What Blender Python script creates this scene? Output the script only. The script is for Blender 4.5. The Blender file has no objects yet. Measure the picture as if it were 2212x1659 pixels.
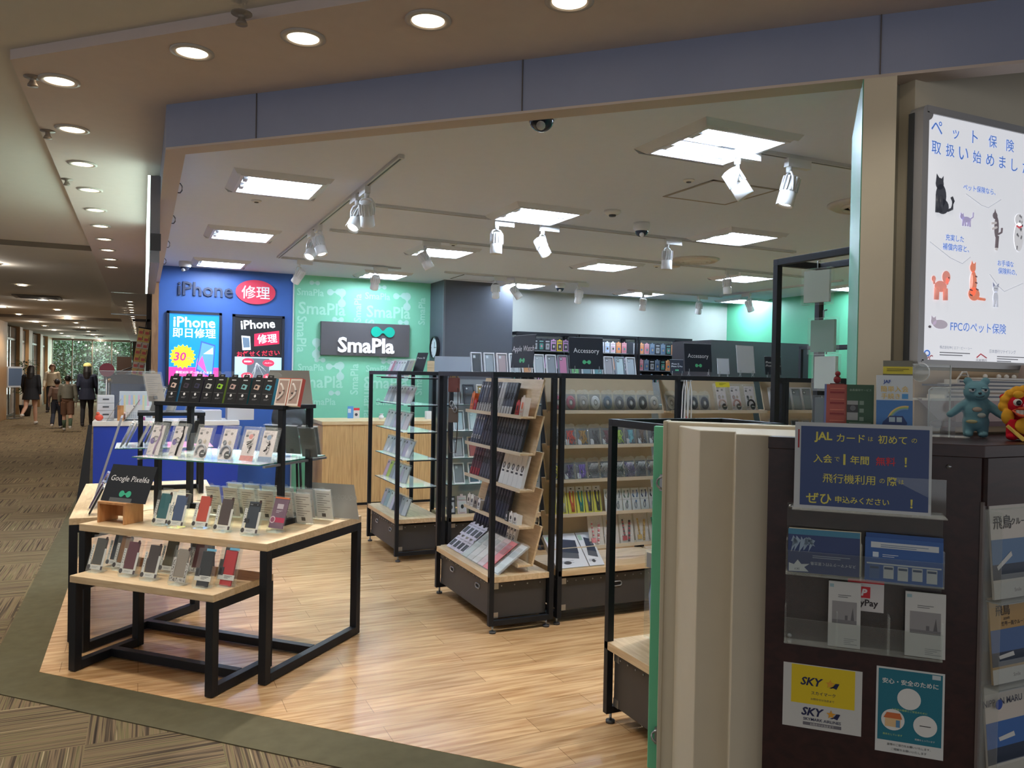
import bpy, math, random
from mathutils import Matrix, Vector, Euler

scene = bpy.context.scene
COL = scene.collection
PI = math.pi
S2 = math.sqrt(0.5)
rnd = random.Random(7)
R = math.radians

# ------------------------------------------------------------------ camera, world, exposure
cd = bpy.data.cameras.new('camera')
cam = bpy.data.objects.new('camera', cd)
COL.objects.link(cam)
scene.camera = cam
cd.sensor_width = 36.0
cd.lens = 1733.93 / 2212 * 36.0
cd.clip_start, cd.clip_end = 0.05, 200
yaw, pitch, roll = 0.43185, -0.0100943, 0.0187602
fwd = Vector((math.sin(yaw) * math.cos(pitch), math.cos(yaw) * math.cos(pitch), math.sin(pitch)))
r0 = Vector((math.cos(yaw), -math.sin(yaw), 0)); u0 = r0.cross(fwd)
rt = math.cos(roll) * r0 + math.sin(roll) * u0
up = -math.sin(roll) * r0 + math.cos(roll) * u0
cam.matrix_world = Matrix(((rt.x, up.x, -fwd.x, 0), (rt.y, up.y, -fwd.y, 0), (rt.z, up.z, -fwd.z, 1.5), (0, 0, 0, 1)))

w = bpy.data.worlds.new('world'); scene.world = w; w.use_nodes = True
w.node_tree.nodes['Background'].inputs[0].default_value = (0.70, 0.72, 0.76, 1)
w.node_tree.nodes['Background'].inputs[1].default_value = 0.85

vs = scene.view_settings
vs.view_transform = 'Standard'; vs.look = 'None'; vs.gamma = 1.0; vs.use_curve_mapping = False
vs.exposure = 0.5
cy = scene.cycles
cy.use_denoising = True
cy.max_bounces = 8; cy.diffuse_bounces = 4; cy.glossy_bounces = 3; cy.transparent_max_bounces = 24
cy.transmission_bounces = 4; cy.caustics_reflective = False; cy.caustics_refractive = False
cy.sample_clamp_indirect = 4.0
TUBE_E, SPOT_E, DOWN_E, HALL_E = 66.0, 8.0, 36.0, 60.0

def lamp(name, kind, loc, energy, color=(1, 1, 1), rot=(0, 0, 0), **kw):
    l = bpy.data.lights.new(name, kind); l.energy = energy; l.color = color
    for k, v in kw.items(): setattr(l, k, v)
    o = bpy.data.objects.new(name, l); o.location = loc; o.rotation_euler = rot
    COL.objects.link(o)
    return o
# daylight on the trees beyond the far glass wall
lamp('daylight', 'AREA', (-2, 43.2, 6.0), 1500, (0.95, 1, 0.97), (R(-20), 0, 0), shape='RECTANGLE', size=8, size_y=2.0)
lamp('daylight', 'AREA', (-1.9, 40.6, 1.5), 160, (0.95, 0.98, 1), (R(-90), 0, 0), shape='RECTANGLE', size=3.0, size_y=2.4)

# ------------------------------------------------------------------ helpers
def lin(c):
    return tuple(((v / 255) / 12.92 if v / 255 <= 0.04045 else ((v / 255 + 0.055) / 1.055) ** 2.4) for v in c) + (1,)

MATS = {}
def M(col, rough=0.55, metal=0.0, emit=0.0, spec=0.5, noise=0.0):
    """plain painted / plastic / metal surface with a faint tonal noise"""
    key = (col, rough, metal, emit, spec, noise)
    if key in MATS: return MATS[key]
    m = bpy.data.materials.new('surface_%d_%d_%d' % tuple(col)); m.use_nodes = True
    nt = m.node_tree; b = nt.nodes['Principled BSDF']
    b.inputs['Base Color'].default_value = lin(col)
    b.inputs['Roughness'].default_value = rough; b.inputs['Metallic'].default_value = metal
    b.inputs['Specular IOR Level'].default_value = spec
    if emit:
        b.inputs['Emission Color'].default_value = lin(col); b.inputs['Emission Strength'].default_value = emit
    if noise:
        tc = nt.nodes.new('ShaderNodeTexCoord'); n = nt.nodes.new('ShaderNodeTexNoise'); n.inputs['Scale'].default_value = 14
        mx = nt.nodes.new('ShaderNodeMixRGB'); mx.blend_type = 'MULTIPLY'; mx.inputs[0].default_value = noise
        mx.inputs[1].default_value = lin(col)
        nt.links.new(tc.outputs['Object'], n.inputs['Vector']); nt.links.new(n.outputs['Fac'], mx.inputs[2])
        nt.links.new(mx.outputs[0], b.inputs['Base Color'])
    MATS[key] = m
    return m

def clear(tint=(250, 252, 252), haze=0.01, rough=0.06, boost=1.0, wrinkle=0.0):
    """clear plastic: see-through body with mirror-like reflections and slightly milky edges"""
    key = ('clear', tint, haze, rough, boost, wrinkle)
    if key in MATS: return MATS[key]
    m = bpy.data.materials.new('clear_plastic'); m.use_nodes = True
    nt = m.node_tree; nt.nodes.clear(); L = nt.links.new
    out = nt.nodes.new('ShaderNodeOutputMaterial'); mix = nt.nodes.new('ShaderNodeMixShader'); add = nt.nodes.new('ShaderNodeAddShader')
    tr = nt.nodes.new('ShaderNodeBsdfTransparent'); tr.inputs[0].default_value = lin(tint)
    df = nt.nodes.new('ShaderNodeBsdfDiffuse'); df.inputs[0].default_value = lin((232, 234, 236))
    gl = nt.nodes.new('ShaderNodeBsdfPrincipled'); gl.inputs['Base Color'].default_value = (0, 0, 0, 1)
    gl.inputs['Roughness'].default_value = rough; gl.inputs['Specular IOR Level'].default_value = 0.42
    fr = nt.nodes.new('ShaderNodeLayerWeight'); fr.inputs['Blend'].default_value = 0.12
    if wrinkle:     # crumpled film
        gl.inputs['Specular IOR Level'].default_value = 1.0
        tc = nt.nodes.new('ShaderNodeTexCoord'); nz = nt.nodes.new('ShaderNodeTexNoise'); nz.inputs['Scale'].default_value = 55; nz.inputs['Distortion'].default_value = 1.5
        bp = nt.nodes.new('ShaderNodeBump'); bp.inputs['Strength'].default_value = wrinkle; bp.inputs['Distance'].default_value = 0.02
        L(tc.outputs['Object'], nz.inputs['Vector']); L(nz.outputs['Fac'], bp.inputs['Height']); L(bp.outputs[0], gl.inputs['Normal']); L(bp.outputs[0], fr.inputs['Normal'])
    ma = nt.nodes.new('ShaderNodeMath'); ma.operation = 'MULTIPLY_ADD'; ma.use_clamp = True
    ma.inputs[1].default_value = 0.6 * boost; ma.inputs[2].default_value = haze
    L(fr.outputs['Facing'], ma.inputs[0]); L(ma.outputs[0], mix.inputs[0]); L(tr.outputs[0], mix.inputs[1]); L(df.outputs[0], mix.inputs[2])
    L(mix.outputs[0], add.inputs[0]); L(gl.outputs[0], add.inputs[1]); L(add.outputs[0], out.inputs[0])
    MATS[key] = m
    return m

def wood(c1, c2, scale=(1.5, 14, 14), rough=0.4, name='wood'):
    key = ('wood', c1, c2, scale, rough)
    if key in MATS: return MATS[key]
    m = bpy.data.materials.new(name); m.use_nodes = True
    nt = m.node_tree; b = nt.nodes['Principled BSDF']
    tc = nt.nodes.new('ShaderNodeTexCoord'); mp = nt.nodes.new('ShaderNodeMapping'); mp.inputs['Scale'].default_value = scale
    n = nt.nodes.new('ShaderNodeTexNoise'); n.inputs['Scale'].default_value = 3.0; n.inputs['Detail'].default_value = 6; n.inputs['Distortion'].default_value = 0.6
    cr = nt.nodes.new('ShaderNodeValToRGB'); cr.color_ramp.elements[0].color = lin(c2); cr.color_ramp.elements[1].color = lin(c1)
    cr.color_ramp.elements[0].position = 0.32; cr.color_ramp.elements[1].position = 0.66
    nt.links.new(tc.outputs['Object'], mp.inputs['Vector']); nt.links.new(mp.outputs[0], n.inputs['Vector'])
    nt.links.new(n.outputs['Fac'], cr.inputs[0]); nt.links.new(cr.outputs[0], b.inputs['Base Color'])
    b.inputs['Roughness'].default_value = rough
    MATS[key] = m
    return m

TXT = {}
def text_geo(s, bold=0.0, shear=0.0, res=2, spacing=1.0):
    key = (s, bold, shear, res, spacing)
    if key in TXT: return TXT[key]
    c = bpy.data.curves.new('lettering', 'FONT'); c.body = s; c.size = 1.0; c.offset = bold; c.shear = shear
    c.resolution_u = res; c.align_x = 'CENTER'; c.align_y = 'CENTER'; c.space_character = spacing
    o = bpy.data.objects.new('lettering', c)
    me = o.to_mesh()
    vs_ = [tuple(v.co) for v in me.vertices]; fs = [tuple(p.vertices) for p in me.polygons]
    if vs_:
        xs = [v[0] for v in vs_]; ys = [v[1] for v in vs_]
        cx, cyy = (min(xs) + max(xs)) / 2, (min(ys) + max(ys)) / 2
        vs_ = [(v[0] - cx, v[1] - cyy, 0) for v in vs_]
        TXT[key] = (vs_, fs, max(xs) - min(xs), max(ys) - min(ys))
    else:
        TXT[key] = ([], [], 1, 1)
    o.to_mesh_clear(); bpy.data.objects.remove(o); bpy.data.curves.remove(c)
    return TXT[key]

class MB:
    """collects shapes into one mesh"""
    def __init__(s): s.v = []; s.f = []; s.mi = []; s.mats = []; s.sm = []; s.T = None
    def mat(s, m):
        if m not in s.mats: s.mats.append(m)
        return s.mats.index(m)
    def add(s, vs, fs, m, smooth=False, T=None):
        o = len(s.v); i = s.mat(m)
        for v in vs:
            v = Vector(v)
            if T is not None: v = T @ v
            s.v.append(tuple(v))
        for f in fs: s.f.append(tuple(o + k for k in f)); s.mi.append(i); s.sm.append(smooth)
        return s
    def bb(s, x0, x1, y0, y1, z0, z1, m, T=None):
        vs = [(x, y, z) for z in (z0, z1) for y in (y0, y1) for x in (x0, x1)]
        return s.add(vs, [(0, 2, 3, 1), (4, 5, 7, 6), (0, 1, 5, 4), (2, 6, 7, 3), (0, 4, 6, 2), (1, 3, 7, 5)], m, False, T)
    def box(s, c, d, m, T=None):
        return s.bb(c[0] - d[0] / 2, c[0] + d[0] / 2, c[1] - d[1] / 2, c[1] + d[1] / 2, c[2] - d[2] / 2, c[2] + d[2] / 2, m, T)
    def prism(s, pts, d, m, T=None, smooth=False):
        n = len(pts); d = Vector(d)
        vs = [Vector(p) for p in pts] + [Vector(p) + d for p in pts]
        fs = [tuple(range(n))[::-1], tuple(range(n, 2 * n))] + [(i, (i + 1) % n, n + (i + 1) % n, n + i) for i in range(n)]
        return s.add(vs, fs, m, smooth, T)
    def face(s, pts, m, T=None): return s.add(pts, [tuple(range(len(pts)))], m, False, T)
    def lathe(s, prof, m, n=24, T=None, smooth=True, caps=True):
        """prof: (radius, z) list"""
        vs = []; fs = []
        for r, z in prof:
            for k in range(n): a = 2 * PI * k / n; vs.append((r * math.cos(a), r * math.sin(a), z))
        for i in range(len(prof) - 1):
            for k in range(n):
                fs.append((i * n + k, i * n + (k + 1) % n, (i + 1) * n + (k + 1) % n, (i + 1) * n + k))
        if caps:
            fs.append(tuple(range(n))[::-1]); fs.append(tuple(range((len(prof) - 1) * n, len(prof) * n)))
        return s.add(vs, fs, m, smooth, T)
    def cyl(s, p0, p1, r0, m, r1=None, n=12, T=None, smooth=True):
        p0, p1 = Vector(p0), Vector(p1); d = p1 - p0
        Q = Matrix.Translation(p0) @ d.to_track_quat('Z', 'Y').to_matrix().to_4x4()
        if T is not None: Q = T @ Q
        return s.lathe([(r0, 0), (r0 if r1 is None else r1, d.length)], m, n, Q, smooth)
    def tube(s, pts, r, m, n=6, T=None, closed=False):
        pts = [Vector(p) for p in pts]; N = len(pts); vs = []; fs = []
        rr = r if isinstance(r, (list, tuple)) else [r] * N
        for i, p in enumerate(pts):
            a = pts[(i - 1) % N] if (i or closed) else p; b = pts[(i + 1) % N] if (i < N - 1 or closed) else p
            q = (b - a).normalized().to_track_quat('Z', 'Y')
            for k in range(n):
                an = 2 * PI * k / n
                vs.append(p + q @ Vector((rr[i] * math.cos(an), rr[i] * math.sin(an), 0)))
        for i in range(N if closed else N - 1):
            j = (i + 1) % N
            for k in range(n): fs.append((i * n + k, i * n + (k + 1) % n, j * n + (k + 1) % n, j * n + k))
        if not closed: fs.append(tuple(range(n))[::-1]); fs.append(tuple(range((N - 1) * n, N * n)))
        return s.add(vs, fs, m, True, T)
    def ell(s, c, r, m, n=16, T=None, rot=None):
        vs = [(0, 0, -1)]; fs = []; h = max(4, n // 2)
        for i in range(1, h):
            a = -PI / 2 + PI * i / h
            for k in range(n): b = 2 * PI * k / n; vs.append((math.cos(a) * math.cos(b), math.cos(a) * math.sin(b), math.sin(a)))
        vs.append((0, 0, 1)); L = len(vs) - 1
        for k in range(n): fs.append((0, 1 + (k + 1) % n, 1 + k)); fs.append((L, L - n + k, L - n + (k + 1) % n))
        for i in range(h - 2):
            for k in range(n):
                a = 1 + i * n
                fs.append((a + k, a + (k + 1) % n, a + n + (k + 1) % n, a + n + k))
        Q = Matrix.Translation(c) @ (rot.to_matrix().to_4x4() if rot is not None else Matrix()) @ Matrix.Diagonal((*r, 1))
        if T is not None: Q = T @ Q
        return s.add(vs, fs, m, True, Q)
    def disc(s, c, rx, ry, m, T=None, n=24):
        """flat disc in the local x-z plane facing -y"""
        return s.add([(c[0] + rx * math.cos(2 * PI * k / n), c[1], c[2] + ry * math.sin(2 * PI * k / n)) for k in range(n)], [tuple(range(n))], m, False, T)
    def text(s, txt, c, h, m, T=None, bold=0.0, depth=0.0, wid=None, shear=0.0, rot=0.0, res=2, flip=False, spacing=1.0):
        """lettering of height h (or width wid) in the local x-z plane facing -y"""
        vs, fs, tw, th = text_geo(txt, bold, shear, res, spacing)
        k = h / th if h else wid / tw
        kx = wid / tw if (wid and h) else k
        ca, sa = math.cos(rot), math.sin(rot)
        def pt(v, y):
            x, z = v[0] * kx * (-1 if flip else 1), v[1] * k
            return (c[0] + x * ca - z * sa, c[1] + y, c[2] + x * sa + z * ca)
        n = len(vs)
        if depth:
            edges = {}
            for f in fs:
                for i in range(len(f)):
                    a, b = f[i], f[(i + 1) % len(f)]
                    key = (min(a, b), max(a, b)); edges[key] = None if key in edges else (a, b)
            V = [pt(v, 0) for v in vs] + [pt(v, -depth) for v in vs]
            F = [tuple(n + i for i in f) for f in fs] + [(e[0], e[1], n + e[1], n + e[0]) for e in edges.values() if e]
            return s.add(V, F, m, False, T)
        return s.add([pt(v, 0) for v in vs], fs, m, False, T)
    def logo(s, c, wd, m, T=None, depth=0.0, rot=0.0):
        """two discs joined by a concave neck, in the local x-z plane"""
        r = wd * 0.215; d = wd / 2 - r; P = []
        for k in range(13): a = R(40 + 280 * k / 12); P.append((-d + r * math.cos(a), r * math.sin(a)))
        nx, nz = -d + r * math.cos(R(320)), r * math.sin(R(320))
        for k in range(1, 8): u = k / 8; P.append((nx + (-2 * nx) * u, nz + (1 - (2 * u - 1) ** 2) * r * 0.42))
        for k in range(13): a = R(220 + 280 * k / 12); P.append((d + r * math.cos(a), r * math.sin(a)))
        for k in range(1, 8): u = k / 8; P.append((-nx + (2 * nx) * u, -nz - (1 - (2 * u - 1) ** 2) * r * 0.42))
        ca, sa = math.cos(rot), math.sin(rot)
        pts = [(c[0] + x * ca - z * sa, c[1], c[2] + x * sa + z * ca) for x, z in P]
        if depth: return s.prism(pts, (0, -depth, 0), m, T)
        return s.add(pts, [tuple(range(len(pts)))], m, False, T)
    def mesh(s, name):
        me = bpy.data.meshes.new(name); me.from_pydata(s.v, [], s.f)
        for m in s.mats: me.materials.append(m)
        me.polygons.foreach_set('material_index', s.mi); me.polygons.foreach_set('use_smooth', s.sm)
        me.update()
        return me
    def build(s, name, parent=None, bevel=0.0, loc=None, rot=None, **tags):
        o = bpy.data.objects.new(name, s.mesh(name)); COL.objects.link(o)
        if parent is not None: o.parent = parent
        if loc is not None: o.location = loc
        if rot is not None: o.rotation_euler = rot
        if bevel:
            b = o.modifiers.new('edge', 'BEVEL'); b.width = bevel; b.segments = 2; b.limit_method = 'ANGLE'; b.angle_limit = R(40)
        for k, v in tags.items(): o[k] = v
        return o

def thing(name, label, cat, loc=(0, 0, 0), rot=(0, 0, 0), group=None):
    o = bpy.data.objects.new(name, None); o.empty_display_size = 0.05; COL.objects.link(o)
    o.location = loc; o.rotation_euler = rot; o['label'] = label; o['category'] = cat
    if group: o['group'] = group
    return o
def dup(src, label, loc, rot, group=None):
    r = src.copy(); COL.objects.link(r); r.location = loc; r.rotation_euler = rot; r['label'] = label
    if group: r['group'] = group
    for ch in src.children:
        c = ch.copy(); COL.objects.link(c); c.parent = r
        for g in ch.children:
            d = g.copy(); COL.objects.link(d); d.parent = c
    return r
def struct(name, mb, bevel=0.0, **tags): return mb.build(name, None, bevel, kind='structure', **tags)
def ab(t, d, z=0.0): return (S2 * (t + d), S2 * (d - t), z)        # along / into the 45-degree shop front
AB = Matrix.Rotation(R(-45), 4, 'Z')                                # local x along the front, local y into the shop
RAB = R(-45); RL = R(-90)                                           # facing the mall, facing the left
ORD = ['', 'first', 'second', 'third', 'fourth', 'fifth', 'sixth', 'seventh', 'eighth', 'ninth', 'tenth'] + ['%dth' % i for i in range(11, 60)]
for _i in (21, 31, 41): ORD[_i] = '%dst' % _i
for _i in (22, 32, 42): ORD[_i] = '%dnd' % _i
for _i in (23, 33, 43): ORD[_i] = '%drd' % _i

# common materials
BLACK = M((27, 29, 34), 0.5, spec=0.3, noise=0.2)
OAK = wood((222, 196, 158), (200, 170, 130), (2, 16, 16), 0.45, 'pale_oak')
OAKX = wood((222, 196, 158), (200, 170, 130), (16, 2, 16), 0.45, 'pale_oak')
TAN = M((196, 176, 146), 0.6, noise=0.12)
WHITE = M((232, 232, 230), 0.5)
PAPER = M((226, 224, 220), 0.7)
STEEL = M((170, 172, 175), 0.3, 0.9)
INK = M((35, 35, 38), 0.6)
GREYCARD = M((120, 120, 122), 0.6)
SIGNBLACK = M((42, 45, 50), 0.5, spec=.25)
TEAL = M((0, 170, 140), 0.4)
CLEAR = clear()
CLEARG = clear((234, 246, 242), 0.05, 0.05)
# ================================================================== setting
def floor_mat():
    m = bpy.data.materials.new('oak_plank_floor'); m.use_nodes = True; nt = m.node_tree; b = nt.nodes['Principled BSDF']; L = nt.links.new
    tc = nt.nodes.new('ShaderNodeTexCoord')
    br = nt.nodes.new('ShaderNodeTexBrick'); br.inputs['Scale'].default_value = 1.0; br.inputs['Brick Width'].default_value = 0.95; br.inputs['Row Height'].default_value = 0.15
    br.inputs['Mortar Size'].default_value = 0.0012; br.offset = 0.37; br.inputs['Bias'].default_value = 0.0
    br.inputs['Color1'].default_value = lin((230, 190, 142)); br.inputs['Color2'].default_value = lin((210, 172, 126)); br.inputs['Mortar'].default_value = lin((150, 118, 82))
    mp = nt.nodes.new('ShaderNodeMapping'); mp.inputs['Scale'].default_value = (0.9, 11, 1)
    n = nt.nodes.new('ShaderNodeTexNoise'); n.inputs['Scale'].default_value = 3.2; n.inputs['Detail'].default_value = 7; n.inputs['Distortion'].default_value = 0.5
    cr = nt.nodes.new('ShaderNodeValToRGB'); cr.color_ramp.elements[0].color = lin((188, 160, 128)); cr.color_ramp.elements[0].position = 0.3
    cr.color_ramp.elements[1].color = (1, 1, 1, 1); cr.color_ramp.elements[1].position = 0.62
    mx = nt.nodes.new('ShaderNodeMixRGB'); mx.blend_type = 'MULTIPLY'; mx.inputs[0].default_value = 0.75
    L(tc.outputs['Object'], br.inputs['Vector']); L(tc.outputs['Object'], mp.inputs['Vector']); L(mp.outputs[0], n.inputs['Vector'])
    L(n.outputs['Fac'], cr.inputs[0]); L(br.outputs['Color'], mx.inputs[1]); L(cr.outputs[0], mx.inputs[2]); L(mx.outputs[0], b.inputs['Base Color'])
    b.inputs['Roughness'].default_value = 0.27
    return m
def carpet_mat():
    m = bpy.data.materials.new('striped_carpet_tile'); m.use_nodes = True; nt = m.node_tree; b = nt.nodes['Principled BSDF']; L = nt.links.new
    tc = nt.nodes.new('ShaderNodeTexCoord'); off = nt.nodes.new('ShaderNodeMapping'); off.inputs['Location'].default_value = (0.188, -0.1, 0.013)
    ck = nt.nodes.new('ShaderNodeTexChecker'); ck.inputs['Scale'].default_value = 2.0
    ck.inputs['Color1'].default_value = (1, 1, 1, 1); ck.inputs['Color2'].default_value = (0, 0, 0, 1)
    L(tc.outputs['Object'], off.inputs['Vector']); L(off.outputs[0], ck.inputs['Vector'])
    outs = []
    for sc in ((75, 1.0, 1), (1.0, 75, 1)):
        mp = nt.nodes.new('ShaderNodeMapping'); mp.inputs['Scale'].default_value = sc
        n = nt.nodes.new('ShaderNodeTexNoise'); n.inputs['Scale'].default_value = 1.0; n.inputs['Detail'].default_value = 3
        cr = nt.nodes.new('ShaderNodeValToRGB'); e = cr.color_ramp.elements
        e[0].position = 0.30; e[0].color = lin((52, 44, 38)); e[1].position = 0.70; e[1].color = lin((166, 148, 116))
        for p, c in ((0.42, (86, 74, 60)), (0.5, (128, 108, 84)), (0.58, (112, 104, 74)), (0.63, (90, 78, 62))):
            k = e.new(p); k.color = lin(c)
        L(off.outputs[0], mp.inputs['Vector']); L(mp.outputs[0], n.inputs['Vector']); L(n.outputs['Fac'], cr.inputs[0]); outs.append(cr)
    mx = nt.nodes.new('ShaderNodeMixRGB'); L(ck.outputs['Color'], mx.inputs[0]); L(outs[0].outputs[0], mx.inputs[1]); L(outs[1].outputs[0], mx.inputs[2])
    L(mx.outputs[0], b.inputs['Base Color']); b.inputs['Roughness'].default_value = 0.95; b.inputs['Specular IOR Level'].default_value = 0.1
    return m

CEIL_MALL = M((212, 208, 200), 0.85, noise=0.05); SOFF = M((208, 194, 188), 0.75, noise=0.08); CEIL = M((224, 232, 248), 0.8, noise=0.04)
BEIGE = M((206, 196, 174), 0.7, noise=0.06); BULK = M((142, 150, 176), 0.6, noise=0.06)
XL, DF = -0.441, 2.897
f = MB()
k = DF * math.sqrt(2)
f.prism([(XL, k - XL, -0.05), (k - 1.0, 1.0, -0.05), (9.6, 1.0, -0.05), (9.6, 10.6, -0.05), (XL, 10.6, -0.05)], (0, 0, 0.05), floor_mat())
struct('floor_shop', f)
f = MB(); f.bb(-12, 12, -6, 44, -0.12, -0.051, carpet_mat()); struct('floor_corridor', f).location.z = 0.045
k2 = 2.635 * math.sqrt(2)
f = MB(); f.prism([(-0.675, k2 + 0.675, -0.04), (k2 - 1.0, 1.0, -0.04), (k - 1.0, 1.0, -0.04), (XL, k - XL, -0.04), (XL, 16, -0.04), (-0.675, 16, -0.04)], (0, 0, 0.0385), M((104, 98, 76), 0.95, spec=0.1, noise=0.35))
struct('trim_carpet_border', f)
# ceilings: beige mall ceiling with the brown dropped soffit along the shop front, white shop ceiling
SX, SD = -0.489, 2.289
c = MB(); c.bb(-12, 12, -6, 9.3, 2.75, 2.85, CEIL_MALL); c.bb(-12, 12, 9.32, 22.65, 2.76, 2.86, CEIL_MALL); c.bb(-12, 12, 22.68, 39.6, 2.755, 2.86, CEIL_MALL)
struct('ceiling_mall', c)
ks = SD * math.sqrt(2)
HZ = 2.71
s = MB(); kb = 2.9 * math.sqrt(2)
s.prism([(SX, ks - SX, HZ), (ks + 4, -4, HZ), (kb + 4, -4, HZ), (0.085, kb - 0.085, HZ), (0.085, 39.6, HZ), (SX, 39.6, HZ)], (0, 0, 0.05), SOFF)
struct('ceiling_soffit', s)
c = MB(); kc = 2.99 * math.sqrt(2)
c.prism([(0.17, kc - 0.17, HZ), (kc + 4, -4, HZ), (9.6, -4, HZ), (9.6, 10.4, HZ), (0.17, 10.4, HZ)], (0, 0, 0.05), CEIL); struct('ceiling_shop', c)
b = MB(); pts = [(0.085, kb - 0.085, 2.515), (kb + 4, -4, 2.515), (kc + 4, -4, 2.515), (0.17, kc - 0.17, 2.515), (0.17, 10.2, 2.515), (0.085, 10.2, 2.515)]
b.prism(pts, (0, 0, 0.24), BULK)
b.prism([(x, y, 2.505) for x, y, z in pts], (0, 0, 0.0099), M((196, 182, 172), 0.6))
for t in (-2.28, -1.05, 0.2):       # panel joints of the fascia
    b.box((t, 2.899, 2.615), (0.004, 0.006, 0.2), M((96, 90, 90), 0.7), AB)
struct('wall_bulkhead', b)
# back walls
BLUE = M((58, 100, 172), 0.45, noise=0.05); GREEN = M((132, 208, 172), 0.5, noise=0.03); DARKW = M((78, 82, 92), 0.5, noise=0.08)
OFFW = M((172, 174, 166), 0.6, noise=0.03); MINT = M((104, 192, 150), 0.5, noise=0.03)
b = MB(); b.bb(0.163, 1.685, 10.2, 10.35, 0, HZ, BLUE); b.bb(1.685, 1.70, 10.185, 10.35, 0, HZ, M((200, 205, 205))); struct('wall_back_blue', b)
b = MB(); b.bb(1.70, 3.48, 10.2, 10.35, 0, HZ, GREEN)
PALE = M((168, 222, 198), 0.5); PALE2 = M((176, 216, 202), 0.5)
y = 10.196
LY = [0]
def yy(): LY[0] += 1; return 10.1985 - LY[0] * 0.0001
def wt(s, x, z, h, rot=0.0): b.text(s, (x, yy(), z), h, PALE, bold=0.018, rot=rot)
for ox in (0.0, 0.86):
    wt('SmaPla', 1.90 + ox, 2.50 - ox * .0, 0.088); wt('SmaPla', 2.05 + ox, 2.30, 0.155)
    b.logo((2.20 + ox, yy(), 2.52), 0.19, PALE2, rot=0.1); b.logo((2.295 + ox, yy(), 2.45), 0.24, PALE2, rot=PI / 2); b.logo((2.25 + ox, yy(), 2.175), 0.15, PALE2, rot=0)
    wt('SmaPla', 2.50 + ox, 2.335, 0.095, PI / 2); wt('SmaPla', 1.80 + ox, 1.97, 0.12, -PI / 2); b.logo((1.985 + ox, yy(), 1.80), 0.26, PALE2, rot=PI / 2)
    b.logo((2.03 + ox, yy(), 1.655), 0.14, PALE2); wt('SmaPla', 1.92 + ox, 1.56, 0.085); b.logo((2.20 + ox, yy(), 1.58), 0.19, PALE2, rot=0.1); b.logo((2.29 + ox, yy(), 1.52), 0.24, PALE2, rot=PI / 2)
    wt('SmaPla', 2.03 + ox, 1.38, 0.155); wt('SmaPla', 2.47 + ox, 1.42, 0.105, PI / 2); b.logo((2.22 + ox, yy(), 1.24), 0.15, PALE2); wt('SmaPla', 2.07 + ox, 1.13, 0.088)
    wt('SmaPla', 1.80 + ox, 1.15, 0.12, -PI / 2); b.logo((1.95 + ox, yy(), 2.62), 0.13, PALE2)
struct('wall_back_green', b)
b = MB(); b.bb(3.48, 4.446, 9.67, 10.35, 0, HZ, DARKW); b.bb(3.475, 3.50, 9.665, 9.69, 0, HZ, M((100, 104, 112)));  struct('wall_dark_pillar', b)
b = MB(); b.bb(4.446, 8.45, 10.2, 10.35, 0, HZ, OFFW); struct('wall_back_white', b)
b = MB(); b.bb(8.45, 8.6, 1.0, 10.35, 0, HZ, MINT); struct('wall_right_mint', b)
WP = wood((150, 112, 76), (120, 86, 56), (14, 14, 1.5), 0.5)
b = MB(); b.bb(0.092, 0.163, 10.15, 10.36, 0, 2.505, WP); struct('trim_wood_post', b)
# pillar at the right end of the opening: mint side towards the shop, beige towards the mall
b = MB()
b.bb(0.152, 0.2517, 2.9, 3.62, 0, 2.515, BEIGE, AB); b.bb(0.149, 0.152, 2.902, 3.62, 0, 2.515, M((84, 152, 122), .5), AB)
struct('wall_pillar', b)
b = MB(); b.bb(2.25, 2.34, 1.93, 1.955, 0, HZ, M((150, 145, 130), 0.7, noise=0.06)); b.bb(2.32, 6.0, 1.93, 2.05, 0, HZ, BEIGE); b.bb(2.31, 6.0, 1.87, 1.93, 0, HZ, BEIGE); struct('wall_poster', b)  # recess strip beside the pillar has its shade put into a darker beige
# low partition that steps forward to the counter
b = MB()
b.bb(-0.53, 0.149, 2.955, 2.99, 0.06, 1.325, MINT, AB); b.bb(-0.475, 0.149, 2.88, 2.955, 0.02, 1.347, BEIGE, AB)
b.prism([(-0.424, 2.88, 0.0), (-0.424, 2.86, 0.0), (-0.327, 2.66, 0.0), (-0.217, 2.66, 0.0), (-0.205, 2.545, 0.0), (-0.115, 2.545, 0.0), (0.1, 2.545, 0), (0.1, 2.88, 0)][::-1], (0, 0, 1.335), BEIGE, AB)
b.bb(-0.483, -0.468, 2.875, 2.96, 0.02, 1.35, M((188, 178, 156), 0.6), AB)
struct('wall_partition', b, 0.003)
for z in (1.12, 0.19):
    t = thing('latch', 'chrome toggle latch on the mint edge of the low partition, %s' % ('upper one at chest height' if z > 1 else 'lower one near the floor'), 'latch', ab(-0.49, 2.95, z), (0, 0, RAB), 'partition latches')
    l = MB(); l.bb(-0.012, 0.012, -0.012, 0.003, -0.03, 0.03, STEEL); l.build('plate', t)
    l = MB(); l.tube([(-0.022 * math.cos(a), -0.015, 0.022 * math.sin(a)) for a in [k * PI / 6 - PI / 2 for k in range(7)]], 0.004, STEEL); l.build('catch', t)
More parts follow.
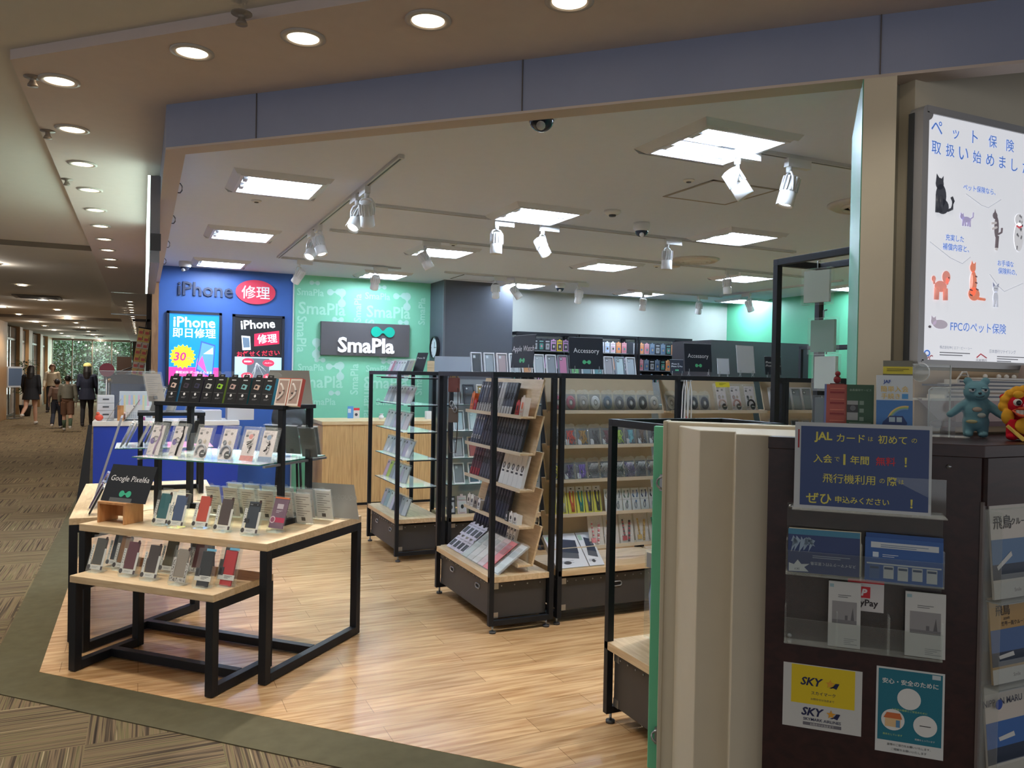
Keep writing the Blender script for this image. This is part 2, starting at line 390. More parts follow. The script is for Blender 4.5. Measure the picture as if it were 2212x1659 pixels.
# mall: left wall with timber pillars and glass shop fronts, glass end wall
PIL = wood((176, 138, 94), (150, 112, 72), (8, 8, 1), 0.5); GLASS = clear((190, 190, 182), 0.06, 0.03); MULL = M((120, 112, 98), 0.4, 0.3)
pw = MB(); dk = M((88, 72, 56), 0.8, noise=0.3)
pw.bb(-8, -7.9, 18, 39.6, 0, 2.76, dk)
struct('wall_left_back', pw)
n = 0
for y0, y1, kind in ((18, 26.8, 'w'), (26.8, 29.4, 'g'), (29.4, 30.0, 'w'), (30.0, 31.6, 'g'), (31.6, 32.6, 'w'), (32.6, 35, 'g'), (35, 35.8, 'w'), (35.8, 37.6, 'g'), (37.6, 39.4, 'w')):
    n += 1; b = MB()
    if kind == 'w':
        b.bb(-3.95, -3.5, y0, y1, 0, 2.755, PIL); struct('wall_left_%d' % n, b)
    else:
        b.bb(-3.64, -3.625, y0, y1, 0.06, 2.7, GLASS)
        for q in (y0 + 0.03, (y0 + y1) / 2, y1 - 0.03): b.bb(-3.67, -3.6, q - 0.03, q + 0.03, 0, 2.7, MULL)
        b.bb(-3.67, -3.6, y0, y1, 2.3, 2.36, MULL); b.bb(-3.67, -3.6, y0, y1, 0, 0.07, MULL); struct('window_%d' % n, b)
b = MB()
for i in range(5):
    x = -3.5 + i * 0.76; b.bb(x - 0.025, x + 0.025, 39.3, 39.38, 0, 2.7, MULL)
b.bb(-3.5, -0.4, 39.3, 39.38, 0, 0.08, MULL); b.bb(-3.5, -0.4, 39.3, 39.38, 0.95, 1.0, MULL); b.bb(-3.5, -0.4, 39.3, 39.38, 2.66, 2.76, MULL)
b.bb(-3.5, -0.4, 39.33, 39.345, 0.08, 2.66, clear((215, 228, 222), 0.04, 0.02)); struct('window_end', b)
b = MB(); b.bb(-0.4, 0.6, 39.2, 39.5, 0, 2.76, M((60, 52, 48), 0.7)); b.bb(-8, -3.9, 39.3, 39.5, 0, 2.76, dk); struct('wall_end', b)
b = MB(); b.bb(0.09, 0.25, 14.5, 39.4, 0, 2.71, M((84, 74, 66), 0.6, noise=0.1)); struct('wall_right_corridor', b)
b = MB(); b.bb(-14, 12, 39.5, 60, -0.1, -0.02, M((120, 120, 112), 0.9, noise=0.2)); struct('ground_outside', b)
b = MB(); b.bb(-3.4, SX, 9.3, 9.32, 2.70, 2.76, M((110, 98, 84))); b.bb(-3.4, SX, 22.65, 22.68, 2.69, 2.76, M((110, 98, 84))); struct('trim_ceiling_step', b)
b = MB(); b.bb(-0.46, 0.08, 14.2, 14.21, 2.37, 2.705, clear((248, 250, 248), 0.04, 0.03)); b.bb(-0.46, 0.08, 14.19, 14.22, 2.355, 2.37, STEEL); struct('trim_smoke_screen', b)
# ================================================================== ceiling fixtures
FRAME = M((214, 216, 220), 0.4); TUBE = M((214, 232, 255), 0.5, emit=TUBE_E); LAMPW = M((222, 222, 220), 0.45); LAMPB = M((120, 122, 126), 0.4)
REFL = M((236, 240, 242), 0.3)
t0 = thing('ceiling_light', '', 'ceiling light')
m = MB()
o_, i_ = 0.30, 0.235
for s_ in (-1, 1):       # sloping rim of the square fitting
    m.prism([(-o_, s_ * o_, 0), (o_, s_ * o_, 0), (o_ - .02, s_ * (o_ - .02), -.028), (-o_ + .02, s_ * (o_ - .02), -.028)], (0, 0, 0.001), FRAME)
    m.add([(-o_, s_ * o_, 0), (o_, s_ * o_, 0), (i_ + .02, s_ * (i_ + .02), -.03), (-i_ - .02, s_ * (i_ + .02), -.03)], [(0, 1, 2, 3)], FRAME)
    m.add([(s_ * o_, -o_, 0), (s_ * o_, o_, 0), (s_ * (i_ + .02), i_ + .02, -.03), (s_ * (i_ + .02), -i_ - .02, -.03)], [(0, 1, 2, 3)], FRAME)
    m.bb(-i_ - .02, i_ + .02, min(s_ * i_, s_ * (i_ + .02)), max(s_ * i_, s_ * (i_ + .02)), -.032, -.002, FRAME)
    m.bb(min(s_ * i_, s_ * (i_ + .02)), max(s_ * i_, s_ * (i_ + .02)), -i_, i_, -.032, -.002, FRAME)
m.build('frame', t0)
m = MB(); m.bb(-i_, i_, -i_, i_, -0.003, -0.001, REFL); m.bb(-i_, i_, -0.012, 0.012, -0.02, -0.003, REFL); m.build('reflector', t0)
for y in (-0.11, 0.11):
    m = MB(); m.tube([(-0.2, y - .03, -.016), (0.2, y - .03, -.016)], 0.013, TUBE, 8); m.tube([(-0.2, y + .03, -.016), (0.2, y + .03, -.016)], 0.013, TUBE, 8)
    m.bb(-0.2, 0.2, y - .03, y + .03, -.026, -.012, TUBE); m.bb(-0.225, -0.2, y - .04, y + .04, -.028, -.004, FRAME); m.build('tube', t0)
GX, GY = (0.78, 2.64, 4.51, 6.38, 8.2), (3.30, 5.35, 7.42, 9.55)
first = True
rowname = {9.55: 'along the back walls', 7.42: 'in the third row from the front', 5.35: 'in the second row from the front', 3.30: 'nearest the shop front'}
for y in (9.55, 7.42, 5.35, 3.30):
    xs = [x for x in GX if x + y > 4.6 and not (x > 3 and y < 4) and not (x > 7 and y < 6) and not (x > 6 and y < 6)]
    for q, x in enumerate(xs):
        lab = 'square ceiling light, %s from the left %s' % (ORD[q + 1], rowname[y])
        if y == 3.30: lab = 'largest square ceiling light with two glowing tubes, nearest the shop front'
        if first: t0.location = (x, y, HZ); t0['label'] = lab; t0['group'] = 'square ceiling lights of the shop'; first = False
        else: dup(t0, lab, (x, y, HZ), (0, 0, 0), 'square ceiling lights of the shop')
# lighting tracks
TRK = M((205, 205, 206), 0.4); SLOT = M((70, 72, 76), 0.5)
def track(x0, y0, x1, y1, label):
    m = MB(); d = Vector((x1 - x0, y1 - y0, 0)); L = d.length
    m.bb(0, L, -0.017, 0.017, -0.02, 0, TRK); m.bb(0.02, L - 0.02, -0.006, 0.006, -0.0205, -0.019, SLOT)
    m.build('lighting_track', None, 0, (x0, y0, HZ), (0, 0, math.atan2(d.y, d.x)), label=label, category='lighting track', group='lighting tracks')
track(1.285, 4.3, 1.285, 8.72, 'white lighting track running away from the shop front, left of the ceiling')
track(1.31, 5.63, 5.5, 5.70, 'long white lighting track across the ceiling, nearest of the cross tracks')
track(1.42, 6.8, 7.0, 7.0, 'long white lighting track across the ceiling behind the second row of lights')
track(1.29, 8.70, 2.66, 8.87, 'short white lighting track in front of the green logo wall')
track(3.2, 8.88, 5.1, 8.88, 'short white lighting track in front of the dark pillar')
track(2.66, 3.30, 3.9, 3.30, 'white lighting track beside the largest ceiling light, cut by the mint pillar')
track(6.0, 9.3, 7.6, 9.3, 'short white lighting track near the white back wall')
track(7.5, 9.2, 7.5, 7.0, 'white lighting track in front of the mint right wall')
def spot(x, y, az, tilt, label, src=None, light=0, adapter=0):
    """track spotlight: adapter box, yoke, finned can"""
    t = thing('track_spotlight', label, 'spotlight', (x, y, HZ - 0.02), (0, 0, R(az)), 'track spotlights')
    m = MB(); ca, sa = math.cos(R(adapter - az)), math.sin(R(adapter - az)); Q = Matrix.Rotation(R(adapter - az), 4, 'Z')
    m.bb(-0.02, 0.14, -0.018, 0.018, -0.045, 0, LAMPW, Q); m.cyl((0, 0, -0.045), (0, 0, -0.075), 0.016, LAMPW); m.build('adapter', t)
    m = MB(); P = Vector((0, 0, -0.17))
    for s_ in (-1, 1): m.tube([(0, 0, -0.07), (0, s_ * 0.03, -0.08), (0, s_ * 0.05, -0.11), (0, s_ * 0.052, -0.18)], 0.006, LAMPW)
    m.build('yoke', t)
    m = MB(); Q = Matrix.Translation(P) @ Matrix.Rotation(R(tilt), 4, 'Y')
    m.lathe([(0.034, 0.075), (0.038, 0.072), (0.038, -0.01), (0.045, -0.015), (0.046, -0.085), (0.043, -0.088), (0.036, -0.07)], LAMPW, 20, Q)
    for k in range(14):
        a = 2 * PI * k / 14; m.bb(0.036, 0.048, -0.0025, 0.0025, -0.008, 0.07, LAMPW, Q @ Matrix.Rotation(a, 4, 'Z'))
    m.build('can', t)
    m = MB(); m.lathe([(0.036, -0.073), (0.0, -0.0731)], M((250, 250, 245), 0.4, emit=6.0 if light else 1.2), 16, Q, False, False); m.build('lens', t)
    if light:
        d = Q.to_3x3() @ Vector((0, 0, -1)); pos = Matrix.Translation(t.location) @ Matrix.Rotation(R(az), 4, 'Z') @ (Q @ Vector((0, 0, -0.10)))
        dw = Matrix.Rotation(R(az), 3, 'Z') @ d
        l = lamp('spot_beam', 'SPOT', pos, light, (1, 0.97, 0.92), spot_size=R(60), spot_blend=0.7, shadow_soft_size=0.03)
        l.rotation_euler = dw.to_track_quat('-Z', 'Y').to_euler()
# az = horizontal aim; tilt = degrees away from straight down (negative leans towards +aim)
spot(1.285, 5.05, 65, -35, 'white track spotlight aimed at the accessory rack, rear one of the close pair', light=SPOT_E * .5, adapter=90)
spot(1.285, 5.30, -140, -38, 'white track spotlight tilted forward, front one of the close pair on the left track', light=SPOT_E * 16, adapter=90)
spot(1.285, 6.85, -130, -40, 'white track spotlight tilted left at the back of the left track', light=SPOT_E * 9, adapter=90)
spot(1.285, 6.55, -60, -25, 'white track spotlight hidden half behind its neighbour on the left track', adapter=90)
spot(2.45, 5.65, -90, 2, 'white track spotlight hanging straight down below the middle ceiling light', light=SPOT_E * 2, adapter=0)
spot(2.85, 5.66, -60, -30, 'white track spotlight with lit face, right of the one hanging straight down', light=SPOT_E, adapter=0)
spot(2.28, 6.85, -10, -30, 'white track spotlight turned right, against the glow of the third row light', light=SPOT_E, adapter=0)
spot(4.05, 5.68, -80, 2, 'white track spotlight hanging straight down left of the tall black frame', light=SPOT_E, adapter=0)
spot(1.50, 8.72, 130, -40, 'white track spotlight aimed at the blue wall', light=SPOT_E * 1.3, adapter=0)
spot(2.35, 8.80, 90, -35, 'white track spotlight aimed at the green logo wall', light=SPOT_E * 1.3, adapter=0)
spot(3.85, 8.88, 60, -20, 'white track spotlight aimed at the dark pillar', light=SPOT_E, adapter=0)
spot(4.12, 8.88, -30, -35, 'white track spotlight turned right beside the dark pillar', light=SPOT_E, adapter=0)
spot(5.00, 8.88, 80, -30, 'white track spotlight aimed at the left half of the white back wall', light=SPOT_E * .4, adapter=0)
spot(6.25, 9.3, 90, -12, 'white track spotlight against the back ceiling light', adapter=0)
spot(7.2, 9.3, 80, -20, 'white track spotlight aimed at the right half of the white back wall', light=SPOT_E * .4, adapter=0)
spot(7.5, 8.6, 0, -25, 'white track spotlight aimed at the mint right wall', light=SPOT_E * .4, adapter=90)
spot(5.75, 6.95, 20, -8, 'white track spotlight in front of the third row ceiling light, near the tall frame', adapter=0)
spot(2.78, 3.30, -35, -32, 'large white track spotlight with lit face beside the largest ceiling light', light=SPOT_E, adapter=0)
spot(3.13, 3.30, 160, -15, 'large white track spotlight turned away, nearest the mint pillar', light=SPOT_E * 9, adapter=0)
# dome cameras
def dome(x, y, z, label, k=1.0):
    t = thing('dome_camera', label, 'security camera', (x, y, z), (0, 0, R(-120)), 'dome cameras')
    m = MB(); m.lathe([(0.062 * k, 0), (0.066 * k, -0.012), (0.066 * k, -0.045 * k), (0.058 * k, -0.062 * k), (0.03 * k, -0.07 * k)], LAMPW, 28); m.build('housing', t)
    m = MB(); m.lathe([(0.052 * k, -0.058 * k)] + [(0.052 * k * math.cos(R(a)), -0.06 * k - 0.05 * k * math.sin(R(a))) for a in range(0, 90, 15)] + [(0.001, -0.11 * k)], M((40, 48, 66), 0.08), 24); m.build('dome', t)
    m = MB(); m.cyl((0.0, 0, -0.085 * k), (0.05 * k, 0, -0.1 * k), 0.018 * k, M((225, 225, 225), 0.3)); m.build('lens', t)
dome(1.6, 3.21, HZ, 'white dome security camera with dark lens, near the shop front', 1.1)
dome(3.52, 5.28, HZ, 'white dome security camera with dark lens, left of the second row light')
dome(4.9, 9.2, HZ, 'white dome security camera beside the last ceiling light near the dark pillar')
dome(0.42, 9.7, HZ, 'white dome security camera above the blue wall corner')
# small ceiling things
def disc(name, label, cat, x, y, r, h, mat_, dark=None, group=None):
    t = thing(name, label, cat, (x, y, HZ), (0, 0, 0), group)
    m = MB(); m.lathe([(r, 0), (r, -h * .5), (r * .7, -h)], mat_, 24); m.build('cover', t)
    if dark: m = MB(); m.lathe([(r * .45, -h), (r * .4, -h * 1.4), (0.001, -h * 1.5)], dark, 16); m.build('sensor', t)
for x, y, l in ((1.33, 3.6, 'small round ceiling sprinkler beside the front dome camera'), (0.72, 5.95, 'small round ceiling sprinkler between the two left panel lights'), (3.0, 4.0, 'small round ceiling sprinkler below the largest ceiling light'), (2.6, 7.0, 'small ceiling sprinkler behind the middle spotlights'), (5.0, 7.2, 'small ceiling sprinkler in front of the third row')):
    disc('ceiling_sprinkler', l, 'sprinkler', x, y, 0.035, 0.012, LAMPW, M((90, 88, 86), 0.5), 'sprinklers')
disc('smoke_detector', 'white round smoke detector right of the middle ceiling light', 'smoke detector', 3.08, 5.0, 0.06, 0.03, LAMPW, M((60, 60, 64), 0.5))
disc('ceiling_speaker', 'flat round speaker plate in the ceiling behind the second row lights', 'ceiling speaker', 5.15, 7.15, 0.1, 0.008, M((205, 190, 182), 0.6))
def diffuser(x, y, r, label):
    t = thing('air_diffuser', label, 'air vent', (x, y, HZ), (0, 0, 0), 'round air diffusers')
    m = MB()
    for k, (a, b_) in enumerate(((1.0, .84), (.72, .6), (.5, .4), (.3, .2))):
        m.lathe([(r * a, 0), (r * a * 1.0, -0.008), (r * b_, -0.03 - .008 * k), (r * b_ * .98, -0.02)], LAMPW if k else M((206, 200, 192), 0.5), 40)
    m.build('louvre_rings', t)
    m = MB(); m.lathe([(r * .98, -0.004), (0.001, -0.005)], M((110, 104, 98), 0.7), 40); m.build('opening', t)
diffuser(4.45, 3.95, 0.26, 'large round air diffuser cut by the mint pillar'); diffuser(5.05, 6.6, 0.24, 'round air diffuser farther back by the third row light')
m = MB()
for x0, x1, y0, y1 in ((3.12, 3.14, 3.92, 4.42), (3.62, 3.64, 3.92, 4.42), (3.12, 3.64, 3.92, 3.94), (3.12, 3.64, 4.42, 4.44)): m.bb(x0, x1, y0, y1, HZ - .004, HZ, M((150, 142, 136), 0.6))
m.bb(3.14, 3.62, 3.94, 4.42, HZ - .003, HZ, CEIL)
m.build('access_panel', None, label='square access panel outlined in the ceiling near the mint pillar', category='ceiling hatch')
m = MB()
for x in (3.5, 4.05): m.bb(x, x + .012, 9.05, 9.5, HZ - .004, HZ, SLOT)
m.bb(3.5, 4.06, 9.5, 9.51, HZ - .004, HZ, SLOT); m.bb(3.51, 4.05, 9.06, 9.5, HZ - .003, HZ, CEIL)
m.build('access_panel', None, label='access panel in the ceiling right in front of the dark pillar', category='ceiling hatch')
# recessed downlights in the soffit and the mall ceiling
GLOW = M((255, 240, 214), 0.5, emit=14.0); CONE = M((225, 214, 196), 0.35)
def downlight(src, x, y, z, label, r=0.058, e=0.0, group='downlights of the brown soffit'):
    if src is None:
        src = thing('downlight', label, 'downlight', (x, y, z), (0, 0, 0), group)
        m = MB(); m.lathe([(r * 1.35, 0.0), (r * 1.38, -0.006), (r * 1.05, -0.009), (r, -0.004)], M((188, 180, 170), 0.35), 28, None, True, False); m.build('trim_ring', src)
        m = MB(); m.lathe([(r * 1.02, -0.006), (r * .96, -0.0045)], CONE, 28, None, True, False); m.lathe([(r * .97, -0.005), (r * .6, -0.0035)], M((250, 236, 210), 0.4, emit=2.2), 28, None, True, False); m.build('reflector', src)
        m = MB(); m.lathe([(r * .62, -0.006), (0.001, -0.0065)], GLOW, 20, None, True, False); m.build('bulb', src); o = src
    else: o = dup(src, label, (x, y, z), (0, 0, 0), group)
    if e: lamp('downlight_beam', 'SPOT', (x, y, z - 0.02), e, (1, 0.92, 0.80), spot_size=R(110), spot_blend=0.6, shadow_soft_size=0.05)
    return src
dl = None; LBL = 'round recessed downlight in the brown soffit, %s'
fr = [(1.95, 1.57, ''), (1.59, 1.925, ''), (1.23, 2.284, 'cut by the top edge of the photo'), (0.87, 2.627, 'second one along the front from the right'), (0.513, 2.971, 'third one along the front from the right'), (0.157, 3.30, 'beside the corner of the bulkhead'), (-0.333, 3.89, 'first on the turn into the corridor')]
for x, y, d in fr:
    dl = downlight(dl, x, y, HZ, LBL % (d or ('above the counter, %s beyond the photo' % ('nearer one' if x < 1.7 else 'farther one'))), e=DOWN_E * (1 if x < .3 else .16 if x > 1 else .35))
for q in range(1, 36):
    y = 3.89 + 0.757 * q
    if 11 < y < 16: continue
    downlight(dl, -0.337 if q < 10 else -0.215, y, HZ, LBL % ('%s in the corridor row from the corner' % ORD[q + 1]), e=DOWN_E * 0.9 if q < 7 else 0)
for q in range(4): lamp('downlight_beam', 'SPOT', (-0.25, 12 + q * 6, HZ - .03), HALL_E * .8, (1, 0.91, 0.8), spot_size=R(150), spot_blend=0.6, shadow_soft_size=0.04)
LB2 = 'round recessed downlight in the beige mall ceiling, %s in the %s row'
hl = None; q2 = {}
for X, ys, nm in ((-1.69, [11.6, 14.36, 17.2, 20, 22.5, 25.4, 28.3, 31, 33.9, 36.3, 38.9], 'right-hand'), (-2.70, [19.85, 22.4, 25.7, 28, 30.9, 33.6, 36.4, 38.8], 'left-hand')):
    for q, y in enumerate(ys):
        lab = LB2 % (ORD[q + 1], nm)
        hl = downlight(hl, X, y, 2.75, lab, r=0.075, group='downlights of the mall ceiling')
        if q % 2 == 0: (lamp('downlight_beam', 'SPOT', (X, y, 2.72), HALL_E * 1.3, (1, 0.91, 0.8), spot_size=R(150), spot_blend=0.6, shadow_soft_size=0.05), lamp('downlight_glow', 'POINT', (X, y, 2.69), HALL_E * .10, (1, 0.91, 0.8), shadow_soft_size=0.03))  # point lamp added below the ceiling to brighten it, not part of the fitting
for q, (x, y) in enumerate(((-2.6, 2.5), (-2.6, 5.5), (-2.4, 8.5), (-1.0, 0.5), (0.5, -0.6), (-2.2, -1.0), (1.9, -0.8))):
    lamp('downlight_beam', 'SPOT', (x, y, 2.73), HALL_E * (0.4 if q < 3 else .2), (1, 0.91, 0.78), spot_size=R(130), spot_blend=0.6, shadow_soft_size=0.06)
for q, (y, l) in enumerate(((16.6, 'nearest'), (23.6, 'second'), (30.0, 'third'), (35.2, 'farthest'))):
    m = MB(); m.bb(-2.08, -1.34, y - .3, y + .3, 2.735, 2.749, M((120, 108, 92), 0.6))
    for k in range(5): m.bb(-2.0, -1.4, y - .25 + k * .11, y - .2 + k * .11, 2.73, 2.74, M((70, 62, 54), 0.7))
    m.build('air_vent', None, label='flat rectangular air vent in the mall ceiling, %s one along the corridor' % l, category='air vent', group='mall ceiling vents')
for q, (x, y, l) in enumerate(((0.29, 2.87, 'beside the second front downlight'), (-0.43, 3.9, 'at the soffit corner'), (-0.455, 4.75, 'near the first corridor downlights'), (-0.455, 5.9, 'farther along the corridor edge'))):
    m = MB(); m.lathe([(0.035, 0), (0.035, -0.004), (0.012, -0.006), (0.012, -0.02), (0.02, -0.034), (0.02, -0.04)], M((140, 128, 116), 0.4, 0.3), 16)
    m.build('soffit_sprinkler', None, 0, (x, y, HZ), label='small metal sprinkler head in the brown soffit %s' % l, category='sprinkler', group='soffit sprinklers')
for q, y in enumerate((5.15, 6.25, 7.5, 8.7)):
    m = MB(); m.tube([(0.172, y, 2.60), (0.19, y, 2.60), (0.2, y, 2.585), (0.2, y, 2.56), (0.19, y, 2.545), (0.172, y, 2.545)], 0.004, SLOT)
    m.build('hook', None, label='small dark metal hook on the inner left bulkhead, %s from the front' % ORD[q + 1], category='hook', group='bulkhead hooks')
# projecting lightbox on the corridor side of the bulkhead
t = thing('projecting_sign', 'slim lightbox hung on the corridor side of the bulkhead, seen edge-on', 'sign', (0, 0, 0))
m = MB(); m.bb(0.03, 0.084, 5.2, 7.4, 2.13, 2.64, M((150, 152, 158), 0.25, 0.6)); m.bb(0.035, 0.09, 5.19, 5.2, 2.2, 2.3, SLOT); m.build('case', t)
m = MB(); m.bb(0.016, 0.03, 5.2, 7.4, 2.13, 2.64, M((214, 244, 232), 0.4, emit=2.5)); m.build('lit_face', t)
m = MB(); m.bb(0.05, 0.084, 5.5, 5.54, 2.64, 2.7, SLOT); m.bb(0.05, 0.084, 7.0, 7.04, 2.64, 2.7, SLOT); m.build('bracket', t)
# ================================================================== furniture
def display_table(label, t0, d0, W, Dp, h, th, st=0.5, sz=0.05):
    t = thing('display_table', label, 'table', ab(t0, d0), (0, 0, RAB), 'nested display tables')
    g = 0.042
    m = MB(); m.bb(0, W, 0, Dp, h - th, h, OAK); m.build('tabletop', t, 0.003)
    for x in (0.0, W - g):
        for y in (0.0, Dp - g): m = MB(); m.bb(x, x + g, y, y + g, 0.004, h - th, BLACK); m.build('leg', t, 0.002)
        m = MB(); m.bb(x, x + g, g, Dp - g, 0.006, 0.006 + g, BLACK); m.build('base_rail', t, 0.002)
        m = MB(); m.bb(x, x + g, g, Dp - g, h - th - g, h - th, BLACK); m.build('top_rail', t, 0.002)
    m = MB(); m.bb(g, W - g, Dp * st, Dp * st + g, 0.008, 0.008 + g, BLACK); m.build('stretcher', t, 0.002)
    return t
display_table('low pale-topped display table with black steel frame, standing nearest the carpet corner', -3.40, 2.957, 0.877, 0.44, 0.475, 0.035)
display_table('taller pale-topped display table with black steel frame, straddling the lower one', -3.585, 3.172, 1.19, 0.86, 0.68, 0.038)
# rear table, cut to fit behind the tall one
t = thing('display_table', 'pale-topped display table behind the taller one, along the corridor edge', 'table', (-0.352, 4.96, 0), (0, 0, 0), 'nested display tables')
P = [(0, 0), (0.225, 0), (0.80, 0.575), (0.80, 1.45), (0, 1.45)]
m = MB(); m.prism([(x, y, 0.642) for x, y in P], (0, 0, 0.038), OAKX); m.build('tabletop', t, 0.003)
for x, y in ((0, 0), (0.758, 0.62), (0.758, 1.408), (0, 1.408)): m = MB(); m.bb(x, x + .042, y, y + .042, 0.004, 0.642, BLACK); m.build('leg', t, 0.002)
m = MB(); m.bb(0, .042, .042, 1.408, .006, .048, BLACK); m.build('base_rail', t); m = MB(); m.bb(0, .042, .042, 1.408, .60, .642, BLACK); m.build('top_rail', t)
m = MB(); m.bb(.042, .18, 0, .042, .60, .642, BLACK); m.build('top_rail', t)
m = MB(); m.bb(.042, .758, 1.408, 1.45, .006, .048, BLACK); m.build('base_rail', t)
# steel riser frame with glass shelf on the tall table
def riser(label, loc, rz, W, Dp, z0, z1, glass=None):
    t = thing('shelf_riser', label, 'display stand', loc, (0, 0, rz), 'black riser frames'); g = 0.03
    for x in (0, W - g):
        for y in (0, Dp - g): m = MB(); m.bb(x, x + g, y, y + g, z0, z1 - .022, BLACK); m.build('post', t, 0.0015)
        m = MB(); m.bb(x, x + g, g, Dp - g, z0, z0 + g, BLACK); m.build('base_rail', t)
    m = MB(); m.bb(g, W - g, Dp - g, Dp, z0, z0 + g, BLACK); m.build('base_rail', t)
    m = MB(); m.bb(-.004, W + .004, -.004, Dp + .02, z1 - .022, z1, BLACK); m.build('top_panel', t, 0.0015)
    if glass:
        x0, x1, y0, y1, z = glass
        m = MB(); m.bb(x0, x1, y0, y1, z - .006, z, CLEARG); m.bb(x0, x1, y0 - .001, y0, z - .006, z, M((70, 130, 112), 0.2)); m.bb(x1, x1 + .001, y0, y1, z - .006, z, M((70, 130, 112), 0.2)); m.build('glass_shelf', t)
        for x in (g * .5, W - g * .5):
            m = MB(); m.bb(x - .008, x + .008, y0 + .02, y1 - .02, z - .018, z - .0065, STEEL); m.build('bracket', t)
    return t
riser('black steel riser frame with one glass shelf on the taller display table', ab(-3.455, 3.55), RAB, 0.86, 0.28, 0.68, 1.32, (-0.01, 0.83, -0.15, 0.45, 1.02))
riser('narrow black riser frame on the rear display table', (-0.02, 5.68, 0), 0, 0.40, 0.30, 0.68, 1.22, (-0.13, 0.45, -0.10, 0.35, 1.0))
# wheeled shop racks ---------------------------------------------------------
BOXM = M((62, 60, 60), 0.5, noise=0.12)
def storage_box(label, unit, x0, x1, y0, y1, z0, z1, holes=2, tilt=0.0):
    loc, rz = unit
    t = thing('storage_box', label, 'storage box', loc, (0, 0, rz), 'black riveted storage boxes')
    m = MB(); m.bb(x0, x1, y0, y1, z0, z1, BOXM); m.build('body', t, 0.003)
    for x, y, sx in ((x0, y0, 1), (x1, y0, -1)):
        for z, sz in ((z1, -1), (z0, 1)):
            m = MB(); m.bb(min(x, x + sx * .04), max(x, x + sx * .04), y - .002, y + .002, min(z, z + sz * .035), max(z, z + sz * .035), STEEL); m.bb(x - .002, x + .002, y, y + .04, min(z, z + sz * .035), max(z, z + sz * .035), STEEL); m.build('corner_cap', t)
    m = MB(); n = max(3, int((x1 - x0) / .06))
    for k in range(n):
        x = x0 + .05 + (x1 - x0 - .1) * k / (n - 1); m.ell((x, y0 - .001, z1 - .018), (.005, .003, .005), STEEL, 8)
    for sx in (x0, x1):
        for k in range(4): m.ell((sx, y0 + .06 + (y1 - y0 - .1) * k / 3, z1 - .018), (.003, .005, .005), STEEL, 8)
    m.build('rivets', t)
    for k in range(holes):
        x = x0 + (x1 - x0) * ((k + 0.5) / holes if holes > 1 else .5); zc = z1 - .065
        m = MB(); pts = [(x + .032 * math.copysign(1, math.cos(a)) * (.55 + .45 * abs(math.cos(a))), y0 - .003, zc + .014 * math.sin(a)) for a in [q * PI / 8 for q in range(16)]]
        m.tube(pts, .004, STEEL, 6, None, True); m.bb(x - .03, x + .03, y0 - .002, y0 - .0005, zc - .013, zc + .013, M((14, 14, 15), 0.8)); m.build('handle', t)
    return t
def rack(label, unit, W, Dp, H, levels, kind, deck=0.33, name='display_rack', yl=0.25, group='wheeled display racks', back=None, fronts=True):
    """front faces local -y; levels = heights of the sloping boards or glass shelves"""
    loc, rz = unit; g = 0.03
    t = thing(name, label, 'display rack', loc, (0, 0, rz), group)
    for x in (0, W - g):
        for y in (0, Dp - g): m = MB(); m.bb(x, x + g, y, y + g, 0.045, H - g, BLACK); m.build('post', t, 0.0015)
        m = MB(); m.bb(x, x + g, 0, Dp, H - g, H, BLACK); m.build('top_rail', t, 0.0015)
        m = MB(); m.bb(x, x + g, g, Dp - g, 0.045, 0.075, BLACK); m.build('base_rail', t, 0.0015)
        for y in (0.03, Dp - 0.04):
            m = MB(); m.cyl((x + g / 2, y, 0.0), (x + g / 2, y, 0.012), 0.02, M((60, 60, 62), 0.5)); m.cyl((x + g / 2, y, 0.012), (x + g / 2, y, 0.046), 0.006, STEEL); m.build('foot', t)
    for y in (0, Dp - g): m = MB(); m.bb(g, W - g, y, y + g, H - g, H, BLACK); m.build('top_rail', t, 0.0015)
    m = MB(); m.bb(g, W - g, Dp - g, Dp, 0.045, 0.075, BLACK); m.build('base_rail', t)
    if deck: m = MB(); m.bb(0.004, W - 0.004, 0.0, Dp - g, deck - .035, deck, OAK); m.build('deck', t, 0.002)
    for z in levels:
        m = MB()
        if kind == 'board':
            m.prism([(g, yl - .055, z - .012), (g, yl + .03, z - .012), (g, yl + .03, z), (g, yl - .055, z)][::-1], (W - 2 * g, 0, 0), OAK)
            m.bb(g, W - g, yl - .058, yl - .054, z - .014, z + .008, M((214, 200, 176), 0.5))
            m.prism([(g, yl + .03, z - .012), (g, yl + .042, z - .012), (g, yl + .105, z + .222), (g, yl + .093, z + .222)][::-1], (W - 2 * g, 0, 0), TAN if Dp > .43 else OAK)
            m.build('sloping_shelf', t, 0.001)
        else:
            m.bb(g, W - g, yl - .16, yl + .13, z - .006, z, CLEARG); m.bb(g, W - g, yl - .161, yl - .16, z - .006, z, M((64, 92, 88), 0.2)); m.build('glass_shelf', t)
            for x in (g + .01, W - g - .01): m = MB(); m.bb(x - .006, x + .006, yl - .12, yl + .13, z - .016, z - .0065, BLACK); m.build('bracket', t)
    if back: m = MB(); m.bb(g, W - g, Dp - .02, Dp - .012, deck + .01, H - .06, back); m.build('back_panel', t)
    return t
LV = (1.26, 1.04, 0.822, 0.603, 0.378)
U1 = ((1.84, 5.20, 0), RL); U1A = ((2.285, 4.25, 0), 0); U1B = ((3.165, 4.25, 0), 0); U1C = ((4.045, 4.25, 0), 0)
U2 = ((1.84, 7.045, 0), RL); U2A = ((2.285, 6.157, 0), 0); U2B = ((3.165, 6.157, 0), 0); U2C = ((4.045, 6.157, 0), 0)
rack('narrow end rack of sloping pale shelves filled with slim watch band boxes', U1, 0.95, 0.42, 1.522, LV, 'board')
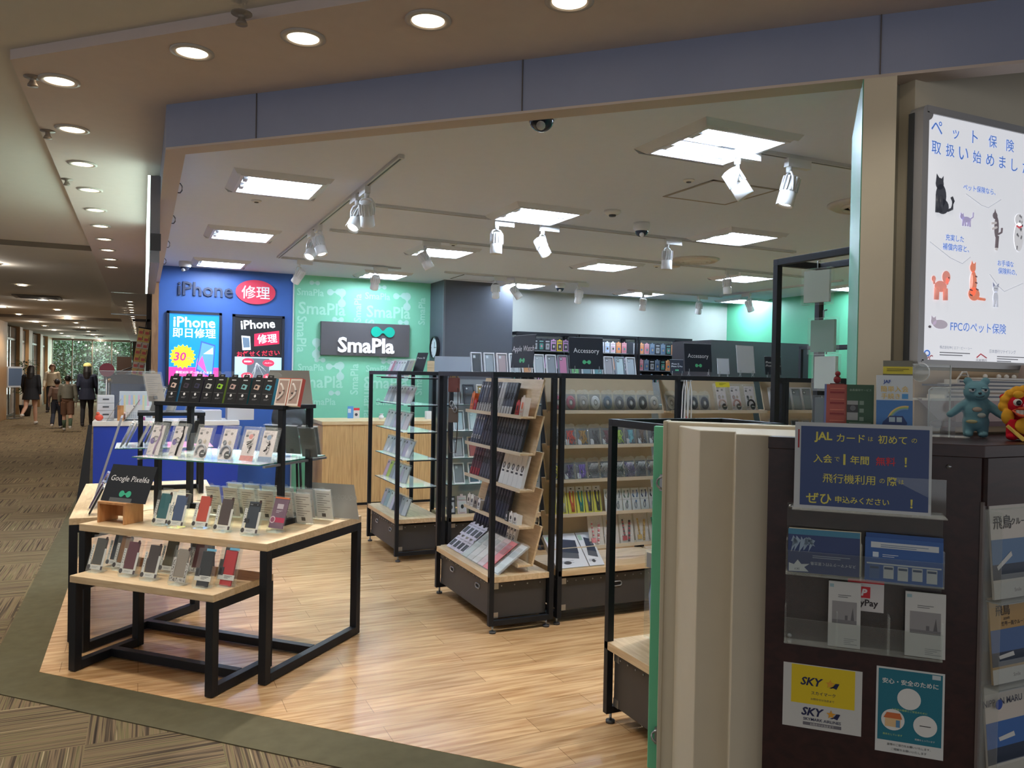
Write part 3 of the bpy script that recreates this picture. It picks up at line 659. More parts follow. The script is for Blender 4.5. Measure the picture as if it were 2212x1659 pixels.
L2 = (1.285, 1.067, 0.852, 0.637, 0.425)
rack('black rack bay of sloping tan shelves holding bagged cords, right of the watch band rack', U1A, 0.878, 0.46, 1.522, L2, 'board', yl=0.20)
rack('black rack bay of tan shelves below the white blank sign, middle of the front run', U1B, 0.878, 0.46, 1.522, L2, 'board', yl=0.20)
rack('rightmost black rack bay of the front run, holding white and black phone packs', U1C, 0.88, 0.46, 1.522, L2[:4], 'board', yl=0.20)
LG = (1.475, 1.254, 1.035, 0.811, 0.592)
rack('end rack of glass shelves filled with clear phone cases, near the wooden counter', U2, 0.888, 0.42, 1.522, LG, 'glass', deck=0.338, yl=0.22)
FOG = clear((190, 196, 196), 0.25, 0.2)
rack('glass shelved rack bay behind the hanging red-brown pouch', U2A, 0.878, 0.46, 1.522, LG[1:], 'glass', yl=0.22, back=FOG)
rack('black rack bay behind the accessory rack, second of the rear run', U2B, 0.878, 0.46, 1.522, (1.254,), 'glass', yl=0.22, back=FOG)
rack('black rack bay behind the accessory rack, last of the rear run', U2C, 0.88, 0.46, 1.522, (1.254,), 'glass', yl=0.22, back=FOG)
UF = ((1.84, 2.985, 0), RL)
rack('low black rack with one pale deck, half hidden by the mint partition edge', UF, 0.40, 0.62, 1.322, (), 'board', deck=0.36)
UT = ((2.74, 2.98, 0), RL)
rack('tall black rack frame rising above the partition, packs hanging from its top', UT, 0.85, 0.30, 2.08, (), 'board', deck=0.33)
rack('small black rack frame with hanging items in front of the mint wall', ((5.62, 5.75, 0), RL), 0.8, 0.3, 1.83, (1.2, 0.9), 'board', deck=0.33)
storage_box('black riveted storage box under the watch band rack', U1, 0.035, 0.915, 0.032, 0.385, 0.078, 0.285)
storage_box('black riveted storage box under the cord rack, left bay', U1A, 0.035, 0.845, 0.032, 0.40, 0.08, 0.275, 1)
storage_box('black riveted storage box under the middle bay of the front run', U1B, 0.035, 0.845, 0.032, 0.40, 0.08, 0.275, 1)
storage_box('black riveted storage box under the glass rack of clear phone cases', U2, 0.035, 0.853, 0.032, 0.385, 0.078, 0.285)
storage_box('black riveted storage box under the glass rack bay behind the hanging pouch', U2A, 0.035, 0.845, 0.032, 0.40, 0.08, 0.275, 1)
storage_box('black riveted storage box under the low rack beside the mint partition', UF, 0.035, 0.365, 0.032, 0.55, 0.08, 0.31, 0)
# counters
RIB = wood((214, 178, 122), (186, 148, 96), (26, 26, 1.2), 0.45, 'counter_veneer')
t = thing('service_counter', 'long wooden service counter in front of the green logo wall', 'counter', (1.83, 8.97, 0), (0, 0, 0))
m = MB(); m.bb(0.0, 1.62, 0.0, 0.72, 0.03, 0.915, RIB)
for k in range(1, 5): m.bb(k * .33, k * .33 + .004, -.002, .001, .04, .90, M((150, 116, 74), 0.6))
m.build('body', t)
m = MB(); m.bb(-.012, 1.625, -.015, .72, 0.915, 0.954, wood((226, 200, 156), (206, 174, 126), (2, 16, 16), 0.4)); m.build('worktop', t, 0.002)
m = MB(); m.bb(0.01, 1.6, 0.015, .7, 0.0, 0.03, BLACK); m.build('plinth', t)
t = thing('repair_counter', 'blue reception counter with white top along the corridor', 'counter', (-0.456, 9.22, 0), (0, 0, 0))
CB = M((30, 62, 168), 0.4, noise=0.05)
m = MB(); m.bb(0.01, 1.42, 0.015, 0.55, 0.0, 0.905, CB); m.bb(.62, .623, .012, .015, .02, .9, M((22, 46, 130), 0.5)); m.build('body', t)
m = MB(); m.bb(0, 1.43, 0, 0.56, 0.905, 0.954, M((226, 222, 214), 0.4)); m.build('worktop', t, 0.003)
m = MB(); m.prism([(-0.035, 0, .92), (0.0, 0, .92), (-0.03, 0, 0), (-0.15, 0, 0)][::-1], (0, 0.03, 0), M((26, 27, 30), 0.5)); m.build('leaning_board', None, 0, (-0.456, 9.18, 0), (0, 0, 0), label='black board leaning at the left end of the blue counter', category='board')
# ================================================================== merchandise
PROTO = {}
def place(fn, args, label, cat, loc, rot, group=None):
    key = (fn.__name__, args)
    if key not in PROTO:
        t = thing(fn.__name__, label, cat, loc, rot, group); fn(t, *args); PROTO[key] = t
        return t
    return dup(PROTO[key], label, loc, rot, group)
def at(unit, x, y, z):
    (lx, ly, lz), rz = unit; c, s = math.cos(rz), math.sin(rz)
    return (lx + c * x - s * y, ly + s * x + c * y, lz + z)
def short(s):
    for a, b in (('on the ', ''), ('in the ', ''), ('at the ', ''), ('among the ', ''), ('along the ', ''), (' of the watch band rack', ' of the band rack'), ('watch band rack', 'band rack'), (' of the cord rack', ' of cord rack'), ('of the clear case rack', 'of clear case rack'), ('of the bay below the blank white sign', 'under the blank sign'), ('below the blank white sign', 'under the blank sign'), ('of the rightmost front bay', 'of rightmost front bay')): s = s.replace(a, b)
    return s
def row(unit, fn, seq, x0, step, y, z, tilt, where, cat, group, spin=0.0, jit=0.0):
    for i, (args, adj) in enumerate(seq):
        place(fn, args, '%s, %s from left, %s' % (adj, ORD[i + 1], short(where)), cat, at(unit, x0 + step * i, y, z + .0005),
              (R(-tilt + rnd.uniform(-1, 1) * jit), 0, unit[1] + R(spin + rnd.uniform(-1, 1) * jit * 2)), group)
PACK = clear((248, 251, 251), 0.012, 0.05)
FILM = clear((249, 252, 252), 0.02, 0.12, 1.0, 0.7)
def dashes(m, x, z, w, n, col=(150, 150, 150), y=0.0, h=.0018, gap=.005):
    for k in range(n): m.bb(x, x + w * (1 - .25 * (k % 3)), y - .0004, y, z - k * gap - h, z - k * gap, M(col, .7))

def phone_case_pack(t, col, style):
    cm = M(col, 0.55, noise=0.1)
    m = MB(); m.bb(-.051, .051, 0, .022, 0, .181, PACK); m.bb(-.034, .034, .009, .012, .181, .197, PACK); m.build('package', t)
    m = MB(); y = .0035
    if style == 'pattern':
        pm = M((196, 190, 186), .7)
        for x0, x1, z0, z1 in ((-.049, -.03, .012, .125), (.033, .049, .012, .105), (-.03, .033, .012, .034)):
            m.bb(x0, x1, y, y + .001, z0, z1, pm)
            for k in range(int((x1 - x0) * (z1 - z0) * 22000)): m.disc((rnd.uniform(x0 + .004, x1 - .004), y - .0003, rnd.uniform(z0 + .004, z1 - .004)), .003, .004, M((120, 112, 108) if k % 2 else (232, 228, 224), .7), n=6)
    elif style == 'logo':
        m.bb(-.047, .047, y, y + .001, .03, .055, PAPER); m.bb(-.047, -.02, y - .0005, y + .001, .05, .088, M((70, 70, 74), .6)); m.bb(-.043, -.03, y - .001, y, .055, .082, M((30, 30, 34), .5)); dashes(m, -.01, .05, .045, 3, (60, 60, 64), y)
        m.bb(-.01, .046, y - .0005, y, .170, .181, M((120, 190, 226), .5))
    else:
        m.bb(-.049, -.034, y, y + .001, .012, .132, PAPER); m.bb(.036, .049, y, y + .001, .012, .118, PAPER); m.bb(-.034, .036, y, y + .001, .012, .034, PAPER)
        m.disc((-.04, y - .0006, .022), .011, .012, M((60, 56, 58), .5), n=14); m.bb(.037, .049, y - .0006, y, .012, .03, M((70, 56, 60), .5))
        dashes(m, -.02, .026, .04, 2, (150, 150, 152), y)
        for k in range(6): m.bb(-.044, -.040, y - .0004, y, .12 - k * .012, .126 - k * .012, M((120, 120, 122), .7))
    m.build('insert_card', t)
    m = MB(); m.bb(-.032, .034, .006, .016, .036 if style != 'logo' else .004, .168, cm)
    if style == 'cam':
        m.bb(-.03, .032, .004, .006, .145, .16, M((20, 24, 30), .3))
        for x in (-.02, -.012, .02): m.disc((x, .0035, .1525), .003, .003, M((170, 175, 180), .3), n=10)
        m.bb(-.04, -.014, .003, .006, .06, .082, M((22, 26, 34), .5))
    m.build('phone_case', t, 0.002)
    if style in ('strip', 'cam', 'pattern'):
        m = MB(); m.disc((.037, -.0006, .168), .008, .009, M((72, 56, 54), .5), n=14); m.build('sticker', t)
def acrylic_easel(t, w):
    m = MB(); m.bb(-w / 2, w / 2, -.012, .055, 0, .003, PACK); m.bb(-w / 2, w / 2, -.014, -.012, 0, .016, PACK); m.build('base', t)
    m = MB(); m.prism([(-w / 2, .024, .003), (w / 2, .024, .003), (w / 2, .055, .09), (-w / 2, .055, .09)], (0, .002, 0), PACK); m.build('back_rest', t)
def band_carton(t, side, art):
    """black hanging carton with coloured side"""
    m = MB(); m.bb(-.037, .037, 0, .03, 0, .15, M((30, 32, 36), .4)); m.bb(.0365, .0375, .001, .03, .001, .149, M(side, .5)); m.build('carton', t)
    m = MB(); m.prism([(-.02, .002, .15), (-.017, .002, .166), (.017, .002, .166), (.02, .002, .15)], (0, .002, 0), M((26, 28, 32), .4)); m.bb(-.008, .008, .0015, .002, .155, .16, M((150, 150, 152), .5)); m.build('hang_tab', t)
    m = MB(); m.box((0, -.0006, .095), (.032, .001, .022), M(art, .5), None); m.prism([(-.02, -.0008, .085), (.012, -.0008, .079), (.021, -.0008, .105), (-.01, -.0008, .112)], (0, -.0004, 0), M(art, .45))
    m.disc((-.003, -.0016, .096), .009, .008, M((40, 40, 46), .4), n=14); m.text('fitness', (0, -.001, .134), .006, M((210, 210, 212), .5)) if False else m.bb(-.014, .014, -.001, 0, .131, .136, M((215, 215, 218), .5))
    m.bb(-.03, .03, -.0008, 0, .058, .0588, M((170, 170, 172), .5))
    m.disc((0, -.001, .046), .007, .008, M((228, 228, 230), .5), n=14); dashes(m, -.016, .03, .032, 2, (140, 140, 144)); m.build('print', t)
def window_carton(t, col):
    m = MB(); m.bb(-.036, .036, 0, .028, 0, .148, M((228, 216, 206), .5)); m.bb(.0355, .0365, 0, .028, 0, .148, M(col, .5)); m.bb(-.036, .036, .001, .028, .148, .152, M(col, .5)); m.build('carton', t)
    m = MB(); m.bb(-.028, .028, -.0008, 0, .012, .138, M((176, 150, 140), .5)); m.tube([(-.02 + .03 * math.sin(a), -.003, .03 + .03 * a) for a in [k * .3 for k in range(11)]], .006, M((232, 220, 212), .5)); m.disc((-.012, -.0015, .068), .006, .006, INK, n=10); m.build('strap_print', t)
def charm_pouch(t, kind, acc):
    """clear pouch with white header card, ring charm and strap"""
    m = MB(); m.bb(-.056, .056, 0, .016, 0, .195, FILM); m.build('pouch', t)
    m = MB(); y = .004; card = M((226, 214, 214) if kind != 'grey' else (205, 210, 218), .6)
    m.bb(-.042, .042, y, y + .001, .008, .178, card); m.disc((.012, y - .0006, .150), .009, .008, M((150, 140, 140), .6), n=12); dashes(m, -.034, .166, .03, 3, (120, 116, 118), y)
    m.bb(-.034, -.018, y - .0006, y, .138, .15, M((90, 86, 88), .6)); dashes(m, -.036, .03, .022, 3, (120, 116, 118), y); m.build('card', t)
    m = MB(); am = M(acc, .45)
    if kind == 'strap':
        m.disc((-.022, y - .001, .088), .016, .018, M((116, 96, 166), .5)); m.tube([(.02, y - .004, .178), (.026, y - .004, .12), (.012, y - .004, .06), (.01, y - .004, .012)], .005, am); m.tube([(.018 * math.cos(a), y - .004, .1 + .014 * math.sin(a)) for a in [k * PI / 5 for k in range(10)]], .002, STEEL, 5, None, True)
    elif kind == 'loop':
        m.tube([(.03 * math.cos(a) + .002, y - .004, .045 + .034 * math.sin(a)) for a in [k * PI / 10 for k in range(-1, 12)]], .006, am); m.disc((.016, y - .002, .032), .022, .022, M((40, 38, 42), .5)); m.bb(.006, .03, y - .003, y - .002, .03, .036, PAPER)
        m.tube([(-.02 + .01 * math.cos(a), y - .003, .1 + .012 * math.sin(a)) for a in [k * PI / 4 for k in range(8)]], .002, STEEL, 5, None, True); m.disc((.012, y - .002, .1), .01, .011, M((186, 170, 150), .4), n=14); m.disc((-.018, y - .002, .095), .012, .016, am, n=6)
    else:
        for k in range(5): m.tube([(rnd.uniform(-.02, .02), y - .003, .05 + .015 * k), (rnd.uniform(-.02, .02), y - .004, .06 + .015 * k), (rnd.uniform(-.02, .02), y - .003, .075 + .015 * k)], .0035, M((70, 66, 68) if k % 2 else (210, 206, 206), .5))
        m.disc((0, y - .001, .14), .014, .014, am, n=14); m.bb(-.042, .042, y - .0008, y, .008, .036, am)
    m.build('charm', t)
def clear_case(t, col, edge):
    """clear slim pack with a tinted case inside"""
    m = MB(); m.bb(-.040, .040, 0, .016, 0, .165, PACK); m.build('package', t)
    m = MB(); m.bb(-.032, .032, .004, .011, .008, .150, M(col, .35)); m.bb(-.034, -.032, .003, .012, .006, .152, M(edge, .3)); m.bb(.032, .034, .003, .012, .006, .152, M(edge, .3)); m.bb(-.034, .034, .003, .012, .150, .152, M(edge, .3)); m.disc((-.016, .0034, .132), .009, .010, M((60, 62, 68), .3), n=12); m.build('phone_case', t)
def band_box(t, body, foot, ring):
    m = MB(); m.bb(-.0185, .0185, 0, .018, 0, .205, M(body, .35)); m.build('box', t)
    m = MB(); m.bb(-.012, .012, -.0008, 0, .10, .195, M(tuple(min(255, c + 26) for c in body), .3)); m.bb(-.016, .016, -.0008, 0, .004, .05 if foot != body else .02, M(foot, .5))
    for z in ((.125, .11) if ring == 'mid' else (.045,)):
        m.tube([(.010 * math.cos(a), -.0015, z + .014 * math.sin(a)) for a in [k * PI / 6 for k in range(12)]], .0022, M((214, 214, 216) if ring == 'white' else (74, 76, 82), .4), 5, None, True)
    m.bb(-.009, .009, -.0014, -.0006, .165, .18, M((190, 190, 190) if ring == 'white' else (70, 72, 78), .5)); m.build('print', t)
def small_carton(t, w, h, col, art):
    m = MB(); m.bb(-w / 2, w / 2, 0, .035, 0, h, M(col, .5)); m.bb(-w * .2, w * .2, .001, .002, h, h + .012, M(col, .5)); m.build('carton', t)
    m = MB(); m.disc((0, -.0008, h * .55), w * .22, h * .2, M(art, .4), n=14); dashes(m, -w * .35, h * .25, w * .7, 2, art); m.build('print', t)
def cord_pouch(t, col, kind):
    """clear bag with a coiled cord in front of a grey card"""
    m = MB(); m.bb(-.042, .042, 0, .014, 0, .095, FILM); m.prism([(-.042, .006, .095), (-.036, .003, .108), (-.02, .004, .113), (.0, .008, .110), (.015, .007, .117), (.034, .004, .110), (.042, .006, .095)], (0, .001, 0), FILM); m.build('bag', t)
    cm = M(col, .6)
    m = MB(); m.bb(-.036, .036, .010, .0112, .006, .09, M((150, 146, 140) if kind == 'ring' else (98, 98, 100), .7)); m.build('card', t)
    m = MB()
    if kind == 'ring':
        for k in range(4):
            r = .033 - .0045 * k; m.tube([(r * .82 * math.cos(a), .005 - .001 * (k % 2), .046 + r * math.sin(a)) for a in [q * PI / 8 for q in range(16)]], .0035, cm, 5, None, True)
        m.disc((0, .002, .045), .008, .01, M((214, 212, 208), .4), n=10)
    elif kind == 'knot':
        for k in range(9):
            a = rnd.uniform(0, PI); x = rnd.uniform(-.012, .018); m.tube([(x - .012 * math.cos(a), .004, .012), (x + rnd.uniform(-.02, .02), .003, .035), (x + rnd.uniform(-.016, .016), .004, .055), (x + .012 * math.cos(a), .004, .078)], .003, cm, 5)
        m.bb(-.034, -.012, .002, .003, .006, .034, M((214, 212, 210), .5))
    else:
        for k in range(6):
            x = -.026 + .009 * k; m.tube([(x, .004, .01), (x + .02, .003, .04), (x - .006, .004, .08)], .0022, cm, 5); m.tube([(x + .012, .003, .008), (x - .012, .004, .045), (x + .014, .003, .082)], .0022, M((222, 220, 216), .4), 5)
    m.build('cord', t); t.scale = (1.06, 1, 1.24)
def strap_card(t, bg, a, b):
    m = MB(); m.bb(-.027, .027, .006, .0072, 0, .150, M(bg, .6)); m.bb(-.027, .027, .0052, .006, .118, .150, PAPER); m.bb(-.006, .006, .004, .0062, .136, .142, INK); m.build('card', t)
    m = MB(); m.tube([(-.012, .002, .125), (-.01, .001, .08), (-.004, .001, .05), (-.002, .002, .012)], .0055, M(a, .5)); m.tube([(.014, .002, .125), (.013, .001, .07), (.01, .002, .01)], .0055, M(b, .5)); m.ell((-.002, .001, .052), (.009, .006, .012), M(a, .5), 10); m.build('strap', t)
    m = MB(); m.bb(-.029, .029, -.006, .008, -.0004, .153, PACK); m.build('pouch', t); t.scale = (1, 1, 1.14)
def twin_card(t, a):
    m = MB(); m.bb(-.031, .031, .004, .0052, 0, .145, PAPER); m.bb(-.031, .031, .003, .004, .072, .074, M((170, 170, 170), .6)); m.build('card', t)
    m = MB(); m.tube([(-.014, .001, .13), (-.02, .0, .10), (-.012, .001, .085)], .004, M(a, .5)); m.tube([(.012, .001, .132), (.016, 0, .11), (.01, .001, .084)], .004, M(a, .5)); m.tube([(-.004 + .008 * math.cos(q), .001, .035 + .02 * math.sin(q)) for q in [k * PI / 5 for k in range(10)]], .0032, STEEL, 5, None, True); m.bb(-.003, .006, -.001, .003, .05, .066, M(a, .5)); m.build('strap', t)
    m = MB(); m.bb(-.033, .033, -.006, .006, -.0004, .148, PACK); m.build('pouch', t)
def shoulder_strap_pouch(t, a, b):
    m = MB(); m.bb(-.052, .052, .006, .0072, 0, .19, M((214, 204, 196), .6)); m.build('card', t)
    m = MB()
    for k in range(9):
        c = a if k % 2 else b; m.cyl((.008 + .002 * k, .001, .012 + .017 * k * .9), (.010 + .002 * k, .001, .026 + .017 * k * .9), .0075, M(c, .55), n=8); m.cyl((-.02 - .001 * k, .001, .05 + .012 * k), (-.021 - .001 * k, .001, .061 + .012 * k), .0055, M(c, .55), n=8)
    m.build('strap', t)
    m = MB(); m.box((-.022, 0, .036), (.034, .004, .03), M(a, .5)); m.build('tab', t)
    m = MB(); m.bb(-.056, .056, -.008, .008, -.0004, .205, FILM); m.build('pouch', t)
def boxed_case(t, frame, col, cam_):
    """white or clear framed retail box showing a phone case"""
    m = MB(); fm = M(frame, .4)
    for x0, x1, z0, z1 in ((-.048, -.041, 0, .175), (.041, .048, 0, .175), (-.041, .041, 0, .008), (-.041, .041, .165, .175)): m.bb(x0, x1, 0, .022, z0, z1, fm)
    m.bb(-.041, .041, .018, .022, .008, .165, M((150, 152, 154), .5)); m.build('box', t)
    m = MB(); m.bb(-.034, .034, .006, .014, .012, .156, M(col, .4)); m.build('phone_case', t, .002)
    m = MB(); m.bb(-.03, -.006, .0045, .006, .125, .15, M(cam_, .3)); m.disc((-.018, .004, .138), .008, .008, M((225, 225, 225), .3), n=12); m.build('camera_ring', t)
    m = MB(); m.bb(-.041, .041, .0005, .0012, .008, .165, PACK); m.build('window', t)
def hang_pack(t, top, art):
    m = MB(); m.bb(-.04, .04, .004, .008, 0, .15, M(top, .5)); m.bb(-.012, .012, .004, .008, .15, .165, M(top, .5)); m.build('card', t)
    m = MB(); m.bb(-.028, .028, -.004, .004, .015, .1, M(art, .45)); m.bb(-.03, .03, -.001, .004, .118, .136, M(tuple(int(c * .7 + 60) for c in art), .5)); m.disc((0, -.005, .06), .014, .018, M(tuple(255 - c for c in art), .5), n=12); m.build('product', t)
def tall_black_pack(t):
    m = MB(); m.bb(-.045, .045, 0, .03, 0, .25, M((28, 29, 32), .35)); m.build('carton', t)
    m = MB(); m.bb(-.006, .006, -.0008, 0, .1, .112, PAPER); m.bb(-.018, .018, -.0006, 0, .07, .076, M((120, 120, 122), .5)); m.build('print', t)
def back_pack(t, col):
    """pack seen from behind: grey back card with text lines under clear plastic"""
    m = MB(); m.bb(-.05, .05, .012, .014, .004, .168, M(col, .6)); dashes(m, -.04, .15, .08, 9, (96, 90, 88), .012, .0025, .013); m.bb(-.018, .006, .0112, .012, .015, .035, M((70, 66, 66), .6)); m.build('back_card', t)
    m = MB(); m.bb(-.053, .053, 0, .02, 0, .175, PACK); m.prism([(-.02, .008, .175), (-.014, .008, .19), (.014, .008, .19), (.02, .008, .175)], (0, .001, 0), PACK); m.build('package', t)

# ---- low table and tall table: phone cases on clear easels
def on_table(t, d, z, col, style, lab, easel_lab, tilt=18, spin=0):
    place(phone_case_pack, (col, style), lab, 'phone case', ab(t, d, z + .0045), (R(-tilt), 0, RAB + R(spin)), 'packaged phone cases on the front tables')
    place(acrylic_easel, (0.07,), easel_lab, 'display easel', ab(t, d + .002, z + .0005), (0, 0, RAB + R(spin)), 'clear easels on the front tables')
LOWT, TALL = 0.475, 0.68
G, Y_ = 'low table', 'tall table'
for t_, d_, c_, s_, nm in ((-3.345, 3.045, (74, 72, 66), 'strip', 'dark grey-green'), (-3.345, 3.16, (40, 52, 66), 'strip', 'navy'), (-3.262, 3.125, (142, 98, 60), 'strip', 'caramel brown'),
                           (-3.135, 3.045, (104, 44, 58), 'strip', 'maroon'), (-2.985, 3.03, (66, 52, 50), 'strip', 'dark chocolate brown'), (-3.01, 3.175, (98, 92, 68), 'strip', 'olive green'),
                           (-2.80, 3.02, (158, 146, 134), 'pattern', 'taupe, patterned card'), (-2.85, 3.20, (116, 62, 76), 'pattern', 'dull wine red'), (-2.66, 3.025, (34, 38, 44), 'logo', 'black, blue tag'),
                           (-2.575, 3.085, (204, 52, 60), 'logo', 'bright red, blue tag'), (-2.68, 3.215, (44, 56, 74), 'logo', 'slate blue, blue tag')):
    back = d_ > 3.1
    on_table(t_, d_, LOWT, c_, s_, '%s phone case in a clear pack, %s row on the low table' % (nm, 'back' if back else 'front'), 'clear easel on the low table holding the %s case' % nm)
for t_, d_, c_, s_, nm in ((-3.178, 3.30, (30, 104, 112), 'strip', 'teal'), (-3.062, 3.285, (66, 88, 128), 'strip', 'denim blue'), (-2.935, 3.32, (204, 72, 52), 'strip', 'vermilion red'), (-2.775, 3.295, (78, 62, 62), 'strip', 'dark brown'), (-2.598, 3.285, (44, 58, 74), 'cam', 'dark blue camera cutout')):
    on_table(t_, d_, TALL, c_, s_, '%s phone case in a clear pack, front row on the tall table' % nm, 'clear easel on the tall table holding the %s case' % nm)
def glass_film_pack(t):
    m = MB(); m.bb(-.046, .046, .006, .012, .02, .172, M((128, 96, 118), .35)); m.bb(-.046, .046, .0052, .006, .05, .075, M((196, 36, 84), .5)); m.disc((-.03, .0045, .062), .018, .018, M((228, 200, 214), .5)); m.disc((-.03, .004, .062), .013, .013, M((150, 80, 110), .5))
    m.bb(-.02, .02, .0052, .006, .12, .145, M((214, 196, 208), .5)); dashes(m, -.02, .112, .04, 3, (230, 214, 224), .0056); m.bb(-.046, .046, .004, .0125, .172, .18, M((236, 120, 60), .5)); m.build('card', t)
    m = MB(); m.bb(-.05, .05, 0, .016, 0, .185, PACK); m.build('package', t)
place(glass_film_pack, (), 'purple screen film pack with pink band and orange tab on the tall table', 'screen film pack', ab(-2.535, 3.405, TALL + .0045), (R(-20), 0, RAB + R(-6)))
place(acrylic_easel, (0.07,), 'clear easel on the tall table holding the purple film pack', 'display easel', ab(-2.535, 3.407, TALL + .0005), (0, 0, RAB), 'clear easels on the front tables')
# tilted sign on a wooden bridge stand
t = thing('wooden_stand', 'small wooden bridge stand carrying the dark model name sign', 'sign stand', ab(-3.533, 3.24, TALL), (0, 0, RAB))
LW = wood((206, 152, 98), (180, 122, 72), (10, 10, 2), .5, 'alder')
for x in (0, .176): m = MB(); m.bb(x, x + .014, 0, .125, 0.0005, .10, LW); m.build('side_panel', t, .001)
m = MB(); m.bb(0, .19, 0, .125, .10, .112, LW); m.build('top_panel', t, .001)
m = MB(); m.bb(.014, .176, .113, .122, .02, .10, LW); m.build('back_panel', t)
t = thing('model_sign', 'dark tilted sign lettered Google Pixel6a with a green logo, left on the tall table', 'sign', ab(-3.385, 3.262, TALL + .113), (R(-24), 0, RAB))
m = MB(); m.bb(-.153, .153, 0, .003, 0.002, .205, SIGNBLACK); m.build('panel', t)
m = MB(); m.text('Google Pixel6a', (0, -.001, .125), None, M((232, 232, 234), .5), wid=.262, shear=.12); m.build('lettering', t)
m = MB(); m.logo((0, -.001, .046), .082, M((64, 176, 140), .5)); m.build('logo', t)
m = MB(); m.bb(-.09, .06, -.006, -.004, 0, .022, PACK); m.bb(-.09, .06, -.006, .01, -.002, 0, PACK); m.build('clip', t)
# row of black cartons on the riser top
sides = [(46, 120, 160), (66, 40, 60), (60, 52, 80), (60, 64, 70), (122, 150, 44), (112, 84, 104), (40, 130, 140), (44, 90, 84), (40, 130, 160)]
arts = [(214, 188, 176), (70, 62, 76), (58, 58, 84), (190, 190, 186), (150, 206, 60), (196, 166, 160), (130, 190, 196), (206, 176, 160), (86, 178, 206)]
nms = ['blush', 'dark plum', 'dark indigo', 'silver', 'lime green', 'rose', 'pale aqua', 'peach', 'sky blue']
xs = [-3.372, -3.283, -3.207, -3.127, -3.05, -2.963, -2.886, -2.803, -2.727]
for i, (x, s_, a_, n_) in enumerate(zip(xs, sides, arts, nms)):
    place(band_carton, (s_, a_), 'black carton picturing a %s watch strap, %s from the left on the riser top' % (n_, ORD[i + 1]), 'boxed accessory', ab(x, 3.575, 1.3205), (R(-17), 0, RAB), 'black cartons on the riser')
for i, (x, c_) in enumerate(((-2.655, (222, 92, 46)), (-2.578, (196, 74, 60)))):
    place(window_carton, (c_,), 'orange-edged window carton, %s of the pair at the right end of the riser' % ('left' if i == 0 else 'right'), 'boxed accessory', ab(x + .02, 3.575, 1.3205), (R(-17), 0, RAB), 'orange edged cartons on the riser')
place(back_pack, ((120, 108, 96),), 'clear pack turned sideways at the left end of the riser top', 'boxed accessory', ab(-3.44, 3.56, 1.3205), (R(-20), 0, RAB + R(75)))
def sign_back(t, txt):
    m = MB(); m.prism([(-.19, 0, 0), (.16, 0, 0), (.105, 0, .19), (-.16, 0, .19)], (0, .003, 0), M((150, 148, 142), .35)); m.build('panel', t)
    m = MB(); m.text(txt, (.03, -.001, .115), .03, M((160, 158, 152), .5), flip=True); m.build('lettering', t)
place(sign_back, ('Google',), 'grey sign panel seen from behind on the riser top, mirrored lettering', 'sign', ab(-2.74, 3.80, 1.322), (R(-12), 0, RAB))
place(sign_back, ('AQUOS sense',), 'grey sign panel seen from behind at the right end of the tall table', 'sign', ab(-2.50, 3.90, .6815), (R(-12), 0, RAB + R(4)))
for i in range(7):
    m = MB(); m.bb(-.055, .055, 0, .002, 0, .16, CLEAR); m.prism([(-.055, 0, .16), (-.03, 0, .177), (.03, 0, .177), (.055, 0, .16)], (0, .002, 0), CLEAR); m.bb(-.055, .055, -.03, 0, 0, .002, CLEAR)
    m.build('acrylic_divider', None, 0, ab(-3.33 + .098 * i, 3.64, 1.3205), (R(-8), 0, RAB), label='clear acrylic divider behind the black cartons, %s from the left' % ORD[i + 1], category='display holder', group='clear dividers on the riser')
# glass shelf: charm pouches
gl = [('strap', (190, 170, 200), 'lilac strap'), ('strap', (44, 42, 46), 'black strap'), ('loop', (176, 178, 184), 'grey loop, gold charm'), ('loop', (150, 156, 170), 'grey loop, blue charm'), ('knot', (226, 150, 146), 'pink cord'), ('knot', (140, 160, 190), 'grey cord, blue drop')]
for i, ((k_, c_, nm), t_) in enumerate(zip(gl, (-3.40, -3.245, -3.075, -2.91, -2.77, -2.655))):
    place(charm_pouch, (k_, c_), 'clear pouch with %s, %s from the left on the glass shelf' % (nm, ORD[i + 1]), 'strap charm', ab(t_, 3.47, 1.0205), (R(-20), 0, RAB), 'charm pouches on the glass shelf')
for i, t_ in enumerate((-3.36, -3.19, -3.02, -2.86, -2.72)):
    m = MB(); m.bb(-.062, .062, 0, .003, 0, .135, CLEAR); m.bb(-.062, .062, -.045, 0, 0, .003, CLEAR); m.bb(-.062, .062, -.047, -.045, 0, .02, CLEAR); m.build('acrylic_holder', None, 0, ab(t_, 3.56, 1.0205), (R(-22), 0, RAB), label='clear acrylic holder behind the charm pouches, %s from the left' % ORD[i + 1], category='display holder', group='clear holders on the glass shelf')
for i, (t_, d_, c_) in enumerate(((-2.60, 3.80, (88, 88, 84)), (-2.66, 3.92, (74, 76, 78)), (-2.78, 3.90, (96, 94, 92)), (-2.90, 3.90, (70, 72, 76)))):
    place(back_pack, (c_,), 'grey pack seen from behind on the glass shelf, %s from the right' % ORD[i + 1], 'boxed accessory', ab(t_, d_, 1.0205), (R(14), 0, RAB), 'packs at the back of the glass shelf')
# packs at the back of the tall table, seen from behind
for i in range(12):
    r_, q = divmod(i, 6)
    place(back_pack, (((226, 218, 214), (214, 204, 200), (232, 228, 224))[i % 3],), 'pale pack seen from behind, %s from left in the %s row on the tall table' % (ORD[q + 1], ('nearer', 'farther')[r_]), 'boxed accessory', ab(-3.12 + .118 * q + .03 * r_, 3.66 + .15 * r_, .6815), (R(12), 0, RAB + R(rnd.uniform(-4, 4))), 'packs at the back of the tall table')
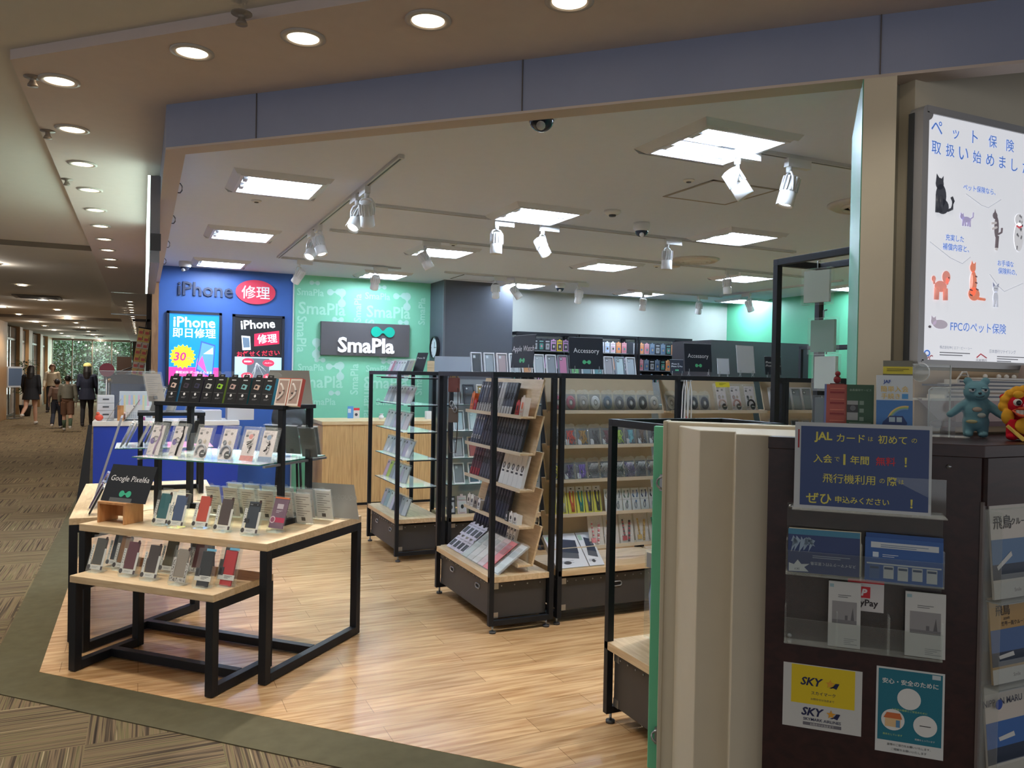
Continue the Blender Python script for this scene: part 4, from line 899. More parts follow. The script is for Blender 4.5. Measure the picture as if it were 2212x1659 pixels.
# rear table: packs seen edge-on along the corridor
def leaning_pack(t, col):
    m = MB(); m.bb(-.05, .05, 0, .018, 0, .18, PACK); m.build('package', t)
    m = MB(); m.bb(-.04, .04, .004, .012, .012, .165, M(col, .5)); m.build('phone_case', t); m = MB(); m.bb(-.046, .046, .0125, .0135, .01, .17, PAPER); m.build('insert_card', t)
for i, (x, y, c_) in enumerate(((-.27, 5.05, (34, 32, 40)), (-.17, 5.14, (40, 40, 44)), (-.28, 5.26, (80, 60, 96)), (-.18, 5.34, (160, 160, 165)), (-.27, 5.48, (120, 120, 126)), (-.16, 5.55, (60, 60, 64)), (-.27, 5.70, (150, 100, 100)), (-.15, 5.78, (90, 120, 150)), (-.05, 5.50, (110, 110, 116)))):
    place(leaning_pack, (c_,), 'clear pack seen edge-on on the rear table, %s from the near corner' % ORD[i + 1], 'phone case', (x, y, .6815), (R(-26), 0, RL), 'packs along the rear table')
m = MB(); m.bb(-.15, .15, 0, .012, 0, .55, M((176, 178, 186), .25, .4)); m.build('slanted_sign', None, 0, (-.265, 5.42, .6815), (R(-16), 0, RL), label='tall slanted silver sign panel seen edge-on on the rear table', category='sign')
for i, (x, y, c_) in enumerate(((-.13, 5.62, (200, 200, 204)), (-.10, 5.72, (150, 152, 158)), (-.12, 5.82, (96, 98, 104)), (-.03, 5.66, (190, 186, 180)), (.01, 5.90, (120, 122, 130)))):
    place(leaning_pack, (c_,), 'clear pack seen edge-on on the narrow riser shelf, %s from the near end' % ORD[i + 1], 'phone case', (x, y, 1.0005), (R(-24), 0, RL), 'packs along the narrow riser')
for i, (x, y, z, c_) in enumerate(((.10, 5.75, 1.0005, (120, 124, 130)), (.2, 5.78, 1.0005, (150, 150, 156)), (.3, 5.80, 1.0005, (60, 62, 70)), (.06, 5.72, 1.2205, (40, 44, 50)), (.16, 5.74, 1.2205, (150, 152, 156)), (.28, 5.74, 1.2205, (36, 38, 44)))):
    place(leaning_pack, (c_,), 'clear pack on the narrow riser, %s, %s from the left' % ('glass shelf' if i < 3 else 'top', ORD[i % 3 + 1]), 'phone case', (x, y, z), (R(-20), 0, R(-60)), 'packs on the narrow riser')
# ---- watch band rack
W_, K_, DR, DS = (206, 206, 204), (34, 36, 40), (70, 34, 36), (70, 72, 78)
def wb(body, foot, ring, nm): return ((body, foot, ring), nm + ' watch band box')
n1 = [wb(K_, W_, 'white', 'white-footed black')] * 2 + [wb((84, 78, 72), W_, 'white', 'white-footed bronze'), wb(K_, W_, 'white', 'white-footed black')] * 3 + [wb((150, 148, 144), W_, 'white', 'silver-grey')] * 2 + [wb(K_, W_, 'mid', 'ring-printed black')] * 4
TL = 14.5; yL = .225
G1 = 'watch band boxes on the end rack'
row(U1, band_box, n1, .15, .0415, yL, LV[0], TL, 'on the top shelf of the watch band rack', 'watch band', G1)
row(U1, small_carton, [((.05, .12, (226, 120, 60), (120, 60, 40)), 'orange carton'), ((.045, .07, (190, 48, 56), (80, 24, 30)), 'short red carton')], .06, .055, yL - .005, LV[0], 10, 'at the left end of the watch band top shelf', 'boxed accessory', 'small cartons on the watch band rack')
row(U1, small_carton, [((.05, .085, (186, 44, 40), (60, 20, 24)), 'red carton'), ((.06, .115, (226, 208, 190), (222, 120, 80)), 'pale carton with orange print')], .80, .062, yL - .005, LV[0], 10, 'at the right end of the watch band top shelf', 'boxed accessory', 'small cartons on the watch band rack')
row(U1, band_box, [wb((66, 76, 92), (58, 60, 66), 'white', 'white-ringed blue-grey')] * 4 + [wb(K_, K_, 'mid', 'ring-printed black')] * 15, .06, .0425, yL, LV[1], TL, 'on the second shelf of the watch band rack', 'watch band', G1)
row(U1, band_box, [wb(DR, (150, 40, 44), 'mid', 'red-footed dark')] * 4 + [wb(DS, DS, 'mid', 'dark silver')] * 7 , .06, .0425, yL, LV[2], TL, 'on the third shelf of the watch band rack', 'watch band', G1)
def white_band_box(t):
    m = MB(); m.bb(-.032, .032, 0, .022, 0, .205, M((224, 224, 220), .5)); m.build('box', t)
    m = MB(); m.tube([(.012 * math.cos(a), -.0012, .118 + .018 * math.sin(a)) for a in [k * PI / 6 for k in range(12)]], .003, M((80, 80, 84), .5), 5, None, True); m.bb(-.016, .016, -.0008, 0, .078, .09, INK); m.build('print', t)
row(U1, white_band_box, [((), 'white watch band box')] * 5, .565, .0665, yL, LV[2], TL, 'on the third shelf of the watch band rack', 'watch band', 'white watch band boxes')
row(U1, small_carton, [((.05, .075, (226, 224, 218), (40, 40, 44)), 'white carton picturing a black earpiece'), ((.05, .075, (226, 224, 218), (34, 34, 38)), 'white carton picturing a black earpiece'), ((.07, .07, (150, 140, 130), (30, 26, 26)), 'brown carton with dark window'), ((.045, .065, (222, 220, 216), (40, 40, 44)), 'white carton')], .06, .062, yL - .015, LV[3], 8, 'on the fourth shelf of the watch band rack', 'boxed accessory', 'small cartons on the watch band rack')
row(U1, band_box, [wb((44, 46, 56), (44, 46, 56), 'mid', 'dark slate')] * 9, .30, .043, yL, LV[3], TL, 'on the fourth shelf of the watch band rack', 'watch band', G1)
row(U1, small_carton, [((.04, .06, (60, 60, 64), (210, 210, 212)), 'small dark carton'), ((.052, .06, (232, 230, 226), (60, 60, 64)), 'white cube carton'), ((.056, .06, (232, 230, 226), (60, 60, 64)), 'white cube carton')], .70, .062, yL - .015, LV[3], 6, 'at the right end of the fourth watch band shelf', 'boxed accessory', 'small cartons on the watch band rack')
row(U1, band_box, [wb((44, 46, 60), (52, 54, 68), 'mid', 'navy')] * 12 + [wb((214, 212, 206), (60, 60, 64), 'mid', 'white')] * 3, .07, .046, yL, LV[4], TL, 'on the lowest shelf of the watch band rack', 'watch band', G1)
def film_sleeve(t, col):
    m = MB(); m.bb(-.042, .042, .003, .006, .01, .25, M(col, .35)); m.bb(-.03, .03, .0015, .003, .14, .22, M(tuple(int(c * .8) for c in col), .4)); m.build('insert', t); m = MB(); m.bb(-.045, .045, 0, .009, 0, .262, PACK); m.build('sleeve', t)
def label_sheet(t):
    m = MB(); m.bb(-.035, .035, .001, .003, 0, .11, M((206, 200, 214), .6)); m.prism([(-.02, .001, .11), (-.012, .001, .128), (.012, .001, .128), (.02, .001, .11)], (0, .002, 0), M((206, 200, 214), .6)); m.build('card', t)
    m = MB()
    for k in range(2): m.bb(-.024 + .026 * k, -.004 + .026 * k, -.001, .001, .02, .075, M((44, 44, 48), .5))
    dashes(m, -.03, .095, .06, 2, (90, 86, 96)); m.build('print', t)
row(U1, label_sheet, [((), 'lilac card with two black clips')] * 4, .09, .072, .06, .3345, 52, 'in the lower row on the watch band rack deck', 'accessory card', 'lilac cards on the rack deck')
row(U1, label_sheet, [((), 'lilac card with two black clips')] * 4, .09, .072, .155, .415, 52, 'in the upper row on the watch band rack deck', 'accessory card', 'lilac cards on the rack deck')
row(U1, film_sleeve, [((c,), n) for c, n in (((186, 190, 184), 'grey-green film sleeve'), ((204, 196, 188), 'beige film sleeve'), ((214, 204, 196), 'cream film sleeve'), ((214, 180, 178), 'faded pink film sleeve'), ((226, 92, 100), 'red-pink film sleeve'))], .40, .088, .045, .3345, 54, 'on the watch band rack deck', 'film sleeve', 'film sleeves on the rack deck')
row(U1, film_sleeve, [(((222, 222, 220),), 'white film sleeve')], .86, .05, .06, .3345, 54, 'at the right end of the watch band rack deck', 'film sleeve', 'film sleeves on the rack deck')
t = thing('tilted_tray', 'clear tilted acrylic tray carrying film sleeves on the watch band rack deck', 'display tray', at(U1, .5, .05, .3335), (0, 0, RL))
m = MB(); m.prism([(-.42, .01, 0), (-.42, .218, .152), (-.42, .22, .149), (-.42, .013, -.001)], (.85, 0, 0), CLEAR); m.build('tray', t)
m = MB(); m.tube([(.40, .215, .148), (.40, .215, .0)], .003, CLEAR); m.tube([(-.40, .215, .148), (-.40, .215, .0)], .003, CLEAR); m.build('prop', t)
# ---- accessory bays
def cp(c, k, n): return ((c, k), n)
T2 = 14; y2 = .168
row(U1A, cord_pouch, [cp((176, 84, 108), 'ring', 'bagged raspberry pink coiled cord'), cp((186, 110, 122), 'ring', 'bagged dusty pink coiled cord'), cp((176, 166, 156), 'ring', 'bagged beige-grey coiled cord'), cp((224, 224, 222), 'ring', 'bagged white coiled cord'), cp((96, 112, 128), 'ring', 'bagged slate blue coiled cord'), cp((104, 104, 108), 'ring', 'bagged grey coiled cord'), cp((48, 54, 70), 'ring', 'bagged navy coiled cord'), cp((44, 46, 50), 'ring', 'bagged black coiled cord'), cp((196, 186, 170), 'ring', 'bagged cream coiled cord')], .08, .09, y2, L2[0], T2, 'on the top shelf of the cord rack', 'phone cord', 'bagged cords on the accessory rack', jit=1.5)
row(U1A, cord_pouch, [cp((74, 76, 82), 'knot', 'bagged dark grey knotted cord'), cp((224, 72, 50), 'knot', 'bagged orange-red knotted cord'), cp((190, 140, 50), 'knot', 'bagged mustard knotted cord'), cp((40, 42, 46), 'knot', 'bagged black knotted cord'), cp((110, 44, 56), 'knot', 'bagged maroon knotted cord'), cp((180, 214, 70), 'knot', 'bagged lime green knotted cord'), cp((120, 190, 204), 'knot', 'bagged light blue knotted cord'), cp((104, 76, 58), 'knot', 'bagged brown knotted cord'), cp((64, 66, 70), 'knot', 'bagged charcoal knotted cord')], .08, .09, y2, L2[1], T2, 'on the second shelf of the cord rack', 'phone cord', 'bagged cords on the accessory rack', jit=1.5)
row(U1A, cord_pouch, [cp((222, 210, 50), 'knot', 'bagged yellow knotted cord'), cp((70, 54, 110), 'knot', 'bagged dark purple knotted cord'), cp((120, 90, 180), 'knot', 'bagged violet knotted cord'), cp((120, 122, 126), 'net', 'bagged grey braided cord'), cp((196, 190, 190), 'net', 'bagged pale braided cord'), cp((70, 110, 90), 'net', 'bagged green and white cord'), cp((120, 100, 170), 'net', 'bagged purple and white cord'), cp((50, 56, 70), 'net', 'bagged navy and white cord'), cp((206, 190, 150), 'net', 'bagged cream and white cord')], .08, .09, y2, L2[2], T2, 'on the third shelf of the cord rack', 'phone cord', 'bagged cords on the accessory rack', jit=1.5)
YL, WC = (232, 222, 84), (224, 222, 216)
row(U1A, strap_card, [((YL, (216, 206, 60), (226, 224, 200)), 'yellow card with yellow strap'), ((YL, (190, 190, 180), (220, 214, 150)), 'yellow card with cream strap'), ((YL, (214, 90, 60), (230, 130, 60)), 'yellow card with orange strap'), ((YL, (30, 130, 140), (60, 150, 120)), 'yellow card with teal strap'), ((YL, (80, 78, 120), (60, 70, 60)), 'yellow card with purple strap'), ((YL, (44, 46, 40), (90, 84, 50)), 'yellow card with black strap')], .07, .062, y2, L2[3], T2, 'on the fourth shelf of the cord rack', 'phone strap', 'strap cards on the accessory rack')
row(U1A, twin_card, [((c,), n) for c, n in (((206, 206, 206), 'white card with clear-white clip strap'), ((150, 160, 160), 'white card with grey clip strap'), ((110, 140, 120), 'white card with sage clip strap'), ((90, 130, 180), 'white card with blue clip strap'), ((50, 60, 110), 'white card with navy clip strap'), ((40, 42, 48), 'white card with black clip strap'))], .465, .0685, y2, L2[3], T2, 'among the white cards of the cord rack', 'phone strap', 'strap cards on the accessory rack')
row(U1A, shoulder_strap_pouch, [(((222, 120, 132), (236, 220, 220)), 'pouch with pink checked shoulder strap'), (((232, 130, 60), (240, 210, 120)), 'pouch with orange shoulder strap'), (((170, 36, 56), (50, 30, 36)), 'pouch with red and black shoulder strap'), (((206, 170, 90), (190, 150, 70)), 'pouch with mustard shoulder strap'), (((30, 140, 136), (50, 160, 150)), 'pouch with teal shoulder strap')], .37, .116, y2 - .01, L2[4], T2, 'on the lowest shelf of the cord rack', 'phone strap', 'shoulder straps on the accessory rack', jit=1.5)
def tablet_box(t, w):
    m = MB(); m.bb(-w / 2, w / 2, 0, .03, 0, .26, M((206, 208, 214), .4)); m.build('carton', t)
    m = MB(); m.prism([(-w * .2, -.001, .12), (w * .36, -.001, .1), (w * .42, -.001, .2), (-w * .1, -.001, .22)], (0, -.001, 0), M((46, 56, 76), .3)); m.prism([(-w * .3, -.001, .08), (w * .3, -.001, .06), (w * .36, -.001, .11), (-w * .2, -.001, .13)], (0, -.0005, 0), M((70, 74, 84), .4)); m.disc((-w * .1, -.001, .035), w * .12, .012, M((40, 42, 50), .4)); dashes(m, -w * .4, .05, w * .5, 4, (110, 116, 140)); m.bb(-w * .45, -w * .2, -.001, 0, .2, .24, M((150, 180, 160), .5)); m.build('print', t)
row(U1A, tablet_box, [((.225,), 'wide tablet case carton with photo print'), ((.105,), 'narrow tablet case carton with photo print')], .125, .172, .035, .335, 50, 'lying tilted on the deck under the cords', 'tablet case', 'tablet case cartons')
row(U1B, cord_pouch, [cp((206, 200, 190), 'ring', 'bagged ivory coiled cord'), cp((92, 92, 96), 'ring', 'bagged graphite coiled cord'), cp((44, 48, 62), 'ring', 'bagged midnight blue coiled cord'), cp((58, 62, 74), 'ring', 'bagged dark slate coiled cord')], .06, .092, y2, L2[0], T2, 'on the top shelf of the bay below the blank white sign', 'phone cord', 'bagged cords on the accessory rack', jit=1.5)
row(U1B, charm_pouch, [(('loop', (206, 180, 170)), 'tall card with beige wrist strap'), (('loop', (190, 150, 140)), 'tall card with rose wrist strap'), (('loop', (40, 40, 44)), 'tall card with black wrist strap')], .48, .125, y2 - .005, L2[0], T2, 'on the top shelf below the blank white sign', 'phone strap', 'wrist strap cards')
m = MB(); m.bb(-.06, .06, 0, .002, 0, .035, M((236, 220, 60), .5)); m.text('SALE', (0, -.001, .018), .012, INK) if False else dashes(m, -.03, .026, .06, 3, (80, 76, 30)); m.build('shelf_tag', None, 0, at(U1B, .50, .20, 1.45), (R(-14), 0, 0), label='yellow tag on the tan board above the wrist strap cards', category='price tag')
row(U1C, boxed_case, [(((206, 206, 206), (150, 152, 156), (90, 90, 94)), 'clear boxed grey phone case')] * 4, .09, .1, y2, L2[0] + .0, T2, 'on the top shelf of the rightmost front bay', 'phone case', 'cases in the rightmost front bay')
row(U1C, tall_black_pack, [((), 'tall black carton, small white mark')] * 3, .51, .12, y2 - .02, L2[0], T2, 'on the top shelf of the rightmost front bay', 'boxed accessory', 'black cartons in the rightmost bay')
row(U1C, clear_case, [(((60, 62, 66), (180, 180, 184)), 'clear pack with dark case'), (((170, 172, 176), (210, 210, 212)), 'clear pack with silver case')] * 4, .09, .1, y2, L2[1], T2, 'on the second shelf of the rightmost front bay', 'phone case', 'cases in the rightmost front bay')
# white and red cables hanging from the post between the bays
t = thing('hanging_cables', 'white charging cables looped over the rail between the two front bays', 'cable', at(U1B, .01, -.01, 0), (0, 0, 0))
for k, (x, c_) in enumerate(((-.02, (228, 228, 226)), (.0, (232, 232, 230)), (.03, (226, 226, 224)))):
    m = MB(); m.tube([(x, -.006, .8), (x, -.008, 1.2), (x + .004, -.010, 1.42), (x + .012, -.012, 1.49), (x + .024, -.012, 1.42), (x + .026, -.008, 1.1), (x + .026, -.006, .8)], .0045, M(c_, .5)); m.build('cable', t)
m = MB(); m.tube([(.012, -.018, .85), (.012, -.02, 1.1), (.012, -.018, 1.26)], .004, M((190, 44, 60), .5)); m.build('cable', t); m = MB(); m.bb(-.025, .06, -.006, .004, 1.485, 1.495, STEEL); m.build('hook', t)
# ---- glass end rack: clear cases leaning left
pal = [((206, 208, 212), (170, 172, 178), 'silver-clear'), ((186, 196, 210), (150, 156, 166), 'ice blue'), ((222, 222, 222), (190, 190, 192), 'frosted white'), ((160, 166, 176), (96, 100, 110), 'smoke grey'), ((196, 186, 210), (166, 160, 180), 'pale lilac'), ((206, 216, 214), (120, 150, 150), 'pale mint'), ((214, 200, 202), (180, 160, 164), 'pale rose')]
def cc(i): c, e, n = pal[i % 7]; return ((c, e), n + ' packed phone case')
def cx(c, e, n): return ((c, e), n + ' packed phone case')
G2 = 'clear phone cases on the glass end rack'; yg = .12
row(U2, clear_case, [cc(0), cx((170, 40, 84), (180, 60, 100), 'crimson'), cc(3), cc(4), cc(0), cc(5), cx((52, 60, 70), (90, 96, 104), 'dark slate'), cx((120, 112, 92), (180, 170, 140), 'khaki')], .16, .078, yg, LG[0] + .0, 24, 'top of clear case rack', 'phone case', G2, spin=14)
for lv, idx in ((1, [1, 0, 3, 2, 2, 0, 4, 2]), (2, [0, 2, 1, 4, 6, 0, 6]), (3, [2, 0, 1, 0, 1, 3, 4, 1]), (4, [6, 5, 3, 1, 5, 4, 0])):
    row(U2, clear_case, [cc(i) for i in idx] if lv != 4 else [cx((220, 180, 206), (200, 160, 190), 'orchid pink'), cx((190, 214, 80), (160, 180, 60), 'lime')] + [cc(i) for i in idx[2:]], .12, .092, yg, LG[lv], 22, 'on the %s glass shelf of the clear case rack' % ORD[lv], 'phone case', G2, spin=14, jit=2)
row(U2, clear_case, [cx((180, 174, 190), (150, 146, 156), 'mauve'), cx((150, 176, 184), (120, 150, 158), 'sea blue'), cc(5), cc(4), cx((46, 52, 74), (90, 96, 110), 'navy'), cx((40, 48, 72), (80, 88, 106), 'deep navy'), cc(3), cc(0)], .13, .088, .10, .3385, 22, 'on the wooden deck of the clear case rack', 'phone case', G2, spin=14, jit=2)
# ---- bay behind the pouch
row(U2A, boxed_case, [(((150, 152, 156), (196, 198, 200), (120, 122, 126)), 'clear boxed pale phone case'), (((64, 66, 72), (84, 88, 98), (40, 42, 48)), 'boxed dark grey phone case'), (((220, 216, 206), (186, 150, 60), (150, 110, 40)), 'boxed gold phone case'), (((70, 60, 90), (56, 44, 84), (40, 34, 60)), 'boxed dark purple phone case')], .10, .12, .11, LG[1], 16, 'on the upper glass shelf behind the pouch', 'phone case', 'boxed cases behind the pouch')
row(U2A, boxed_case, [(((220, 222, 222), (190, 202, 206), (170, 180, 184)), 'white framed pale blue phone case'), (((214, 216, 216), (206, 214, 214), (190, 196, 196)), 'white framed clear phone case'), (((206, 206, 206), (150, 150, 154), (120, 120, 124)), 'white framed grey phone case')], .13, .135, .11, LG[2], 16, 'on the second glass shelf behind the pouch', 'phone case', 'boxed cases behind the pouch')
row(U2A, boxed_case, [(((200, 200, 200), (160, 156, 156), (120, 120, 124)), 'boxed grey phone case'), (((214, 196, 176), (170, 70, 60), (60, 80, 110)), 'boxed patchwork red phone case'), (((150, 170, 180), (110, 150, 164), (80, 100, 110)), 'boxed sea green phone case')], .13, .135, .11, LG[3], 16, 'on the third glass shelf behind the pouch', 'phone case', 'boxed cases behind the pouch')
row(U2A, boxed_case, [(((232, 232, 230), (150, 150, 152), (190, 190, 190)), 'white boxed silver phone case'), (((236, 236, 234), (56, 96, 110), (90, 120, 130)), 'white boxed petrol blue phone case'), (((232, 232, 230), (190, 180, 176), (160, 160, 160)), 'white boxed beige phone case')], .14, .135, .11, LG[4], 16, 'on the lowest glass shelf behind the pouch', 'phone case', 'boxed cases behind the pouch')
row(U2A, hang_pack, [(((60, 62, 66), (186, 186, 190)), 'dark hanging pack with grey product'), (((226, 210, 214), (206, 206, 206)), 'pale hanging pack with clear product'), (((44, 46, 50), (70, 76, 84)), 'black hanging pack'), (((50, 56, 60), (196, 214, 60)), 'dark hanging pack with lime green product'), (((56, 58, 62), (120, 124, 130)), 'dark hanging pack with silver product')], .08, .1, .14, .331, 10, 'on the deck behind the pouch', 'boxed accessory', 'packs on the deck behind the pouch')
t = thing('hanging_pouch', 'red-brown leather phone pouch with straps hanging from the rail', 'phone pouch', (1.965, 5.222, 0.03), (0, 0, R(-30)))
m = MB(); m.bb(-.04, .04, -.012, .012, 1.35, 1.45, M((122, 72, 66), .5)); m.build('pouch', t, .004)
m = MB(); m.bb(-.035, .035, -.014, -.004, 1.14, 1.24, M((110, 96, 86), .5)); m.build('wallet', t, .004)
m = MB(); m.tube([(-.02, 0, 1.49), (-.03, -.01, 1.3), (-.035, -.01, 1.05), (-.02, -.01, .93), (.02, -.01, .93), (.03, -.01, 1.1), (.03, -.01, 1.36), (.01, 0, 1.49)], .004, M((70, 58, 54), .5)); m.build('strap', t)
m = MB()
for k in range(3): m.tube([(.012 * math.cos(a) + .012 * k - .012, -.02, 1.27 + .02 * math.sin(a) - .02 * k) for a in [q * PI / 5 for q in range(10)]], .004, STEEL, 6, None, True)
m.build('rings', t)
m = MB(); m.bb(-.03, .03, -.003, .003, 1.45, 1.487, M((190, 160, 110), .5)); m.build('tag', t)
# ---- on top of the rear run, behind the signs
top = [(((206, 208, 212), (58, 60, 66), (190, 192, 196)), 'large clear boxed charcoal phone case'), (((216, 218, 220), (160, 162, 166), (200, 202, 206)), 'large clear boxed grey phone case'), (((222, 214, 214), (186, 158, 158), (210, 200, 200)), 'large clear boxed dusty pink phone case'), (((226, 226, 226), (206, 206, 208), (190, 190, 194)), 'large clear boxed white phone case'), (((220, 216, 214), (222, 150, 96), (210, 190, 170)), 'boxed orange phone case'), (((222, 222, 224), (196, 196, 200), (176, 176, 180)), 'boxed silver phone case'), (((210, 210, 214), (150, 150, 156), (120, 120, 126)), 'boxed grey phone case'), (((120, 124, 130), (210, 120, 160), (50, 60, 80)), 'boxed pink and white phone case'), (((100, 106, 112), (110, 180, 110), (200, 170, 80)), 'boxed green and gold phone case'), (((190, 196, 200), (120, 150, 160), (90, 100, 110)), 'boxed phone case with pale blue print'), (((200, 204, 206), (90, 150, 156), (70, 90, 96)), 'boxed teal phone case'), (((196, 196, 200), (170, 160, 166), (110, 110, 116)), 'boxed mauve phone case'), (((150, 160, 170), (206, 222, 226), (60, 66, 76)), 'boxed phone case with icy marble print'), (((210, 212, 216), (180, 186, 196), (130, 136, 146)), 'boxed pale grey phone case')]
row(((2.33, 6.23, 0), 0), boxed_case, top, .22, .118, 0, 1.5225, 12, 'along the top of the rear rack run', 'phone case', 'boxed cases on top of the rear run')
t = thing('acrylic_display', 'bluish acrylic display block reflecting ceiling tubes, on top of the glass rack', 'display holder', (2.30, 6.30, 1.5225), (0, 0, R(-20)))
m = MB(); m.prism([(-.10, 0, 0), (.20, 0, 0), (.20, .012, .13), (-.10, .012, .13)], (0, .002, 0), clear((186, 206, 226), .35, .03)); m.build('front_sheet', t)
m = MB(); m.bb(-.10, .20, 0.03, .12, 0, .003, CLEAR); m.build('base', t)
m = MB(); m.prism([(-.05, 0, 0), (.05, 0, 0), (.05, .05, .17), (-.05, .05, .17)], (0, .003, 0), SIGNBLACK); m.text('iPhone SE', (0, .026, .12), .014, PAPER); m.build('model_sign', None, 0, (2.09, 6.42, 1.5225), (R(-10), 0, R(-50)), label='dark model sign tilted on top of the glass end rack, beside the wall clock', category='sign')
m = MB(); m.bb(-.03, .03, 0, .06, 0, .09, OAK); m.build('wooden_block', None, 0, (2.18, 6.35, 1.5225), (0, 0, R(-20)), label='small pale wooden block on top of the glass end rack', category='display block')
# ---- low front rack and tall rack
row(UF, back_pack, [(((190, 188, 184),), 'clear pack with grey back card')], .20, .1, .16, .3605, 16, 'standing on the low rack beside the partition', 'boxed accessory', None, spin=8)
def long_pouch(t, col):
    m = MB(); m.bb(-.05, .05, -.01, .01, -.36, 0, PACK); m.build('pouch', t)
    m = MB(); m.tube([(-.02, 0, -.02), (-.025, 0, -.18), (-.01, 0, -.33), (.015, 0, -.33), (.02, 0, -.16), (.012, 0, -.02)], .008, M(col, .5)); m.build('strap', t); m = MB(); m.bb(-.04, .04, -.011, -.0101, -.07, -.01, M((150, 152, 156), .5)); m.build('header', t)
    m = MB(); m.tube([(0, 0, .0), (0, -.005, .03), (0, .012, .036)], .003, STEEL); m.build('hook', t)
place(long_pouch, ((150, 164, 196),), 'long clear pouch with pale blue strap hanging beside the mint partition edge', 'phone strap', (1.90, 2.70, .80), (0, 0, R(-80)))
m = MB(); m.bb(2.05, 2.06, 2.62, 2.94, .361, 1.29, M((90, 120, 108), .5)); m.bb(2.045, 2.05, 2.66, 2.74, 1.05, 1.28, M((70, 96, 88), .4)); m.bb(2.045, 2.05, 2.66, 2.74, .70, 1.0, M((76, 104, 94), .4)); m.build('back_board', None, label='green-grey back board standing on the low rack beside the partition', category='board')
for i, (y, z, c_) in enumerate(((2.66, 2.0, (226, 228, 228)), (2.62, 1.78, (140, 170, 160)), (2.60, 1.62, (224, 224, 222)), (2.60, 1.44, (90, 94, 98)))):
    m = MB(); m.bb(-.07, .07, -.015, .015, -.16, 0, PACK); m.bb(-.06, .06, -.008, .008, -.15, -.01, M(c_, .4)); m.tube([(0, 0, 0), (0, 0, .03), (0, .02, .035)], .003, STEEL)
    m.build('hanging_pack', None, 0, (2.70, y, z), (0, 0, R(-75 - 8 * i)), label='clear pack hanging from the tall black frame, %s from the top' % ORD[i + 1], category='boxed accessory', group='packs hanging from the tall frame')
for i in range(4):
    place(hang_pack, ((226, 226, 224), (90, 94, 100)), 'white pack standing in front of the mint wall, %s from the left' % ORD[i + 1], 'boxed accessory', (5.858, 5.62 - .15 * i, 1.2005), (R(-14), 0, RL), 'packs before the mint wall')
# ---- shelves along the white back wall
for b_, x0 in enumerate((4.55, 5.52, 6.49)):
    U = ((x0, 9.75, 0), 0)
    rack('black wall rack filled with small packs along the white back wall, %s of three' % ('left', 'middle', 'right')[b_], U, 0.95, 0.42, 2.10, (), 'glass', deck=.33, name='wall_rack', group='racks along the back wall', back=M((54, 56, 62), .6))
    colr = [((30, 32, 36), (70, 130, 120)), ((34, 36, 40), (150, 152, 156)), ((200, 150, 200), (60, 60, 66)), ((226, 200, 60), (70, 66, 60)), ((224, 224, 226), (170, 190, 220)), ((232, 230, 228), (206, 170, 190)), ((226, 160, 110), (214, 140, 96)), ((206, 150, 160), (190, 120, 130)), ((120, 140, 160), (90, 110, 140))]
    for r_, z in enumerate((1.86, 1.62, 1.40)):
        sel = [(0, 1, 0, 1, 0, 1, 2, 3, 2), (2, 3, 4, 5, 4, 4, 5, 6, 7), (4, 6, 7, 8, 1, 8, 0, 6, 8)][b_]
        row(U, hang_pack, [(colr[sel[(k + r_) % 9]], ('small %s pack' % ('black', 'dark grey', 'mauve', 'yellow', 'white', 'pale', 'orange', 'rose', 'blue-grey')[sel[(k + r_) % 9]])) for k in range(9)], .09, .096, .2, z, 0, 'in the %s row of the %s wall rack' % (('top', 'middle', 'low')[r_], ('left', 'middle', 'right')[b_]), 'boxed accessory', 'small packs along the back wall')
        m = MB(); m.bb(.03, .92, .19, .40, z - .012, z - .002, M((120, 122, 126), .4)); m.build('wall_shelf', None, 0, U[0], label='grey shelf board carrying the %s row of the %s wall rack' % (('top', 'middle', 'low')[r_], ('left', 'middle', 'right')[b_]), category='shelf', group='shelf boards of the wall racks')
m = MB(); m.prism([(6.75, 8.45, 0), (8.44, 8.45, 0), (8.44, 9.6, 0), (7.5, 9.6, 0), (6.75, 9.3, 0)], (0, 0, 2.02), M((46, 44, 48), .5)); m.build('stock_cabinet', None, label='tall dark grey stock cabinet in the corner before the mint wall', category='cabinet')
# ================================================================== signs on the back walls
def wall_thing(name, label, cat, x, z, y=10.2): return thing(name, label, cat, (x, y, z), (0, 0, 0))
t = wall_thing('wall_lettering', 'dark raised iPhone lettering on the blue wall beside a red oval', 'sign', .672, 2.455)
m = MB(); m.text('iPhone', (0, -.001, 0), None, M((38, 48, 78), .4), wid=.61, bold=.012, depth=.03); m.build('lettering', t)
t = wall_thing('oval_sign', 'red oval sign with white kanji on the blue wall', 'sign', 1.24, 2.458)
m = MB(); m.prism([(.232 * math.cos(2 * PI * k / 40), 0, .147 * math.sin(2 * PI * k / 40)) for k in range(40)], (0, -.03, 0), M((226, 64, 88), .4)); m.build('panel', t)
m = MB(); m.text('修理', (0, -.031, -.004), None, M((240, 240, 240), .4), wid=.33, bold=.010); m.build('lettering', t)
def poster(label, x0, x1, z0, z1):
    t = wall_thing('lightbox_poster', label, 'poster', (x0 + x1) / 2, z0); w_, h_ = x1 - x0, z1 - z0
    m = MB(); 
    for a, b, c, d in ((-w_ / 2, -w_ / 2 + .03, 0, h_), (w_ / 2 - .03, w_ / 2, 0, h_), (-w_ / 2, w_ / 2, 0, .03), (-w_ / 2, w_ / 2, h_ - .03, h_)): m.bb(a, b, -.045, 0, c, d, M((28, 34, 52), .35))
    m.build('frame', t); return t, w_, h_
E1 = 0.75
def lit(c, e=E1): return M(c, .4, emit=e)
t, w_, h_ = poster('lit blue poster with yellow starburst, left of the two on the blue wall', .25, .856, 1.27, 2.185)
